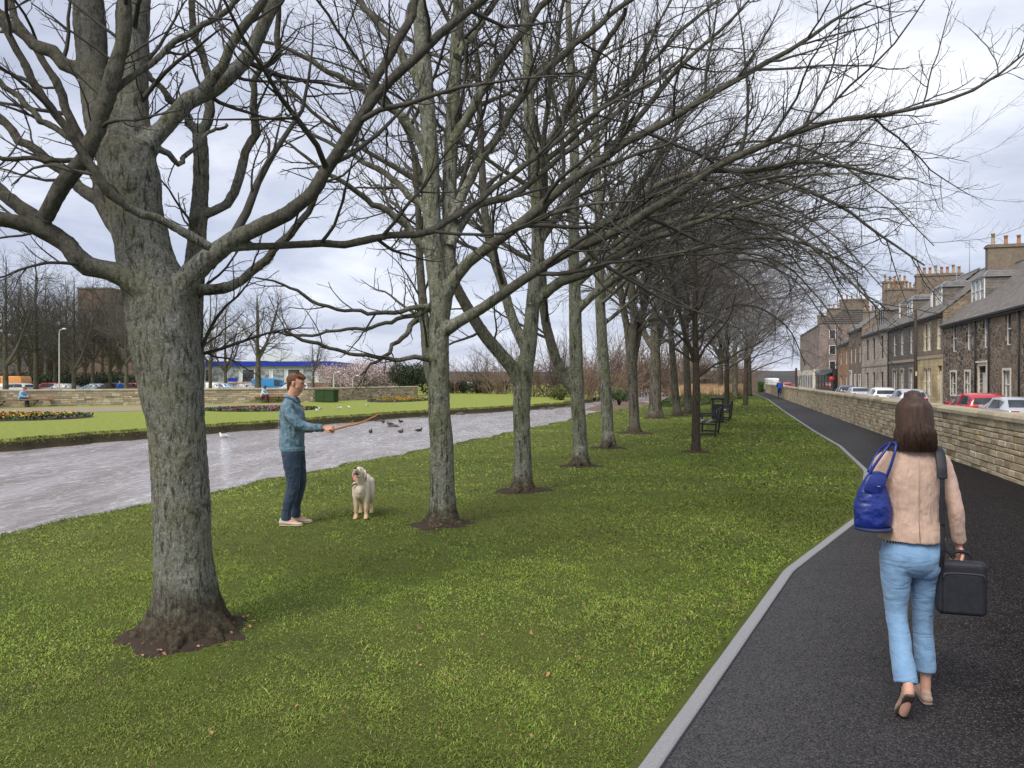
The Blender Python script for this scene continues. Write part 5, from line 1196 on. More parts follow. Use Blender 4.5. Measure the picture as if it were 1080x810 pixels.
# parked cars and vans across the river
G2='cars parked across the river'
ca=make_car('parked_car',HATCH,P_WHT,'',G2); cb=make_car('parked_car',SALOON,P_SIL,'',G2); cv=make_car('parked_van',VAN,P_BLU,'',None)
def recolor(o,m):
    for ch in o.children:
        for q in [ch]+list(ch.children):
            if q.name.startswith(('body','wing_mirror','pillar')):
                q.material_slots[0].link='OBJECT'; q.material_slots[0].material=m
fc=[(ca,5,88,P_SIL,100,'silver car at the left edge across the river'),(ca,17,84,P_WHT,75,'white estate car behind the left seated man'),(ca,50,90,P_RED,80,'red hatchback across the river, left of two silver saloons'),
    (cb,65,86,P_SIL,95,'silver saloon right of the red hatchback across the river'),(cb,99,86,P_PBL,85,'grey blue saloon between the silver saloon and the black car'),(ca,117,85,P_BLK,70,'black car across the river left of the thickest trunk'),(ca,139,88,P_RED,80,'red car touching the left side of the thickest trunk'),
    (ca,216,92,P_WHT,90,'white car touching the right side of the thickest trunk'),(cb,231,94,P_PBL,90,'pale blue car next to the white car across the river'),(cb,256,90,P_SIL,85,'silver saloon left of the broad dark tree'),(ca,308,92,P_WHT,95,'white car partly behind the neck of the man in denim'),
    (ca,481,132,P_RED,90,'tiny red car above the clipped bushes'),(cb,491,132,P_WHT,90,'tiny white car above the clipped bushes'),(cb,400,104,P_WHT,100,'white car under the flowering trees')]
used=set(); raised={481:2.0,491:2.0,400:.1}
for (src,px,Yd,m,a,lab) in fc:
    o=src if src.name not in used else copy_tree(src); used.add(src.name); place(o,(px-540)/F*Yd,Yd,-.1,radians(a)); recolor(o,m); o['label']=lab
for px in (481,491): pass
place(cv,(286-540)/F*104,104,-.35,radians(-62)); cv['label']='bright sky blue van with yellow end left of the man in denim'
ov=make_car('parked_van',VAN,paint('orange_paint',(.75,.28,.03)),'orange box van at the left edge behind the far wall',None); place(ov,(8-540)/F*94,94,-.1,radians(85))
# green box
x=(344.5-540)/F*59; e=empty('utility_cabinet',(x,59,0),radians(-20),'dark green metal box against the far wall, right of the man in denim','cabinet')
mg=mat('dark_green_metal',(.020,.045,.014),(.03,.06,.02),3,.5)
MB().box(-.85,.85,-.3,.3,.04,.92).build('body',mg,e,bevel=.02); MB().box(-.9,.9,-.35,.35,.921,.98).build('lid',mg,e,bevel=.01)
for sx in (-.43,.43): MB().box(sx-.4,sx+.4,-.325,-.302,.1,.86).build('door',mg,e,bevel=.01)
# wooden plank seats along the far wall
M_PLANK=mat('orange_plank',(.50,.27,.13),(.40,.21,.10),6,.7,.2,stretch=(.2,1,1))
def along(px): # point and direction of the far wall at a sight line
    for i in range(len(FW)-1):
        a,b_=FW[i],FW[i+1]
        for s_ in np.linspace(0,1,600):
            p=a+(b_-a)*s_
            if abs(540+p[0]/p[1]*F-px)<.8: return p,(b_-a)/np.linalg.norm(b_-a)
    return FW[0],(FW[1]-FW[0])/np.linalg.norm(FW[1]-FW[0])
def plank(pxa,pxb,z,label):
    a,d=along(pxa); b_,_=along(pxb); n=np.array([d[1],-d[0]]); e=empty('plank_seat',(a[0],a[1],0),0,label,'bench'); a0=np.zeros(2); L=b_-a
    A=(*(n*.28),z); B=(*(L+n*.28),z); MB().bar(A,B,.42,.06).build('seat',M_PLANK,e)
    k=max(2,int(np.linalg.norm(L)/1.8))
    for j in range(k):
        q=L*(j+.5)/k; MB().bar((*(q+n*.02),z-.05),(*(q+n*.42),z-.05),.05,.04).bar((*(q+n*.02),z-.35),(*(q+n*.36),z-.07),.04,.04).build('bracket',M_PIPE,e)
plank(-60,52,.47,'long orange wooden plank seat fixed to the far wall, left seated man on it'); plank(268,302,.50,'short wooden plank seat fixed to the far wall behind the man in denim')
# flower beds
def bed(cx,cy,rx,ry,rot,cols,edge,label,n,seed,hh=.22):
    r=np.random.RandomState(seed); e=empty('flower_bed',(cx,cy,0),rot,label,'flower bed','flower beds on the far lawn')
    m_=40; V=[(0,0,.07)]+[(rx*cos(2*pi*k/m_)*q,ry*sin(2*pi*k/m_)*q,z) for q,z in ((.8,.06),(1.0,.005)) for k in range(m_)]
    T=[(0,1+k,1+(k+1)%m_) for k in range(m_)]; Q=[(1+k,1+m_+k,1+m_+(k+1)%m_,1+(k+1)%m_) for k in range(m_)]
    link('soil',np_mesh('soil',V,Q,T,mats=[M_SOIL],smooth=True),e)
    a=r.uniform(0,2*pi,n); q=np.sqrt(r.uniform(0,1,n)); x=rx*q*np.cos(a); y=ry*q*np.sin(a); 
    def quads(x,y,z,s,col,tilt=.5):
        n_=len(x); c=np.stack([x,y,z],1); d1=unit(r.normal(size=(n_,3))*[1,1,tilt]); d2=unit(np.cross(d1,r.normal(size=(n_,3)))); s=s*r.uniform(.6,1.3,(n_,1))
        V=np.stack([c-d1*s,c+d2*s,c+d1*s,c-d2*s],1).reshape(-1,3); return V,np.arange(n_*4).reshape(-1,4),np.repeat(col,4,0)
    k=n*2; a2=r.uniform(0,2*pi,k); q2=np.sqrt(r.uniform(0,1,k))
    lc=np.array([.04,.085,.02])*r.uniform(.6,1.6,(k,1)); V,Q,c=quads(rx*q2*np.cos(a2),ry*q2*np.sin(a2),r.uniform(.05,hh*.85,k),.07,lc)
    o=link('leaves',np_mesh('leaves',V,Q,mats=[M_LEAF],col=c),e); o['kind']='stuff'
    fc_=np.where((q>.86)[:,None],np.array(edge)[None],np.array(cols)[r.randint(len(cols),size=n)]); V,Q,c=quads(x,y,np.where(q>.86,hh*.6,r.uniform(hh*.7,hh*1.2,n)),.048,fc_)
    o=link('flowers',np_mesh('flowers',V,Q,mats=[M_PETAL],col=c),e); o['kind']='stuff'
OR=[(.62,.24,.03),(.50,.13,.02),(.65,.42,.05),(.20,.22,.04),(.45,.30,.05)]
bed(-24.2,35.2,4.7,3.4,0,OR,(.33,.12,.42),'orange and yellow flower bed with purple edging at the left of the far lawn',1300,5,.18)
bed(-14.7,45.2,3.15,3.2,radians(-20),[(.42,.06,.08),(.40,.12,.15),(.26,.12,.26),(.14,.12,.06)],(.24,.14,.30),'red and violet flower bed behind the man in denim',900,6,.14)
bed(-9.4,65,2.4,6.0,radians(-5),OR,(.33,.12,.42),'orange flower bed with violet edging at the far right end of the lawn',1000,7,.16)
# reeds, green bank
def blades(pts,h,w,cols,seed,lean=.25,segs=2):
    r=np.random.RandomState(seed); n=len(pts); a=r.uniform(0,2*pi,n); d=np.stack([np.cos(a),np.sin(a),0*a],1); H=(h*r.uniform(.6,1.3,n))[:,None]; L=r.uniform(-1,1,(n,2))*lean
    top=pts+np.concatenate([L*H,H],1); mid=pts+np.concatenate([L*H*.35,H*.55],1); W_=w*r.uniform(.7,1.3,(n,1))
    V=np.stack([pts-d*W_,pts+d*W_,mid+d*W_*.8,mid-d*W_*.8,top],1).reshape(-1,3); b=np.arange(n)[:,None]*5
    Q=b+np.array([[0,1,2,3]]); T=b+np.array([[3,2,4]]); t=r.rand(n,1); col=np.array(cols[0])*(1-t)+np.array(cols[1])*t
    return V,Q,T,np.repeat(col,5,0)
r=np.random.RandomState(8); n=9000
u=r.uniform(66,100,n); v=-4.6+r.uniform(0,1,n)*(4.2+.06*(u-66)); p=np.array([W(a,b_,0) for a,b_ in zip(u,v)])
V,Q,T,c=blades(p,1.05,.05,((.50,.34,.19),(.36,.24,.13)),3,.2); o=link('reeds',np_mesh('reeds',V,Q,T,mats=[M_LEAF],col=c)); tag(o,kind='stuff')
bl=[]; r=np.random.RandomState(9)
for k in range(46):
    u_=r.uniform(50,72); f=(u_-50)/22; v_=-4.2+r.uniform(0,1)*(1.2+4.6*f); x_,y_,_=W(u_,v_); bl.append((x_,y_,.12,1.0,1.0,.30+.25*f))
V,Q,c=leaf_cloud(bl,26000,.06,10,.5,((.035,.055,.018),(.085,.115,.035)),.2); o=link('undergrowth',np_mesh('undergrowth',V,Q,mats=[M_LEAF],col=c)); tag(o,kind='stuff')
# standing slab and narrow hedge by the end of the walk
x=(794.5-540)/F*101; e=empty('stone_slab',(x,101,0),radians(-12),'tapering brown stone slab standing where the walk ends','standing stone')
MB().prism([(-.62,-.1),(.62,-.1),(.50,1.7),(.22,2.55),(-.18,2.6),(-.45,1.6)],'y',-.18,.18).build('slab',mat('brown_slab',(.17,.12,.10),(.13,.095,.08),2.5,.9,.5),e,bevel=.04)
x=(802-540)/F*104; e=empty('clipped_hedge',(x,104,0),0,'narrow bright green hedge between the stone slab and the white van','hedge')
V,Q,c=leaf_cloud([(0,k*.3-.6,z,.35,.4,.35) for k in range(5) for z in (.3,.7,1.15)],3500,.06,12,.6,((.04,.09,.015),(.08,.16,.02)),.1); link('leaves',np_mesh('leaves',V,Q,mats=[M_LEAF],col=c),e)

# ------------------------------------------------------------------ benches and bin
M_IRON=mat('black_iron',(.015,.015,.017),(.025,.025,.027),9,.45); M_SLAT=mat('weathered_slat',(.035,.032,.030),(.06,.056,.05),12,.7,.2,stretch=(1,.1,1)); M_PALE=mat('pale_highlight_and_notice',(.30,.29,.27),(.16,.155,.15),14,.8,.2,stretch=(1,.2,1))
def bench(x,y,rz,label):
    e=empty('park_bench',(x,y,0),rz,label,'bench','black benches on the grass beside the walk'); L=1.6      # local: length along y, sitter faces -x
    for s_ in (-1,1):
        f=MB(); yy=s_*L/2
        f.bar((-.27,yy,.0),(-.27,yy,.62),.06,.06).bar((.24,yy,0),(.34,yy,.86),.06,.06).bar((-.27,yy,.08),(.25,yy,.08),.05,.05).bar((-.27,yy,.40),(.28,yy,.38),.05,.05).bar((-.34,yy,.63),(.31,yy,.66),.07,.05)
        f.build('end_frame',M_IRON,e,bevel=.008)
    for k in range(4): MB().box(-.27+k*.125,-.17+k*.125,-L/2+.03,L/2-.03,.435,.465).build('seat_slat',M_PALE if k in (0,2) else M_SLAT,e,bevel=.006)  # two slats coloured pale to paint highlights on the seat
    for k in range(3):
        b_=MB(); z=.54+k*.115; xx=.245+(z-.4)*.17; b_.box(xx,xx+.03,-L/2+.03,L/2-.03,z,z+.085); b_.build('back_slat',M_SLAT,e,bevel=.006)
b1p=GP(754.5,460.6); b2p=GP(769,444.2); bench(b1p[0],b1p[1]+.8,-TH-.05,'nearer black bench on the grass, seen end on'); bench(b2p[0],b2p[1]+.8,-TH-.05,'farther black bench just behind the litter bin')
p=GP(757,446); e=empty('litter_bin',(p[0],p[1],0),-TH,'black square litter bin with open slot between the two benches','litter bin')
MB().box(-.24,.24,-.24,.24,.03,.78).build('body',M_IRON,e,bevel=.015)
mb=MB(); 
for sx in (-.2,.2):
    for sy in (-.2,.2): mb.box(sx-.035,sx+.035,sy-.035,sy+.035,.78,.96)
mb.build('hood_posts',M_IRON,e); MB().box(-.26,.26,-.26,.26,.96,1.04).build('lid',M_IRON,e,bevel=.02)
MB().box(-.05,.05,-.262,-.242,.4,.55).build('notice',M_PALE,e)
# ------------------------------------------------------------------ people and animals
def esect(pts, side=(1,0,0), n=18, K=None, dome=True):
    """loft of elliptical sections: rows x,y,z,rx,ry (rx along side, ry across it); closed, domed ends"""
    p=np.array(pts,float); 
    if p.shape[1]==4: p=np.concatenate([p,p[:,3:4]],1)
    q=crom(p,K or max(8,len(p)*5)) if len(p)>2 else np.array([p[0]*(1-s)+p[1]*s for s in np.linspace(0,1,K or 6)])
    q[:,3:]=np.maximum(q[:,3:],.0015)
    if dome:
        def end(a,b):
            t=unit(a[:3]-b[:3]); r=min(a[3],a[4]); out=[]
            for s in (.5,.85,.98):
                e=a.copy(); e[:3]=a[:3]+t*r*s*.8; e[3:]=a[3:]*math.sqrt(max(1-s*s,.02)); out.append(e)
            return out
        q=np.array(end(q[0],q[1])[::-1]+list(q)+end(q[-1],q[-2]))
    K=len(q); T=np.gradient(q[:,:3],axis=0); T=unit(T); S=np.tile(np.array(side,float),(K,1)); 
    A=S-T*(S*T).sum(1,keepdims=True); A=unit(A); B=np.cross(T,A)
    ang=np.arange(n)*2*pi/n
    V=q[:,None,:3]+A[:,None]*(q[:,3,None,None]*np.cos(ang)[None,:,None])+B[:,None]*(q[:,4,None,None]*np.sin(ang)[None,:,None])
    V=V.reshape(-1,3); i=np.arange(n); j=(i+1)%n
    Q=(np.stack([i,i+n,j+n,j],-1)[None]+(np.arange(K-1)*n)[:,None,None]).reshape(-1,4)[:,::-1]
    V=np.concatenate([V,q[:1,:3],q[-1:,:3]]); T3=[(len(V)-2,(k+1)%n,k) for k in range(n)]+[(len(V)-1,(K-1)*n+k,(K-1)*n+(k+1)%n) for k in range(n)]
    return V,Q,np.array(T3)[:,::-1]
def fuse(name, parts, mats_, parent=None, voxel=.006, smooth=2, disp=None, loc=(0,0,0), rz=0.):
    V=[];Q=[];T=[];b=0
    for v,q,t_ in parts: V.append(v);Q.append(q+b);T.append(t_+b);b+=len(v)
    o=link(name,np_mesh(name,np.concatenate(V),np.concatenate(Q),np.concatenate(T),mats=mats_ if isinstance(mats_,list) else [mats_],smooth=True),parent,loc,rz)
    remesh(o,voxel,smooth,disp); return o
def ball(c,r): 
    c=np.array(c,float); r=np.array(r,float) if hasattr(r,'__len__') else np.array([r]*3)
    pts=[]
    for a in np.linspace(-pi/2*.96,pi/2*.96,11): pts.append((c[0],c[1],c[2]+r[2]*sin(a),max(r[0]*cos(a),.001),max(r[1]*cos(a),.001)))
    return esect(pts,K=11,dome=False)
def xf(part, M, off=(0,0,0)):
    v,q,t_=part; return (np.asarray(v)@np.array(M).T+np.array(off),q,t_)
def rotm(rx=0,ry=0,rz=0):
    cx,sx,cy,sy,cz,sz=cos(rx),sin(rx),cos(ry),sin(ry),cos(rz),sin(rz)
    return np.array([[cz,-sz,0],[sz,cz,0],[0,0,1]])@np.array([[cy,0,sy],[0,1,0],[-sy,0,cy]])@np.array([[1,0,0],[0,cx,-sx],[0,sx,cx]])
def hand(wrist, d, nrm, s=1.0, curl=(.5,.8,.6), thumb=1, spread=.06):
    """palm and five fingers. d: direction of the fingers, nrm: palm-side normal, thumb=+-1 picks the side"""
    w=np.array(wrist,float); d=unit(np.array(d,float)); nrm=np.array(nrm,float); nrm=unit(nrm-d*(nrm@d)); a=np.cross(d,nrm)*thumb
    out=[esect([(*(w-d*.02),.024*s,.020*s),(*(w+d*.02*s),.030*s,.016*s),(*(w+d*.055*s),.041*s,.015*s),(*(w+d*.085*s),.040*s,.013*s)],side=a,n=14)]
    L=(.072,.080,.075,.058)
    for k in range(4):
        o=a*(.030-.020*k)*s; p=w+d*.086*s+o; dd=unit(d+a*(.5-k*.33)*spread*2); pts=[(*(p-d*.015*s),.0092*s)]
        pts.append((*p,.0090*s)); c=0
        for j,fr in enumerate((.45,.3,.25)):
            c+=curl[j]; dj=dd*cos(c)+nrm*sin(c); p=p+dj*L[k]*fr*s; pts.append((*p,(.0085,.0078,.0066)[j]*s))
        out.append(esect(pts,side=a,n=10,K=14))
    p=w+d*.02*s+a*.026*s; pts=[(*p,.014*s)]; t1=unit(d*.75+a*.75+nrm*.25); p=p+t1*.035*s; pts.append((*p,.0115*s)); t2=unit(d*.85+a*.25+nrm*.45); p=p+t2*.03*s; pts.append((*p,.0098*s)); p=p+unit(d*.9+nrm*.5)*.022*s; pts.append((*p,.0078*s))
    out.append(esect(pts,side=nrm,n=10,K=12)); return out
def head_parts(c, yaw=0., pitch=0., s=1.0, male=True):
    """skull, jaw, nose, ears, lips round the centre c; local +y is the face"""
    P=[]; j=1.08 if male else .96
    P.append(ball((0,-.012,.030),(.076,.095,.088)))                       # cranium
    P.append(esect([(0,.012,.03,.070,.080),(0,.022,-.03,.062*j,.070),(0,.034,-.075,.050*j,.052),(0,.046,-.105,.032*j,.034)],n=20))   # face to chin
    P.append(esect([(0,.055,-.112,.018*j,.016),(0,.066,-.100,.02*j,.014)],n=12))       # chin
    P.append(esect([(0,.080,.022,.009,.010),(0,.098,-.008,.011,.012),(0,.104,-.030,.014,.013),(0,.090,-.040,.015,.010)],n=12))  # nose
    P.append(esect([(-.045,.062,.035,.010,.012),(0,.080,.038,.010,.012),(.045,.062,.035,.010,.012)],side=(0,1,0),n=12))  # brow
    P.append(esect([(-.022,.074,-.062,.006,.007),(0,.086,-.061,.007,.008),(.022,.074,-.062,.006,.007)],side=(0,1,0),n=10))
    P.append(esect([(-.020,.072,-.073,.006,.007),(0,.083,-.074,.008,.008),(.020,.072,-.073,.006,.007)],side=(0,1,0),n=10))
    for sx in (-1,1):
        P.append(esect([(sx*.078,-.006,-.032,.006,.010),(sx*.084,-.012,.0,.008,.017),(sx*.082,-.016,.022,.007,.016)],n=10))
        P.append(esect([(sx*.05,.045,-.02,.018,.02),(sx*.052,.03,-.03,.018,.02)],n=10))
    M=rotm(-pitch,0,-yaw)*s
    return [xf(p,M,c) for p in P],M
def face_bits(root, c, M, skin_l, male=True):
    mw=mat_once('eye_white',(.72,.70,.68),.3); mi=mat_once('iris',(.04,.03,.02),.2)
    for sx in (-1,1):
        e=fuse('eye',[xf(ball((sx*.030,.070,.008),(.0125,.009,.0085)),M,c)],mw,root,.002,1)
        fuse('iris',[xf(ball((sx*.030,.0775,.008),(.0055,.004,.0055)),M,c)],mi,e,.0012,0)
        fuse('eyebrow',[xf(esect([(sx*.013,.084,.030,.004,.003),(sx*.030,.083,.036,.005,.003),(sx*.048,.070,.031,.003,.002)],side=(0,1,0),n=8),M,c)],mat_once('brow_hair',(.05,.028,.015),.9),root,.0015,0)
    fuse('lips',[xf(esect([(-.020,.0785,-.0675,.002,.006),(0,.0905,-.067,.0035,.009),(.020,.0785,-.0675,.002,.006)],side=(0,1,0),n=10),M,c)],mat_once('lip',(.36,.13,.10),.5),root,.0018,0)
_mo={}
def mat_once(n,c,r=.6):
    if n not in _mo: _mo[n]=mat(n,c,tuple(x*.85 for x in c),25,r)
    return _mo[n]
def cloth(name,c1,c2,scale=9,rough=.85,weave=700,b=.35,stripe=None,crease=(1,1,.45)):
    m,t,bs=base_mat(name); v=t.coord('Object')
    c=t.mix(t.ramp(t.noise(v,scale,5,.6),[(.35,0.),(.65,1.)]),c1,c2)
    c=t.mix(1.0,c,t.ramp(t.noise(v,weave*.35,2,.8),[(.3,.86),(.7,1.12)]),'MULTIPLY')
    if stripe:
        w_=t.new('ShaderNodeTexWave', bands_direction='X'); w_.inputs['Scale'].default_value=stripe; t.lk(v,w_.inputs['Vector'])
        c=t.mix(t.ramp(w_.outputs[1],[(.75,0.),(.9,1.)]),c,(.5,.5,.5))
    t.lk(c,bs.inputs['Base Color']); bs.inputs['Roughness'].default_value=rough; bs.inputs['Specular IOR Level'].default_value=.2; bs.inputs['Sheen Weight'].default_value=.15
    t.lk(t.bump(t.math('ADD',t.noise(t.coord('Object',crease),11,3,.5,1.2),t.math('MULTIPLY',t.noise(v,weave,2,.6),.06)),b,.03),bs.inputs['Normal']); return m
def skin_mat(name,c):
    m=mat(name,c,(c[0]*.88,c[1]*.80,c[2]*.76),14,.5,.15,160,spec=.4,dist=.002); b=m.node_tree.nodes['Principled BSDF']; b.inputs['Subsurface Weight'].default_value=.08; b.inputs['Subsurface Scale'].default_value=.01; return m
SKIN_W=skin_mat('fair_skin',(.62,.36,.26)); SKIN_M=skin_mat('tan_skin',(.60,.33,.22)); SKIN_D=skin_mat('dark_skin',(.12,.06,.04))
def shoe(root, heel, toe, up, m, sole, w=.040, name='shoe', vox=.004, h=.062):
    heel=np.array(heel,float); toe=np.array(toe,float); d=unit(toe-heel); up=np.array(up,float); up=unit(up-d*(up@d)); sd=np.cross(d,up); L=np.linalg.norm(toe-heel)
    at=lambda s,u_: tuple(heel+d*L*s+up*u_)
    P=[esect([(*at(.04,h*.50),w*.78,h*.42),(*at(.18,h*.50),w*.85,h*.46),(*at(.42,h*.40),w*.88,h*.36),(*at(.68,h*.32),w*1.08,h*.27),(*at(.86,h*.27),w*.98,h*.22),(*at(.96,h*.24),w*.66,h*.17)],side=sd,n=20)]
    P.append(esect([(*at(.12,h*.45),w*.78,h*.5),(*at(.13,h*.95),w*.72,h*.55)],side=sd,n=16))
    o=fuse(name,P,m,root,vox,1)
    fuse('sole',[esect([(*at(.0,.004),w*.74,.009),(*at(.2,.004),w*.86,.009),(*at(.45,.004),w*.82,.008),(*at(.7,.004),w*1.10,.009),(*at(.88,.004),w*1.0,.009),(*at(1.0,.006),w*.55,.008)],side=sd,n=20)],sole,o,vox,0)
    return o

# ---------------- the woman on the walk, seen from behind
def build_woman():
    wx,wy=2.165,4.17
    hc=(0.012,.015,1.592)
    hp,M=head_parts(hc,yaw=radians(0),pitch=radians(-2),s=.97,male=False)
    body=list(hp)
    body.append(esect([(0,-.015,1.33,.10,.065),(0,-.012,1.40,.062,.055),(0,-.005,1.46,.049,.050),(.006,.0,1.53,.048,.052)],n=20))
    body.append(esect([(0,0,.83,.10,.07),(0,0,.87,.140,.09),(0,-.005,.92,.142,.095),(0,.0,1.03,.112,.080),(0,.005,1.17,.128,.092),(0,-.005,1.30,.140,.080),(0,-.012,1.37,.12,.06)],n=24))
    aL=[(-.150,-.012,1.365,.045),(-.185,-.015,1.30,.040),(-.212,-.03,1.13,.033),(-.225,-.02,1.08,.031),(-.185,.09,1.06,.027),(-.140,.19,1.09,.021)]
    aR=[(.150,-.012,1.365,.045),(.187,-.015,1.30,.040),(.222,-.035,1.13,.033),(.232,-.035,1.08,.031),(.252,-.015,.98,.026),(.266,.005,.905,.020)]
    body+= [esect(aL),esect(aR)]
    lL=[(-.085,0,.86,.070),(-.088,.0,.72,.064),(-.088,.0,.52,.044),(-.090,-.06,.42,.038),(-.096,-.175,.27,.030),(-.098,-.235,.205,.029),(-.10,-.245,.165,.030)]
    lR=[(.085,0,.86,.070),(.088,.03,.72,.064),(.092,.072,.50,.044),(.095,.08,.40,.038),(.105,.075,.22,.032),(.108,.075,.12,.029),(.108,.08,.07,.030)]
    body+= [esect(lL),esect(lR)]
    body.append(esect([(-.10,-.245,.19,.026),(-.102,-.20,.09,.030),(-.105,-.175,.035,.024)])); body.append(esect([(.108,.06,.05,.028),(.114,.14,.04,.03),(.120,.21,.03,.022)]))
    body+=hand((.268,.010,.895),(.10,.05,-1),(-1,-.1,-.1),.95,(1.0,1.15,.7),thumb=-1)
    body+=hand((-.138,.195,1.092),(.3,.75,.45),(.8,-.2,.1),.95,(.9,1.1,.7),thumb=-1)
    o=fuse('person',body,SKIN_W,None,.0048,2,loc=(wx,wy,.004),rz=radians(-10))
    tag(o,'woman in beige jacket and light blue trousers walking away on the dark tarmac walk','person')
    o.scale=(.90,1,.985)
    face_bits(o,hc,M,None,False)
    # jacket
    J=[esect([(0,-.006,.925,.182,.128),(0,-.006,.96,.176,.124),(0,-.004,1.04,.148,.106),(0,.0,1.16,.153,.112),(0,-.006,1.27,.164,.106),(0,-.014,1.345,.158,.086),(0,-.016,1.395,.112,.068),(0,-.010,1.425,.062,.056)],n=28,K=40,dome=False)]
    sl=lambda a,k: [(x,y,z,r*k+.012) for x,y,z,r in a]
    J.append(esect([(-.10,-.014,1.36,.052),(-.148,-.014,1.352,.055),(-.186,-.018,1.28,.050),(-.213,-.032,1.13,.043),(-.226,-.020,1.075,.042),(-.190,.08,1.058,.038),(-.150,.165,1.08,.037)],dome=False))
    J.append(esect([(.10,-.014,1.36,.052),(.148,-.014,1.352,.055),(.188,-.018,1.28,.050),(.223,-.038,1.13,.043),(.234,-.036,1.075,.042),(.253,-.016,.98,.038),(.266,.004,.925,.037)],dome=False))
    MJ=cloth('beige_jacket',(.52,.365,.285),(.45,.31,.24),7,.8,500,.55,crease=(1.2,1.2,.35))
    j=fuse('jacket',J,MJ,o,.0050,3,((.14,.020),(.06,.006)))
    # seams and hem
    mb=MB(); 
    mb.tube([(0,-.124,1.36+.03),(0,-.1265,1.2),(0,-.122,1.05),(0,-.138,.935)],.0016,6); mb.build('back_seam',mat_once('seam_thread',(.36,.22,.165)),j)
    fuse('collar',[esect([(-.058,.02,1.432,.011),(-.055,-.035,1.440,.012),(0,-.062,1.446,.013),(.055,-.035,1.440,.012),(.058,.02,1.432,.011)],side=(0,0,1),n=10)],MJ,j,.003,1)
    fuse('shirt_hem',[esect([(0,-.002,.885,.160,.112),(0,-.002,.93,.152,.106)],n=28,dome=False)],cloth('striped_shirt',(.03,.035,.06),(.04,.045,.07),7,.8,500,.1,stripe=28),o,.005,1)
    # trousers
    TR=[esect([(0,-.002,.735,.085,.07),(0,-.008,.78,.150,.112),(0,-.012,.83,.172,.126),(0,-.006,.88,.164,.116),(0,.0,.925,.150,.104)],n=28,dome=False)]
    for sx in (-1,1): TR.append(ball((sx*.076,-.046,.80),(.072,.064,.092)))
    TR.append(esect([(-.082,-.004,.84,.094,.104),(-.086,-.002,.72,.086,.090),(-.086,.004,.60,.071,.077),(-.084,-.006,.50,.060,.066),(-.086,-.055,.41,.058,.063),(-.091,-.120,.31,.059,.062),(-.096,-.180,.235,.064,.064),(-.098,-.200,.200,.064,.062)],n=22,dome=False))
    TR.append(esect([(.082,.0,.84,.094,.104),(.088,.03,.72,.086,.090),(.091,.055,.60,.071,.076),(.092,.072,.50,.060,.065),(.096,.080,.40,.056,.060),(.101,.078,.28,.057,.061),(.107,.074,.18,.055,.058)],n=22,dome=False))
    MT=cloth('light_blue_trousers',(.20,.335,.50),(.16,.275,.43),8,.85,600,.5,crease=(.35,.35,1.3))
    t_=fuse('trousers',TR,MT,o,.0050,3,((.09,.007),(.18,.010)))
    MS=mat('suede',(.42,.30,.23),(.34,.24,.18),30,.9,.2); SO=mat('rubber_sole',(.075,.05,.04),(.11,.08,.065),25,.85,.3); SO2=mat('pale_sole',(.25,.20,.16),(.2,.16,.13),25,.85)
    shoe(o,(-.099,-.275,.165),(-.106,-.140,-.000),(0,.8,.6),MS,SO,.039,h=.06)
    shoe(o,(.107,.035,.004),(.124,.262,.004),(0,0,1),MS,SO2,.038,h=.055)
    # hair: a mass and combed strands over it
    MH=mat('dark_brown_hair',(.080,.043,.029),(.032,.018,.013),75,.5,.3,300,stretch=(1,1,.03),spec=.35)
    H=[esect([(0.012,-.030,1.452,.092,.072),(0.012,-.030,1.485,.101,.085),(0.012,-.024,1.54,.104,.096),(0.012,-.012,1.60,.102,.106),(0.012,-.004,1.66,.092,.106),(0.012,-.002,1.70,.055,.070)],n=26,dome=True)]
    h=fuse('hair',H,MH,o,.005,1)
    r=np.random.RandomState(2); n=2600; a=r.uniform(0,2*pi,n); a=np.where((np.sin(a)>.55)&(r.rand(n)<.9),a+pi,a)      # mostly not over the face
    P=[]; 
    zs=np.linspace(1.722,1.432,12); prof=crom([(0.,.012,.016,1.722),(0,.086,.102,1.668),(0,.107,.116,1.60),(0,.112,.110,1.54),(0,.113,.101,1.485),(0,.104,.088,1.432)],12)
    for k in range(n):
        f=1+r.normal()*.022; wv=r.normal()*.02; zend=r.uniform(-.012,.03); pts=[]
        for i in range(12):
            s=i/11; aa=a[k]+wv*s+.008*sin(s*5+k); rx,ry=prof[i,1]*f,prof[i,2]*f
            pts.append((.012+rx*cos(aa),-.012-.018*s+ry*sin(aa),zs[i]+zend*s-(.01 if s>.9 else 0)))
        P.append(pts)
    v,q=tubes(np.array(P),np.tile(np.linspace(.0019,.0009,12),(n,1)),3)
    link('hair_strands',np_mesh('hair_strands',v,q,mats=[MH],smooth=True),h)
    return o
wo=build_woman()
wf=lambda x,y,z: (2.165+x*cos(radians(-10))-y*sin(radians(-10)), 4.17+x*sin(radians(-10))+y*cos(radians(-10)), z)
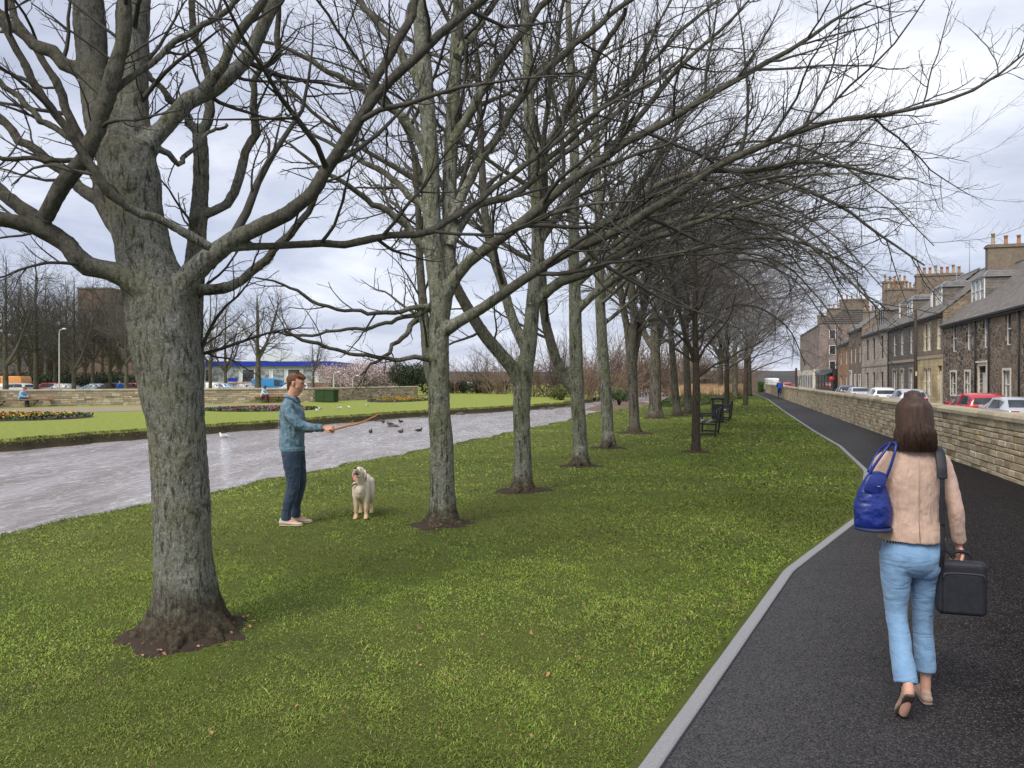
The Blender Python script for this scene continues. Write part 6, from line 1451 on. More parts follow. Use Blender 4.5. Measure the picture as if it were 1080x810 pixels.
# blue shoulder bag
def build_blue_bag():
    e=empty('shoulder_bag',wf(-.215,-.075,.975),radians(-10)+radians(12),'cobalt blue leather bucket bag hanging from the woman left shoulder','bag')
    M_=mat('cobalt_leather',(.010,.028,.20),(.006,.016,.13),9,.36,.4,45,spec=.5,dist=.006)
    P=[esect([(0,0,.012,.088,.060),(0,0,.04,.098,.070),(0,.0,.12,.100,.066),(0,0,.20,.080,.050),(.012,.0,.265,.052,.030),(.022,0,.295,.036,.018)],n=26,dome=False)]
    o=fuse('bag_body',P,M_,e,.0045,2,((.05,.014),))
    fuse('flap',[esect([(-.03,-.045,.20,.05,.008),(-.01,-.043,.25,.055,.01),(.015,-.028,.29,.045,.012),(.02,.0,.300,.035,.012)],n=16)],M_,e,.004,1)
    MB().lathe([(.006,0),(.094,.002),(.098,.012),(.094,.016)],24).build('base_plate',mat_once('dark_base',(.03,.04,.10)),e,(0,0,-.004))
    s1=MB(); s1.tube([tuple(p) for p in crom([(-.045,-.01,.25),(-.020,-.035,.33),(.045,-.045,.43),(.085,-.02,.462),(.088,.03,.45),(.06,.07,.40),(.0,.05,.30)],24)],.0075,8); s1.build('strap',M_,e)
    s2=MB(); s2.tube([tuple(p) for p in crom([(.050,-.02,.25),(.070,-.042,.33),(.098,-.046,.43),(.113,-.02,.464),(.116,.03,.452),(.10,.07,.40),(.04,.05,.30)],24)],.0075,8); s2.build('strap',M_,e)
    MB().lathe([(.006,0),(.009,.002),(.009,.004)],10).build('buckle',M_LEAD,e,(.0,-.06,.235))
build_blue_bag()
# black laptop bag
def build_black_bag():
    rz=radians(-10)-radians(6)
    e=empty('laptop_bag',wf(.232,-.045,.528),rz,'black nylon laptop bag on a long strap, carried by the woman right hand','bag')
    MN=mat('black_nylon',(.014,.015,.021),(.022,.023,.030),30,.55,.5,260,spec=.35,dist=.002); MW=mat('webbing',(.012,.013,.018),(.02,.02,.025),60,.7,.5,300,dist=.001)
    mb=MB(); mb.box(-.122,.122,-.035,.035,0,.30); o=mb.build('bag_body',MN,e,bevel=.034); o.modifiers['bevel'].segments=5; o.scale=(1,1,.97)
    o2=MB().box(-.100,.100,-.058,-.030,.015,.235).build('front_pocket',MN,e,bevel=.02)
    MB().tube([tuple(p) for p in crom([(-.095,-.060,.20),(-.088,-.062,.228),(0,-.063,.234),(.088,-.062,.228),(.095,-.060,.20)],20)],.003,6).build('zip',mat_once('dark_zip',(.06,.06,.065)),o2)
    MB().tube([tuple(p) for p in crom([(-.045,0,.298),(-.04,0,.325),(0,0,.338),(.04,0,.325),(.045,0,.298)],16)],.009,8).build('handle',MW,e)
    # shoulder strap: flat webbing up the back, pad on the shoulder, down in front
    def ribbon3(pts,w,name,par,th=.004,side=(1,0,0)):
        return fuse(name,[esect([(*p,w,th) for p in pts],side=side,n=10,K=40)],MW,par,.003,0)
    # in bag coordinates; origin of the bag is at wf(.232,-.045,.528)
    q=lambda x,y,z: tuple(np.array(rotm(0,0,radians(6)).dot(np.array([x-.245,y+.045,0])))+np.array([0,0,z-.535]))
    back=[q(.128,-.105,.80),q(.122,-.140,.90),q(.122,-.135,1.05),q(.122,-.134,1.22),q(.124,-.118,1.33),q(.128,-.075,1.395),q(.128,-.01,1.418),q(.125,.055,1.385),q(.130,.12,1.22),q(.165,.15,1.0),q(.21,.10,.86),q(.24,.03,.83)]
    s=ribbon3(back,.013,'shoulder_strap',e)
    fuse('shoulder_pad',[esect([(*p,.026,.008) for p in (q(.123,-.130,1.27),q(.124,-.120,1.33),q(.128,-.078,1.402),q(.128,-.01,1.424),q(.125,.05,1.392))],side=(1,0,0),n=12,K=24)],MN,s,.003,1)
    MB().box(-.013,.013,-.006,.006,-.02,.02).build('buckle',M_IRON,s,(back[2][0],back[2][1]-.006,back[2][2]))
    MB().tube([back[0],(-.125,-.02,.275)],.004,6).build('clip',M_LEAD,s)
build_black_bag()

# ---------------- the man in denim
def build_man():
    bx,by=-2.71,9.45; rz=radians(-90)
    hc=(0,.055,1.722); hp,M=head_parts(hc,yaw=0,pitch=radians(16),s=1.06)
    body=list(hp)
    body.append(esect([(0,.0,1.44,.13,.08),(0,-.005,1.51,.075,.065),(0,.004,1.57,.056,.058),(0,.018,1.63,.054,.057),(0,.03,1.67,.054,.058)],n=20))
    body.append(esect([(0,.0,.86,.10,.08),(0,.01,.95,.128,.090),(0,.02,1.08,.130,.092),(0,.02,1.22,.158,.11),(0,.005,1.36,.172,.108),(0,-.005,1.46,.15,.075)],n=24))
    aR=[(.175,-.005,1.46,.052),(.215,.02,1.40,.046),(.235,.12,1.28,.038),(.232,.17,1.235,.036),(.205,.31,1.200,.031),(.180,.43,1.195,.023)]
    aL=[(-.175,-.005,1.46,.052),(-.215,.01,1.40,.046),(-.240,.06,1.22,.038),(-.235,.10,1.17,.036),(-.14,.26,1.165,.031),(-.04,.40,1.178,.023)]
    body+=[esect(aR),esect(aL)]
    lR=[(.09,.02,.92,.075),(.09,.03,.76,.068),(.09,.05,.55,.050),(.085,.045,.46,.046),(.085,-.01,.30,.040),(.10,-.04,.13,.033),(.10,-.045,.08,.034)]
    lL=[(-.09,.02,.92,.075),(-.095,.035,.76,.068),(-.095,.07,.55,.050),(-.095,.07,.46,.046),(-.10,.035,.30,.040),(-.10,.02,.13,.033),(-.10,.02,.08,.034)]
    body+=[esect(lR),esect(lL),esect([(.10,-.06,.05,.03),(.105,.03,.04,.034),(.108,.10,.03,.024)]),esect([(-.10,.0,.05,.03),(-.105,.09,.04,.034),(-.108,.16,.03,.024)])]
    body+=hand((.176,.445,1.195),(-.15,1,-.03),(-.55,-.1,-.8),1.05,(.75,1.2,.8),thumb=-1)
    body+=hand((-.03,.415,1.180),(.55,.85,-.02),(.2,-.2,-.9),1.05,(.75,1.2,.8),thumb=1)
    o=fuse('person',body,SKIN_M,None,.0058,2,loc=(bx,by,.0),rz=rz)
    tag(o,'standing man in blue denim jacket holding a stick out over the white dog','person')
    face_bits(o,hc,M,None)
    MD=cloth('denim_jacket',(.075,.140,.190),(.19,.28,.34),13,.9,450,.6)
    J=[esect([(0,.012,.915,.176,.148),(0,.012,.98,.170,.144),(0,.014,1.12,.172,.142),(0,.02,1.24,.182,.148),(0,.004,1.36,.192,.142),(0,-.006,1.45,.175,.105),(0,-.006,1.51,.115,.080),(0,.0,1.545,.075,.070)],n=28,K=40,dome=False)]
    J.append(esect([(.10,-.004,1.45,.075),(.180,-.004,1.445,.075),(.218,.02,1.39,.068),(.238,.12,1.28,.060),(.234,.175,1.235,.058),(.206,.31,1.202,.048),(.186,.40,1.197,.040)],dome=False))
    J.append(esect([(-.10,-.004,1.45,.075),(-.180,-.004,1.445,.075),(-.218,.01,1.39,.068),(-.242,.065,1.22,.060),(-.235,.11,1.17,.058),(-.145,.25,1.166,.048),(-.07,.355,1.172,.041)],dome=False))
    j=fuse('denim_jacket',J,MD,o,.0060,2,((.05,.020),(.12,.022)))
    fuse('jacket_collar',[esect([(-.05,.085,1.50,.018),(-.083,.03,1.555,.020),(-.06,-.055,1.575,.020),(0,-.078,1.578,.020),(.06,-.055,1.575,.020),(.083,.03,1.555,.020),(.05,.085,1.50,.018)],side=(0,0,1),n=10)],MD,j,.004,1)
    fuse('waistband',[esect([(0,.012,.905,.174,.146),(0,.012,.950,.180,.152)],n=28,dome=False)],cloth('denim_band',(.10,.19,.25),(.17,.28,.34),8,.9,450,.4),j,.005,1)
    for (a,b_,yy) in ((.035,0,0),):
        mb=MB(); mb.tube([(.186,.06,.97),(.192,.075,1.10),(.203,.08,1.22)],.003,6); mb.build('side_seam',mat_once('denim_thread',(.22,.32,.36)),j)
    for sx,cy,cx in ((1,.395,.186),(-1,.35,-.075)):
        fuse('cuff',[esect([(cx+.004*sx,cy-.02,1.197 if sx>0 else 1.172,.045),(cx-.004*sx,cy+.022,1.197 if sx>0 else 1.174,.044)],side=(0,0,1),n=16,dome=False)],_mo.get('db') or MD,j,.004,1)
    mb=MB(); mb.tube([(-.17,-.085,1.40),(-.08,-.135,1.39),(0,-.146,1.388),(.08,-.135,1.39),(.17,-.085,1.40)],.004,6); mb.tube([(.05,-.146,1.38),(.045,-.138,1.15),(.04,-.134,.95)],.003,6); mb.tube([(.206,.03,1.47),(.222,-.045,1.40),(.215,-.07,1.32)],.004,6); mb.build('yoke_seam',mat_once('denim_thread',(.22,.32,.36)),j)
    MB().lathe([(.002,0),(.008,.001),(.008,.003)],8).build('button',mat_once('copper_button',(.5,.28,.12),.4),j,(.150,.095,.94)).rotation_euler=(radians(90),0,radians(60))
    MJn=cloth('dark_jeans',(.022,.038,.066),(.040,.062,.095),6,.9,450,.7)
    TR=[esect([(0,.02,.80,.085,.08),(0,.018,.86,.155,.128),(0,.012,.93,.160,.128),(0,.012,1.02,.150,.122)],n=26,dome=False)]
    TR.append(esect([(.085,.018,.90,.098,.118),(.094,.03,.76,.096,.108),(.095,.045,.60,.078,.088),(.095,.045,.47,.068,.078),(.098,.008,.33,.062,.070),(.10,-.028,.20,.052,.058),(.10,-.04,.075,.052,.060)],n=22,dome=False))
    TR.append(esect([(-.085,.018,.90,.098,.118),(-.094,.04,.76,.096,.108),(-.095,.068,.60,.078,.088),(-.095,.07,.47,.068,.078),(-.098,.045,.33,.062,.070),(-.10,.025,.20,.052,.058),(-.10,.02,.075,.052,.060)],n=22,dome=False))
    fuse('jeans',TR,MJn,o,.006,2,((.04,.014),(.10,.014)))
    MS=mat('pale_trainer',(.55,.49,.40),(.45,.40,.33),20,.7,.2); SO=mat('cream_sole',(.60,.48,.30),(.5,.4,.26),12,.7)
    shoe(o,(.10,-.11,.004),(.112,.165,.004),(0,0,1),MS,SO,.044,h=.075); shoe(o,(-.10,-.05,.004),(-.112,.225,.004),(0,0,1),MS,SO,.044,h=.075)
    # short hair, shaved sides
    MH=mat('short_brown_hair',(.24,.125,.06),(.13,.065,.03),60,.6,.8,260); MF=mat('cropped_hair',(.13,.068,.038),(.085,.045,.026),90,.8,.5,400)
    h=fuse('hair',[xf(p,M,hc) for p in (esect([(0,-.060,.075,.056,.035),(0,-.01,.098,.062,.030),(0,.04,.102,.056,.028),(0,.070,.090,.045,.022)],side=(1,0,0),n=20),ball((0,-.015,.075),(.071,.090,.055)))],MH,o,.0045,1,((.015,.010),))
    fuse('cropped_sides',[xf(p,M,hc) for p in (ball((0,-.032,.034),(.0815,.092,.078)),esect([(0,-.075,-.03,.045,.028),(0,-.062,-.075,.042,.022)],n=16))],MF,o,.005,1)
    r=np.random.RandomState(3); n=700; a=r.uniform(0,2*pi,n); q=np.sqrt(r.rand(n)); b0=np.stack([.066*q*np.cos(a),-.005+.085*q*np.sin(a),.122-.045*q**2],1); d=np.stack([.25*np.cos(a)*q,.35+.3*np.sin(a)*q,.8+0*q],1)+r.normal(size=(n,3))*.18; d=unit(d)
    P=b0[:,None]+d[:,None]*np.linspace(0,.026,4)[None,:,None]; P=P@M.T+np.array(hc); v,q_=tubes(P,np.tile(np.linspace(.0022,.0008,4),(n,1)),3)
    link('hair_tufts',np_mesh('hair_tufts',v,q_,mats=[MH],smooth=True),h)
    return o
build_man()
# the stick (world: the man's +y is the picture's right)
MSK=mat('orange_brown_stick',(.50,.22,.09),(.33,.15,.07),20,.85,.8,60,stretch=(.3,1,1),dist=.01)
def build_stick():
    e=empty('wooden_stick',(-2.22,9.28,1.12),0,'thin crooked orange brown stick held out by the man in denim','stick')
    P=crom([(-.03,.10,.035,.012),(.03,.045,.048,.018),(.10,-.01,.065,.020),(.24,-.03,.10,.020),(.38,-.02,.13,.018),(.50,-.01,.18,.015),(.60,0,.235,.012),(.64,0,.25,.007)],26)
    P[:,3]*=.72
    r=np.random.RandomState(5); P[:,:3]+=r.normal(size=(26,3))*.0025
    fuse('branch',[esect(P,n=12,K=50)],MSK,e,.004,1,((.02,.006),)); 
    MB().tube([(.29,-.026,.115),(.295,-.03,.145),(.31,-.035,.17)],[.008,.005,.002],7).build('twig_stub',MSK,e); MB().tube([(.43,-.02,.15),(.45,-.03,.14)],[.007,.003],7).build('twig_stub',MSK,e)
build_stick()

# ---------------- the dog
def build_dog():
    rz=radians(182); x,y=-1.93,9.95
    hz=lambda p: p
    c=np.array([0,.30,.575]); Mh=rotm(radians(28),0,radians(-10))          # head lifted, turned to the man
    P=[esect([(0,-.30,.39,.080,.09),(0,-.24,.41,.105,.118),(0,-.10,.40,.094,.105),(0,.06,.385,.110,.138),(0,.16,.39,.104,.140),(0,.225,.41,.070,.100)],n=24)]
    P.append(esect([(0,.14,.43,.095,.11),(0,.22,.50,.080,.088),(0,.275,.565,.066,.072),(0,.29,.60,.062,.066)],n=20))
    H=[ball((0,-.005,.03),(.074,.080,.066)), esect([(0,.045,.015,.052,.048),(0,.095,-.002,.036,.030),(0,.150,-.006,.031,.025),(0,.172,-.004,.026,.021)],n=18),
       esect([(0,.04,-.035,.038,.022),(0,.090,-.062,.025,.013),(0,.135,-.082,.020,.010)],n=14)]
    P+=[xf(h,Mh,c) for h in H]
    for sx in (-1,1):
        P.append(xf(esect([(sx*.052,-.025,.065,.022,.014),(sx*.082,-.02,.045,.034,.012),(sx*.096,-.012,.0,.036,.010),(sx*.093,-.004,-.045,.022,.008)],side=(0,1,0),n=12),Mh,c))
        P.append(esect([(sx*.070,.15,.42,.062,.075),(sx*.082,.155,.30,.046,.052),(sx*.076,.15,.21,.034,.037),(sx*.074,.155,.12,.028,.030),(sx*.074,.15,.06,.026,.028),(sx*.076,.165,.028,.034,.034),(sx*.077,.20,.022,.030,.020)],n=16))
        P.append(esect([(sx*.070,-.24,.42,.070,.10),(sx*.088,-.22,.32,.056,.080),(sx*.090,-.205,.25,.042,.055),(sx*.086,-.27,.18,.030,.036),(sx*.084,-.315,.135,.024,.028),(sx*.084,-.305,.07,.024,.025),(sx*.084,-.285,.028,.030,.030),(sx*.084,-.25,.020,.028,.018)],n=16))
        for k in range(4):
            P.append(ball((sx*.077+(k-1.5)*.014,.222-abs(k-1.5)*.006,.016),(.009,.018,.014))); P.append(ball((sx*.084+(k-1.5)*.013,-.232-abs(k-1.5)*.006,.015),(.009,.016,.013)))
    P.append(esect([(0,-.30,.46,.034),(0,-.36,.44,.032),(.01,-.41,.36,.028),(.02,-.42,.27,.022),(.03,-.43,.20,.010)],n=12))
    m,t,b=base_mat('cream_fur'); v=t.coord('Object',(1,1,.5)); cc=t.mix(t.ramp(t.noise(v,7,5,.6),[(.35,0.),(.65,1.)]),(.83,.75,.61),(.72,.60,.43)); 
    s=t.new('ShaderNodeSeparateXYZ'); tc_=t.new('ShaderNodeTexCoord'); t.lk(tc_.outputs['Object'],s.inputs[0]); cc=t.mix(t.ramp(s.outputs[2],[(.02,1.),(.30,0.)]),cc,(.62,.40,.20))
    t.lk(cc,b.inputs['Base Color']); b.inputs['Roughness'].default_value=.9; b.inputs['Sheen Weight'].default_value=.3; t.lk(t.bump(t.noise(v,120,5,.7),.7,.006),b.inputs['Normal'])
    o=fuse('dog',P,m,None,.006,3,((.05,.006),),loc=(x,y,.0),rz=rz); o.scale=(.86,.95,1.02); tag(o,'cream white dog standing on the grass with open mouth, looking up at the man','dog')
    hp=lambda p,name,mm,vox=.0025: fuse(name,[xf(p,Mh,c)],mm,o,vox,1)
    BK=mat('dog_nose',(.015,.012,.012),(.02,.016,.015),20,.3); TG=mat('tongue',(.62,.17,.19),(.52,.13,.15),18,.4)
    hp(ball((0,.186,.004),(.020,.014,.015)),'nose',BK)
    for sx in (-1,1): hp(ball((sx*.032,.062,.040),(.0115,.009,.0105)),'eye',BK)
    hp(esect([(0,.06,-.032,.027,.010),(0,.11,-.042,.021,.008),(0,.145,-.048,.014,.006)],n=12),'mouth_lining',BK)
    hp(esect([(0,.06,-.040,.020,.006),(0,.115,-.058,.021,.005),(.003,.146,-.085,.021,.005),(.006,.150,-.135,.015,.004)],n=14),'tongue',TG)
    MC=mat('brown_collar',(.16,.035,.02),(.11,.025,.015),20,.5)
    col=fuse('collar',[esect([(.083*cos(a),.205+.066*sin(a)-.0,.515-.050*sin(a)*1.0,.006,.013) for a in np.linspace(0,2*pi,22)],side=(0,.4,1),n=8,K=44,dome=False)],MC,o,.003,1)
    # the rope-like lead that hangs from the collar
    fuse('lead',[esect([(.02,.275,.462,.008),(.055,.285,.452,.010),(.095,.26,.44,.010),(.115,.235,.415,.007)],n=10)],MC,col,.003,0)
    # short fur tufts along the outline
    r=np.random.RandomState(4); segs=[((0,-.28,.42),(0,.2,.42),.12),((0,.15,.43),(0,.28,.57),.085),((.078,.15,.36),(.075,.155,.10),.04),((-.078,.15,.36),(-.075,.155,.10),.04),((.088,-.24,.36),(.084,-.30,.10),.045),((-.088,-.24,.36),(-.084,-.30,.10),.045),((0,-.36,.44),(.03,-.43,.22),.025)]
    P=[]
    for a,b_,rad in segs[1:]:
        a=np.array(a);b_=np.array(b_); n=int(420*np.linalg.norm(b_-a)*rad/.04)+60; s_=r.rand(n,1); ax=unit(b_-a); d=r.normal(size=(n,3)); d-=ax*(d@ax)[:,None]; d=unit(d); p=a*(1-s_)+b_*s_+d*rad*.93
        g=unit(d*.35+np.array([0,-.35,-.75])+r.normal(size=(n,3))*.12); P.append(p[:,None]+g[:,None]*np.linspace(0,.018,3)[None,:,None])
    P=np.concatenate(P); v_,q_=tubes(P,np.tile(np.array([.0022,.0016,.0006]),(len(P),1)),3); link('fur',np_mesh('fur',v_,q_,mats=[m],smooth=True),o)
build_dog()

# ---------------- small figures
def small_person(name_label, loc, rz, top, leg, skin, hair, pose='stand', hat=None, vest=None, s=1.0):
    if pose=='sit':
        torso=[(0,0,.46,.13,.11),(0,.0,.56,.15,.11),(0,.06,.75,.155,.11),(0,.13,.95,.165,.10),(0,.15,1.02,.11,.07)]; hc=(0,.24,1.16); nk=[(0,.14,1.0,.05),(0,.20,1.10,.05)]
        arms=[[(sx*.17,.13,.96,.045),(sx*.22,.20,.76,.04),(sx*.17,.33,.66,.034),(sx*.06,.42,.66,.025)] for sx in (-1,1)]
        legs=[[(sx*.09,.0,.50,.085),(sx*.10,.22,.50,.075),(sx*.10,.42,.48,.058),(sx*.10,.44,.30,.048),(sx*.10,.44,.09,.035)] for sx in (-1,1)]; feet=[(sx*.10,.40,.0) for sx in (-1,1)]
    elif pose=='run':
        torso=[(0,0,.88,.13,.10),(0,.0,.98,.14,.10),(0,.03,1.2,.15,.10),(0,.06,1.4,.165,.09),(0,.06,1.47,.11,.07)]; hc=(0,.10,1.64); nk=[(0,.06,1.45,.055),(0,.08,1.56,.052)]
        arms=[[(-.18,.06,1.41,.045),(-.24,-.06,1.20,.04),(-.22,.10,1.10,.034),(-.20,.20,1.14,.028)],[(.18,.06,1.41,.045),(.24,.12,1.18,.04),(.18,.28,1.22,.034),(.16,.34,1.28,.028)]]
        legs=[[(-.09,0,.92,.09),(-.09,.10,.72,.08),(-.09,.18,.50,.058),(-.09,.05,.30,.048),(-.09,-.02,.12,.035)],[(.09,0,.92,.09),(.08,-.04,.70,.08),(.08,-.02,.48,.058),(.07,-.20,.38,.048),(.07,-.34,.32,.035)]]; feet=[(-.09,-.08,0),(.07,-.36,.22)]
    else:
        torso=[(0,0,.86,.13,.10),(0,0,.98,.14,.10),(0,0,1.2,.15,.10),(0,0,1.4,.165,.09),(0,0,1.47,.11,.07)]; hc=(0,.02,1.66); nk=[(0,0,1.45,.055),(0,.01,1.57,.052)]
        arms=[[(sx*.18,0,1.41,.045),(sx*.23,-.02,1.15,.04),(sx*.22,.08,.92,.034),(sx*.21,.12,.84,.028)] for sx in (-1,1)]
        legs=[[(sx*.09,0,.92,.09),(sx*.095,.01*sx,.70,.08),(sx*.095,.03*sx,.48,.058),(sx*.095,.04*sx,.28,.048),(sx*.095,.05*sx,.10,.035)] for sx in (-1,1)]; feet=[(sx*.095,.05*sx-.04,0) for sx in (-1,1)]
    hp,M=head_parts(hc,0,radians(25 if pose=='sit' else 0)); P=list(hp)+[esect(torso),esect(nk)]+[esect(a) for a in arms]+[esect(l) for l in legs]
    for a in arms:
        w_=np.array(a[-1][:3]); d=unit(w_-np.array(a[-2][:3])); P+=hand(w_,d,(0,.3,-1) if abs(d[2])<.8 else (0,1,0),1.0,(.4,.5,.3),thumb=1 if w_[0]<0 else -1)
    for f in feet: P.append(esect([(f[0],f[1],f[2]+.05,.035,.03),(f[0],f[1]+.1,f[2]+.04,.036,.028),(f[0],f[1]+.2,f[2]+.03,.03,.02)]))
    o=fuse('person',P,skin,None,.011,1,loc=loc,rz=rz); o.scale=(s,s,s); tag(o,name_label,'person')
    T=[esect([(x,y,z,a+.03,b+.03) for x,y,z,a,b in torso],n=20,dome=False)]+[esect([(x,y,z,r_+.02) for x,y,z,r_ in a],dome=False) for a in arms]
    j=fuse('jacket',T,top,o,.012,1,((.08,.02),))
    if vest: fuse('vest',[esect([(x,y,z,a+.045,b+.045) for x,y,z,a,b in torso[1:4]],n=20,dome=False)],vest,j,.012,1)
    fuse('trousers',[esect([(x,y,z,r_+.016) for x,y,z,r_ in l],dome=False) for l in legs]+[esect([(x,y,z,a+.02,b+.02) for x,y,z,a,b in torso[:2]],n=18)],leg,o,.012,1)
    for f in feet: fuse('shoe',[esect([(f[0],f[1]-.02,f[2]+.045,.04,.042),(f[0],f[1]+.1,f[2]+.04,.044,.034),(f[0],f[1]+.21,f[2]+.03,.035,.024)])],M_IRON,o,.01,0)
    fuse('hair',[xf(p,M,hc) for p in (ball((0,-.03,.045),(.083,.092,.078)),ball((0,.0,.075),(.07,.09,.045)))],hair,o,.01,0)
    return o
BLK=cloth('black_cloth',(.018,.018,.022),(.03,.03,.035)); NAV=cloth('navy_cloth',(.025,.035,.075),(.04,.05,.10)); SKB=cloth('sky_blue_cloth',(.22,.42,.62),(.30,.50,.68)); RBL=cloth('royal_blue_cloth',(.01,.09,.55),(.02,.12,.62)); WTB=cloth('white_blue_cloth',(.55,.65,.75),(.40,.52,.65)); MAR=cloth('maroon_cloth',(.09,.02,.04),(.12,.03,.05))
GIN=mat('ginger_hair',(.50,.16,.04),(.38,.12,.03),40,.7); DKH=mat('black_hair',(.015,.012,.012),(.03,.022,.02),40,.7); BRN=mat('brown_hair',(.10,.055,.03),(.06,.035,.02),40,.7)
p=GP(822.3,420.6); small_person('ginger haired jogger in bright blue top running beside the long sandstone wall',(p[0],p[1],.004),-TH,BLK,NAV,SKIN_W,GIN,'run',vest=RBL)
pp,dd_=along(22.5); nn_=np.array([dd_[1],-dd_[0]]); q=pp+nn_*.30
small_person('seated person in pale blue top and dark jeans bent forward on the long orange plank',(q[0],q[1],.0),math.atan2(nn_[1],nn_[0])-pi/2+radians(48),SKB,NAV,SKIN_M,BRN,'sit')
pp,dd_=along(276.5); nn_=np.array([dd_[1],-dd_[0]]); q=pp+nn_*.30
small_person('seated person in pale top and maroon trousers on the short plank across the river',(q[0],q[1],.03),math.atan2(nn_[1],nn_[0])-pi/2+radians(35),WTB,MAR,SKIN_D,DKH,'sit')
small_person('distant walker in dark coat between the white and pale blue cars',((221.5-540)/F*93,93-1.2,-.1),.6,BLK,BLK,SKIN_M,DKH)
small_person('distant walker in dark clothes above the silver saloon, under the blue fascia',((256-540)/F*105,105,-.1),2.2,NAV,BLK,SKIN_M,DKH)
small_person('distant walker in bright blue coat next to the black car across the river',((126.5-540)/F*80,80,-.1),1.2,RBL,BLK,SKIN_M,DKH)

# ---------------- birds and river stones
def bird_mesh(col_body,col_back,head_up=1.0,name='bird'):
    P=[esect([(0,-.16,.115,.012,.010),(0,-.10,.12,.045,.038),(0,.0,.12,.062,.055),(0,.07,.13,.048,.048),(0,.10,.17,.028,.030),(0,.115,.205*head_up,.030,.030),(0,.13,.21*head_up,.022,.02)],n=14)]
    return P
def bird(px,py,label,mb_,mw,cat,name,group,z=0.,rz=0.,s=1.,legs=True):
    p=GP(px,py,z); o=fuse(name,bird_mesh(0,0),mb_,None,.006,1,loc=(p[0],p[1],z if legs else z-.07*s),rz=rz); o.scale=(s,s,s); tag(o,label,cat,group)
    for sx in (-1,1): fuse('wing',[esect([(sx*.05,.05,.14,.012,.030),(sx*.062,-.03,.135,.012,.040),(sx*.04,-.14,.125,.008,.022),(sx*.015,-.22,.12,.005,.008)],side=(1,0,0),n=10)],mw,o,.006,0)
    fuse('beak',[esect([(0,.135,.205,.009),(0,.165,.198,.006),(0,.18,.192,.002)],n=8)],mat_once('beak',(.55,.35,.05)),o,.003,0)
    if legs:
        for sx in (-.022,.022): MB().tube([(sx,0,.08),(sx,.005,0)],.006,5).bar((sx,-.01,.004),(sx,.045,.004),.03,.008).build('leg',mat_once('bird_leg',(.5,.3,.1)),o)
GW=mat('gull_white',(.78,.78,.77),(.7,.7,.7),20,.8); GG=mat('gull_grey',(.40,.43,.47),(.33,.36,.4),20,.8); DB=mat('duck_brown',(.09,.06,.04),(.05,.035,.028),20,.8); DB2=mat('duck_dark',(.03,.035,.03),(.06,.05,.04),20,.7)
for k,(px,py,l) in enumerate(((334,435,'white gull on the lawn edge, just right of the head of the man in denim'),(337.5,433,'white gull just behind the first one, right of the head of the man in denim'),(358,432.3,'white gull standing alone halfway along the far lawn edge'),(368,431.6,'white gull on the far lawn between the lone gull and the brightest one'),(387,429.6,'brightest white gull on the lawn, below the orange bed'))):
    bird(px,py,l,GW,GG,'gull','gull','gulls on the far lawn',0.,k*2.1+.6,.95)
bird(236,461.5,'white gull floating on the river right of the thickest trunk',GW,GG,'gull','gull','gulls on the far lawn',-.36,1.5,1.15,False)
for k,(px,py,l) in enumerate(((391,456.5,'dark duck on the river nearest to the dog, left of the others'),(411,448,'brown duck in the middle of the river group'),(422.5,445.6,'dark duck at the top right of the river group'),(423,456.5,'brown duck swimming low in the group, right of the dark one'),(442,455,'brown duck at the right end of the river group, near the second trunk'),(404,446,'dark duck at the top left of the river group'))):
    bird(px,py,l,DB if k%2 else DB2,DB2,'duck','duck','ducks on the river',-.36,k*1.3,1.05,False)
M_ROCK=mat('wet_stone',(.055,.045,.038),(.09,.075,.06),7,.6,.6,30)
def rock(x,y,z,s,seed,label,name='river_stone'):
    r=np.random.RandomState(seed); P=[ball((r.normal()*.05*s,r.normal()*.05*s,0),(s*r.uniform(.3,.5),s*r.uniform(.25,.45),s*r.uniform(.12,.22))) for _ in range(3)]
    o=fuse(name,P,M_ROCK,None,max(.02,s*.06),1,((.12*s,.08*s),),loc=(x,y,z)); tag(o,label,'stone','stones lying in the river')
r=np.random.RandomState(12)
for k in range(16):
    u=r.uniform(24,62); f=float(vf(u)); p=W(u,f+r.uniform(.2,1.1)); rock(p[0],p[1],-.36,r.uniform(.35,.8),k,'small wet dark stone lying at the foot of the far mud bank')
p=GP(415,450,-.36); rock(p[0],p[1],-.36,.6,40,'dark wet stone in mid river among the ducks')
# mud bar at the bend
V=[];T=[];n=36
bc=[W(56,-8.2),W(66,-8.6)]
for (cx,cy,_),rx,ry,sd in ((bc[0],2.2,5.0,1),(bc[1],2.4,6.0,2)):
    b=len(V); V.append((cx,cy,-.16)); rr_=np.random.RandomState(sd)
    for q,z in ((.6,-.19),(1.0,-.42)):
        for k in range(n):
            a=2*pi*k/n; w_=1+.12*sin(3*a+sd)+.07*sin(7*a); x_=rx*q*w_*cos(a); y_=ry*q*w_*sin(a); V.append((cx+x_*CU+y_*SU,cy-x_*SU+y_*CU,z+rr_.uniform(-.02,.02)))
    T+=[(b,b+1+k,b+1+(k+1)%n) for k in range(n)]+[(b+1+k,b+1+n+k,b+1+n+(k+1)%n) for k in range(n)]+[(b+1+k,b+1+n+(k+1)%n,b+1+(k+1)%n) for k in range(n)]
o=link('mud_bank',np_mesh('mud_bank',V,None,T,mats=[mat('river_mud',(.17,.11,.075),(.11,.075,.052),3,.9,.6,20)],smooth=True)); tag(o,kind='structure')
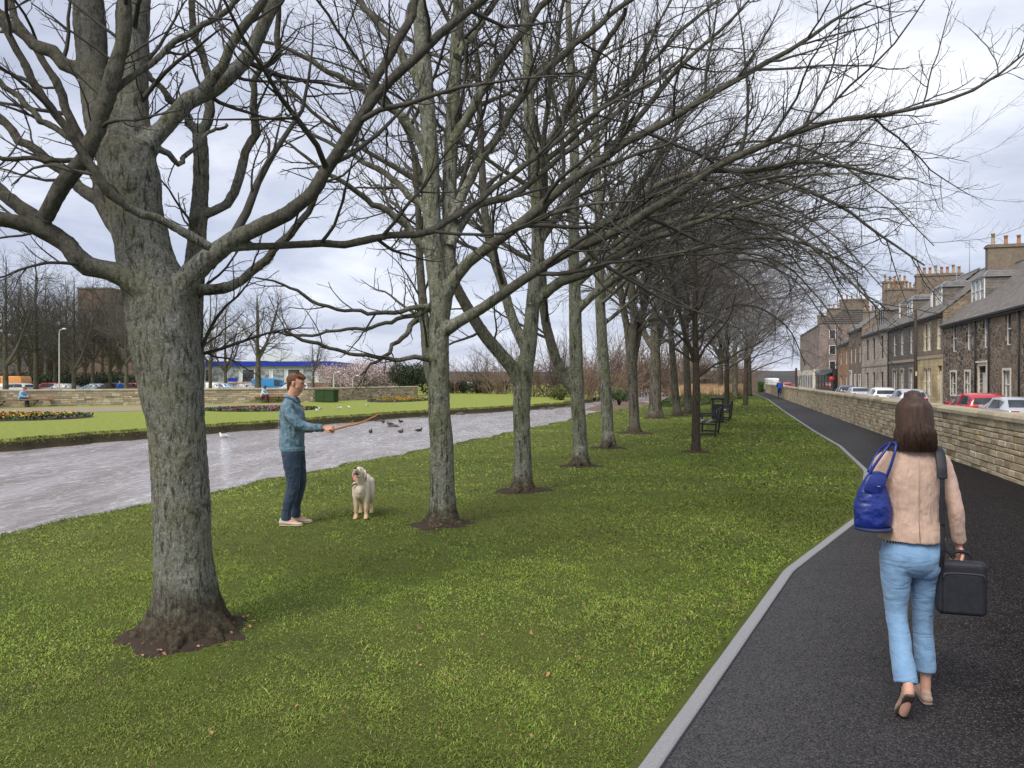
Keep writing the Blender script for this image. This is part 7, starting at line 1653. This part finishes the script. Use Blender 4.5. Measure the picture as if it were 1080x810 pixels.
# ------------------------------------------------------------------ grass of the near bank, blade by blade
def build_grass():
    r=np.random.RandomState(77); VV=[];QQ=[];TT=[];CC=[];b=0
    bands=[(2.6,4.6,17000,.72),(4.6,7.5,9500,.9),(7.5,12,3600,1.35),(12,20,850,2.6),(20,36,240,4.6),(36,70,50,8.)]
    for (ya,yb,dens,sc_) in bands:
        xl,xr=-.86*yb-1.3,.8*yb+.8; area=(xr-xl)*(yb-ya); n=int(area*dens); 
        X=r.uniform(xl,xr,n); Y=r.uniform(ya,yb,n); ok=(X>-.86*Y-1.3)&(X<.8*Y+.8); X,Y=X[ok],Y[ok]
        u,v=UV(X,Y); e=v-vn(u); k=vk(u)-.13-v; ok=(e>-.02)&(k>0); X,Y,u,v,e=X[ok],Y[ok],u[ok],v[ok],e[ok]
        clump=snoise(X*4.1,Y*4.1,5)*.5+snoise(X*14,Y*14,6)*.75+snoise(X*1.1,Y*1.1,8)*.35
        keep=r.rand(len(X))<np.clip(.84+clump*.6,.3,1)
        for (sx,sy,sr) in SOILS:
            d=np.hypot((X-sx),(Y-sy)); keep&=(d>sr*(.62+.14*np.sin(np.arctan2(Y-sy,X-sx)*3)))|(r.rand(len(X))<np.clip(d/sr-.35,0,1)*.55)
        X,Y,u,v,clump=X[keep],Y[keep],u[keep],v[keep],clump[keep]; n=len(X)
        z=lawn_z(u,v)
        big=snoise(X*.9,Y*.9,11); right=np.clip((v+3.0)/3.5,0,1)      # the walk side is leafier and rougher, the river side shorter
        H=(.012+.010*np.clip(clump+.25,0,1.3)+.004*right)*r.uniform(.6,1.35,n)*(1+.10*(sc_-1)); w_=(.0026+.0024*right*r.rand(n))*sc_*r.uniform(.7,1.3,n)
        H*=np.where(r.rand(n)<.02,1.7,1)
        a=r.uniform(0,2*pi,n); d=np.stack([np.cos(a),np.sin(a),0*a],1); la=r.uniform(0,2*pi,n); l=np.stack([np.cos(la),np.sin(la),0*la],1)*(H*r.uniform(.3,1.9,n))[:,None]
        p=np.stack([X,Y,z-.004],1); up=np.array([0,0,1.])
        mid=p+l*.42+up*(H*.62)[:,None]; top=p+l+up*(H*r.uniform(.65,1.0,n))[:,None]; W_=w_[:,None]
        V=np.stack([p-d*W_,p+d*W_,mid+d*W_*.9,mid-d*W_*.9,top],1)
        g1=np.array([.120,.205,.016]); g2=np.array([.190,.225,.042]); g3=np.array([.060,.105,.014]); br=np.array([.16,.115,.055]); ye=np.array([.25,.235,.075])
        t1=np.clip(.5+.5*big+r.normal(size=n)*.28,0,1)[:,None]; c=g1*(1-t1)+g2*t1
        t2=np.clip(.25+.35*right-.4*clump+r.normal(size=n)*.2,0,1)[:,None]; c=c*(1-t2)+g3*t2
        s_=r.rand(n)[:,None]; pb=.07+.14*np.clip(snoise(X*1.7,Y*1.7,15),0,1)[:,None]; c=np.where(s_<pb,br,c); c=np.where(s_>.95,ye,c); lt=(1-right)[:,None]; c=c*(1-.2*lt)+np.array([.215,.225,.08])*.2*lt; pt=(1.10+.36*snoise(X*2.3,Y*2.3,21)+.38*snoise(X*.8,Y*.8,22)-.12*right)[:,None]; c=c*pt*1.10*r.uniform(.40,1.65,(n,1))*(1+.12*np.clip(clump,-1,1))[:,None]
        VV.append(V.reshape(-1,3)); k5=np.arange(n)[:,None]*5+b; QQ.append(k5+np.array([[0,1,2,3]])); TT.append(k5+np.array([[3,2,4]])); CC.append(np.repeat(c,5,0)); b+=n*5
    m,t,bs=base_mat('grass_blade'); a=t.new('ShaderNodeAttribute', attribute_name='Col'); t.lk(a.outputs['Color'],bs.inputs['Base Color']); bs.inputs['Roughness'].default_value=.65; bs.inputs['Specular IOR Level'].default_value=.18
    o=link('grass',np_mesh('grass',np.concatenate(VV),np.concatenate(QQ),np.concatenate(TT),mats=[m],col=np.concatenate(CC))); tag(o,kind='stuff')
    # fallen leaves and crumbs of bark
    n=170; Y=3+r.rand(n)**1.4*16; X=r.uniform(-.7,.6,n)*Y; u,v=UV(X,Y); ok=(v>vn(u)+.2)&(v<vk(u)-.1); X,Y,u,v=X[ok],Y[ok],u[ok],v[ok]
    k=0
    for (sx,sy,sr) in SOILS[:4]:
        q=90 if k==0 else 30; aa=r.uniform(0,2*pi,q); rr_=sr*np.sqrt(r.uniform(.2,1.3,q)); X=np.concatenate([X,sx+rr_*np.cos(aa)]); Y=np.concatenate([Y,sy+rr_*np.sin(aa)]); k+=1
    u,v=UV(X,Y); n=len(X); z=lawn_z(u,v)+r.uniform(.015,.045,n); c=np.stack([X,Y,z],1)
    d1=unit(r.normal(size=(n,3))*[1,1,.4]); d2=unit(np.cross(d1,r.normal(size=(n,3))*[.3,.3,1])); s=r.uniform(.008,.021,(n,1)); 
    V=np.stack([c-d1*s,c+d2*s*.6+[0,0,.004],c+d1*s,c-d2*s*.6+[0,0,.004]],1).reshape(-1,3); col=np.repeat(np.array([[.22,.12,.06]])*r.uniform(.5,1.8,(n,1))*np.array([1,1,1]),4,0)
    o=link('fallen_leaves',np_mesh('fallen_leaves',V,np.arange(n*4).reshape(-1,4),mats=[M_LEAF],col=col)); tag(o,kind='stuff')
build_grass()

# longer tufts that hang over both banks
def bank_tufts():
    r=np.random.RandomState(31); n=9000; u=r.uniform(2,40,n)**1.0; e=np.abs(r.normal(size=n))*.07; v=vn(u)+e-.03; p=np.array([W(a,b_,0) for a,b_ in zip(u,v)]); p[:,2]=-.10*np.exp(-np.maximum(e-.03,0)/.55)-.02
    A=blades(p,.05,.005,((.16,.19,.045),(.09,.12,.025)),5,.9)
    n=11000; u=r.uniform(6,75,n); e=r.normal(size=n)*.09; v=vf(u)+.0+e; p=np.array([W(a,b_,0) for a,b_ in zip(u,v)]); p[:,2]=-.03-np.clip(e,0,.3)*.9
    B=blades(p,.055,.014,((.16,.16,.05),(.045,.04,.022)),6,.9)
    V=np.concatenate([A[0],B[0]]); k=len(A[0]); o=link('bank_grass',np_mesh('bank_grass',V,np.concatenate([A[1],B[1]+k]),np.concatenate([A[2],B[2]+k]),mats=[M_LEAF],col=np.concatenate([A[3],B[3]]))); tag(o,kind='stuff')
bank_tufts()
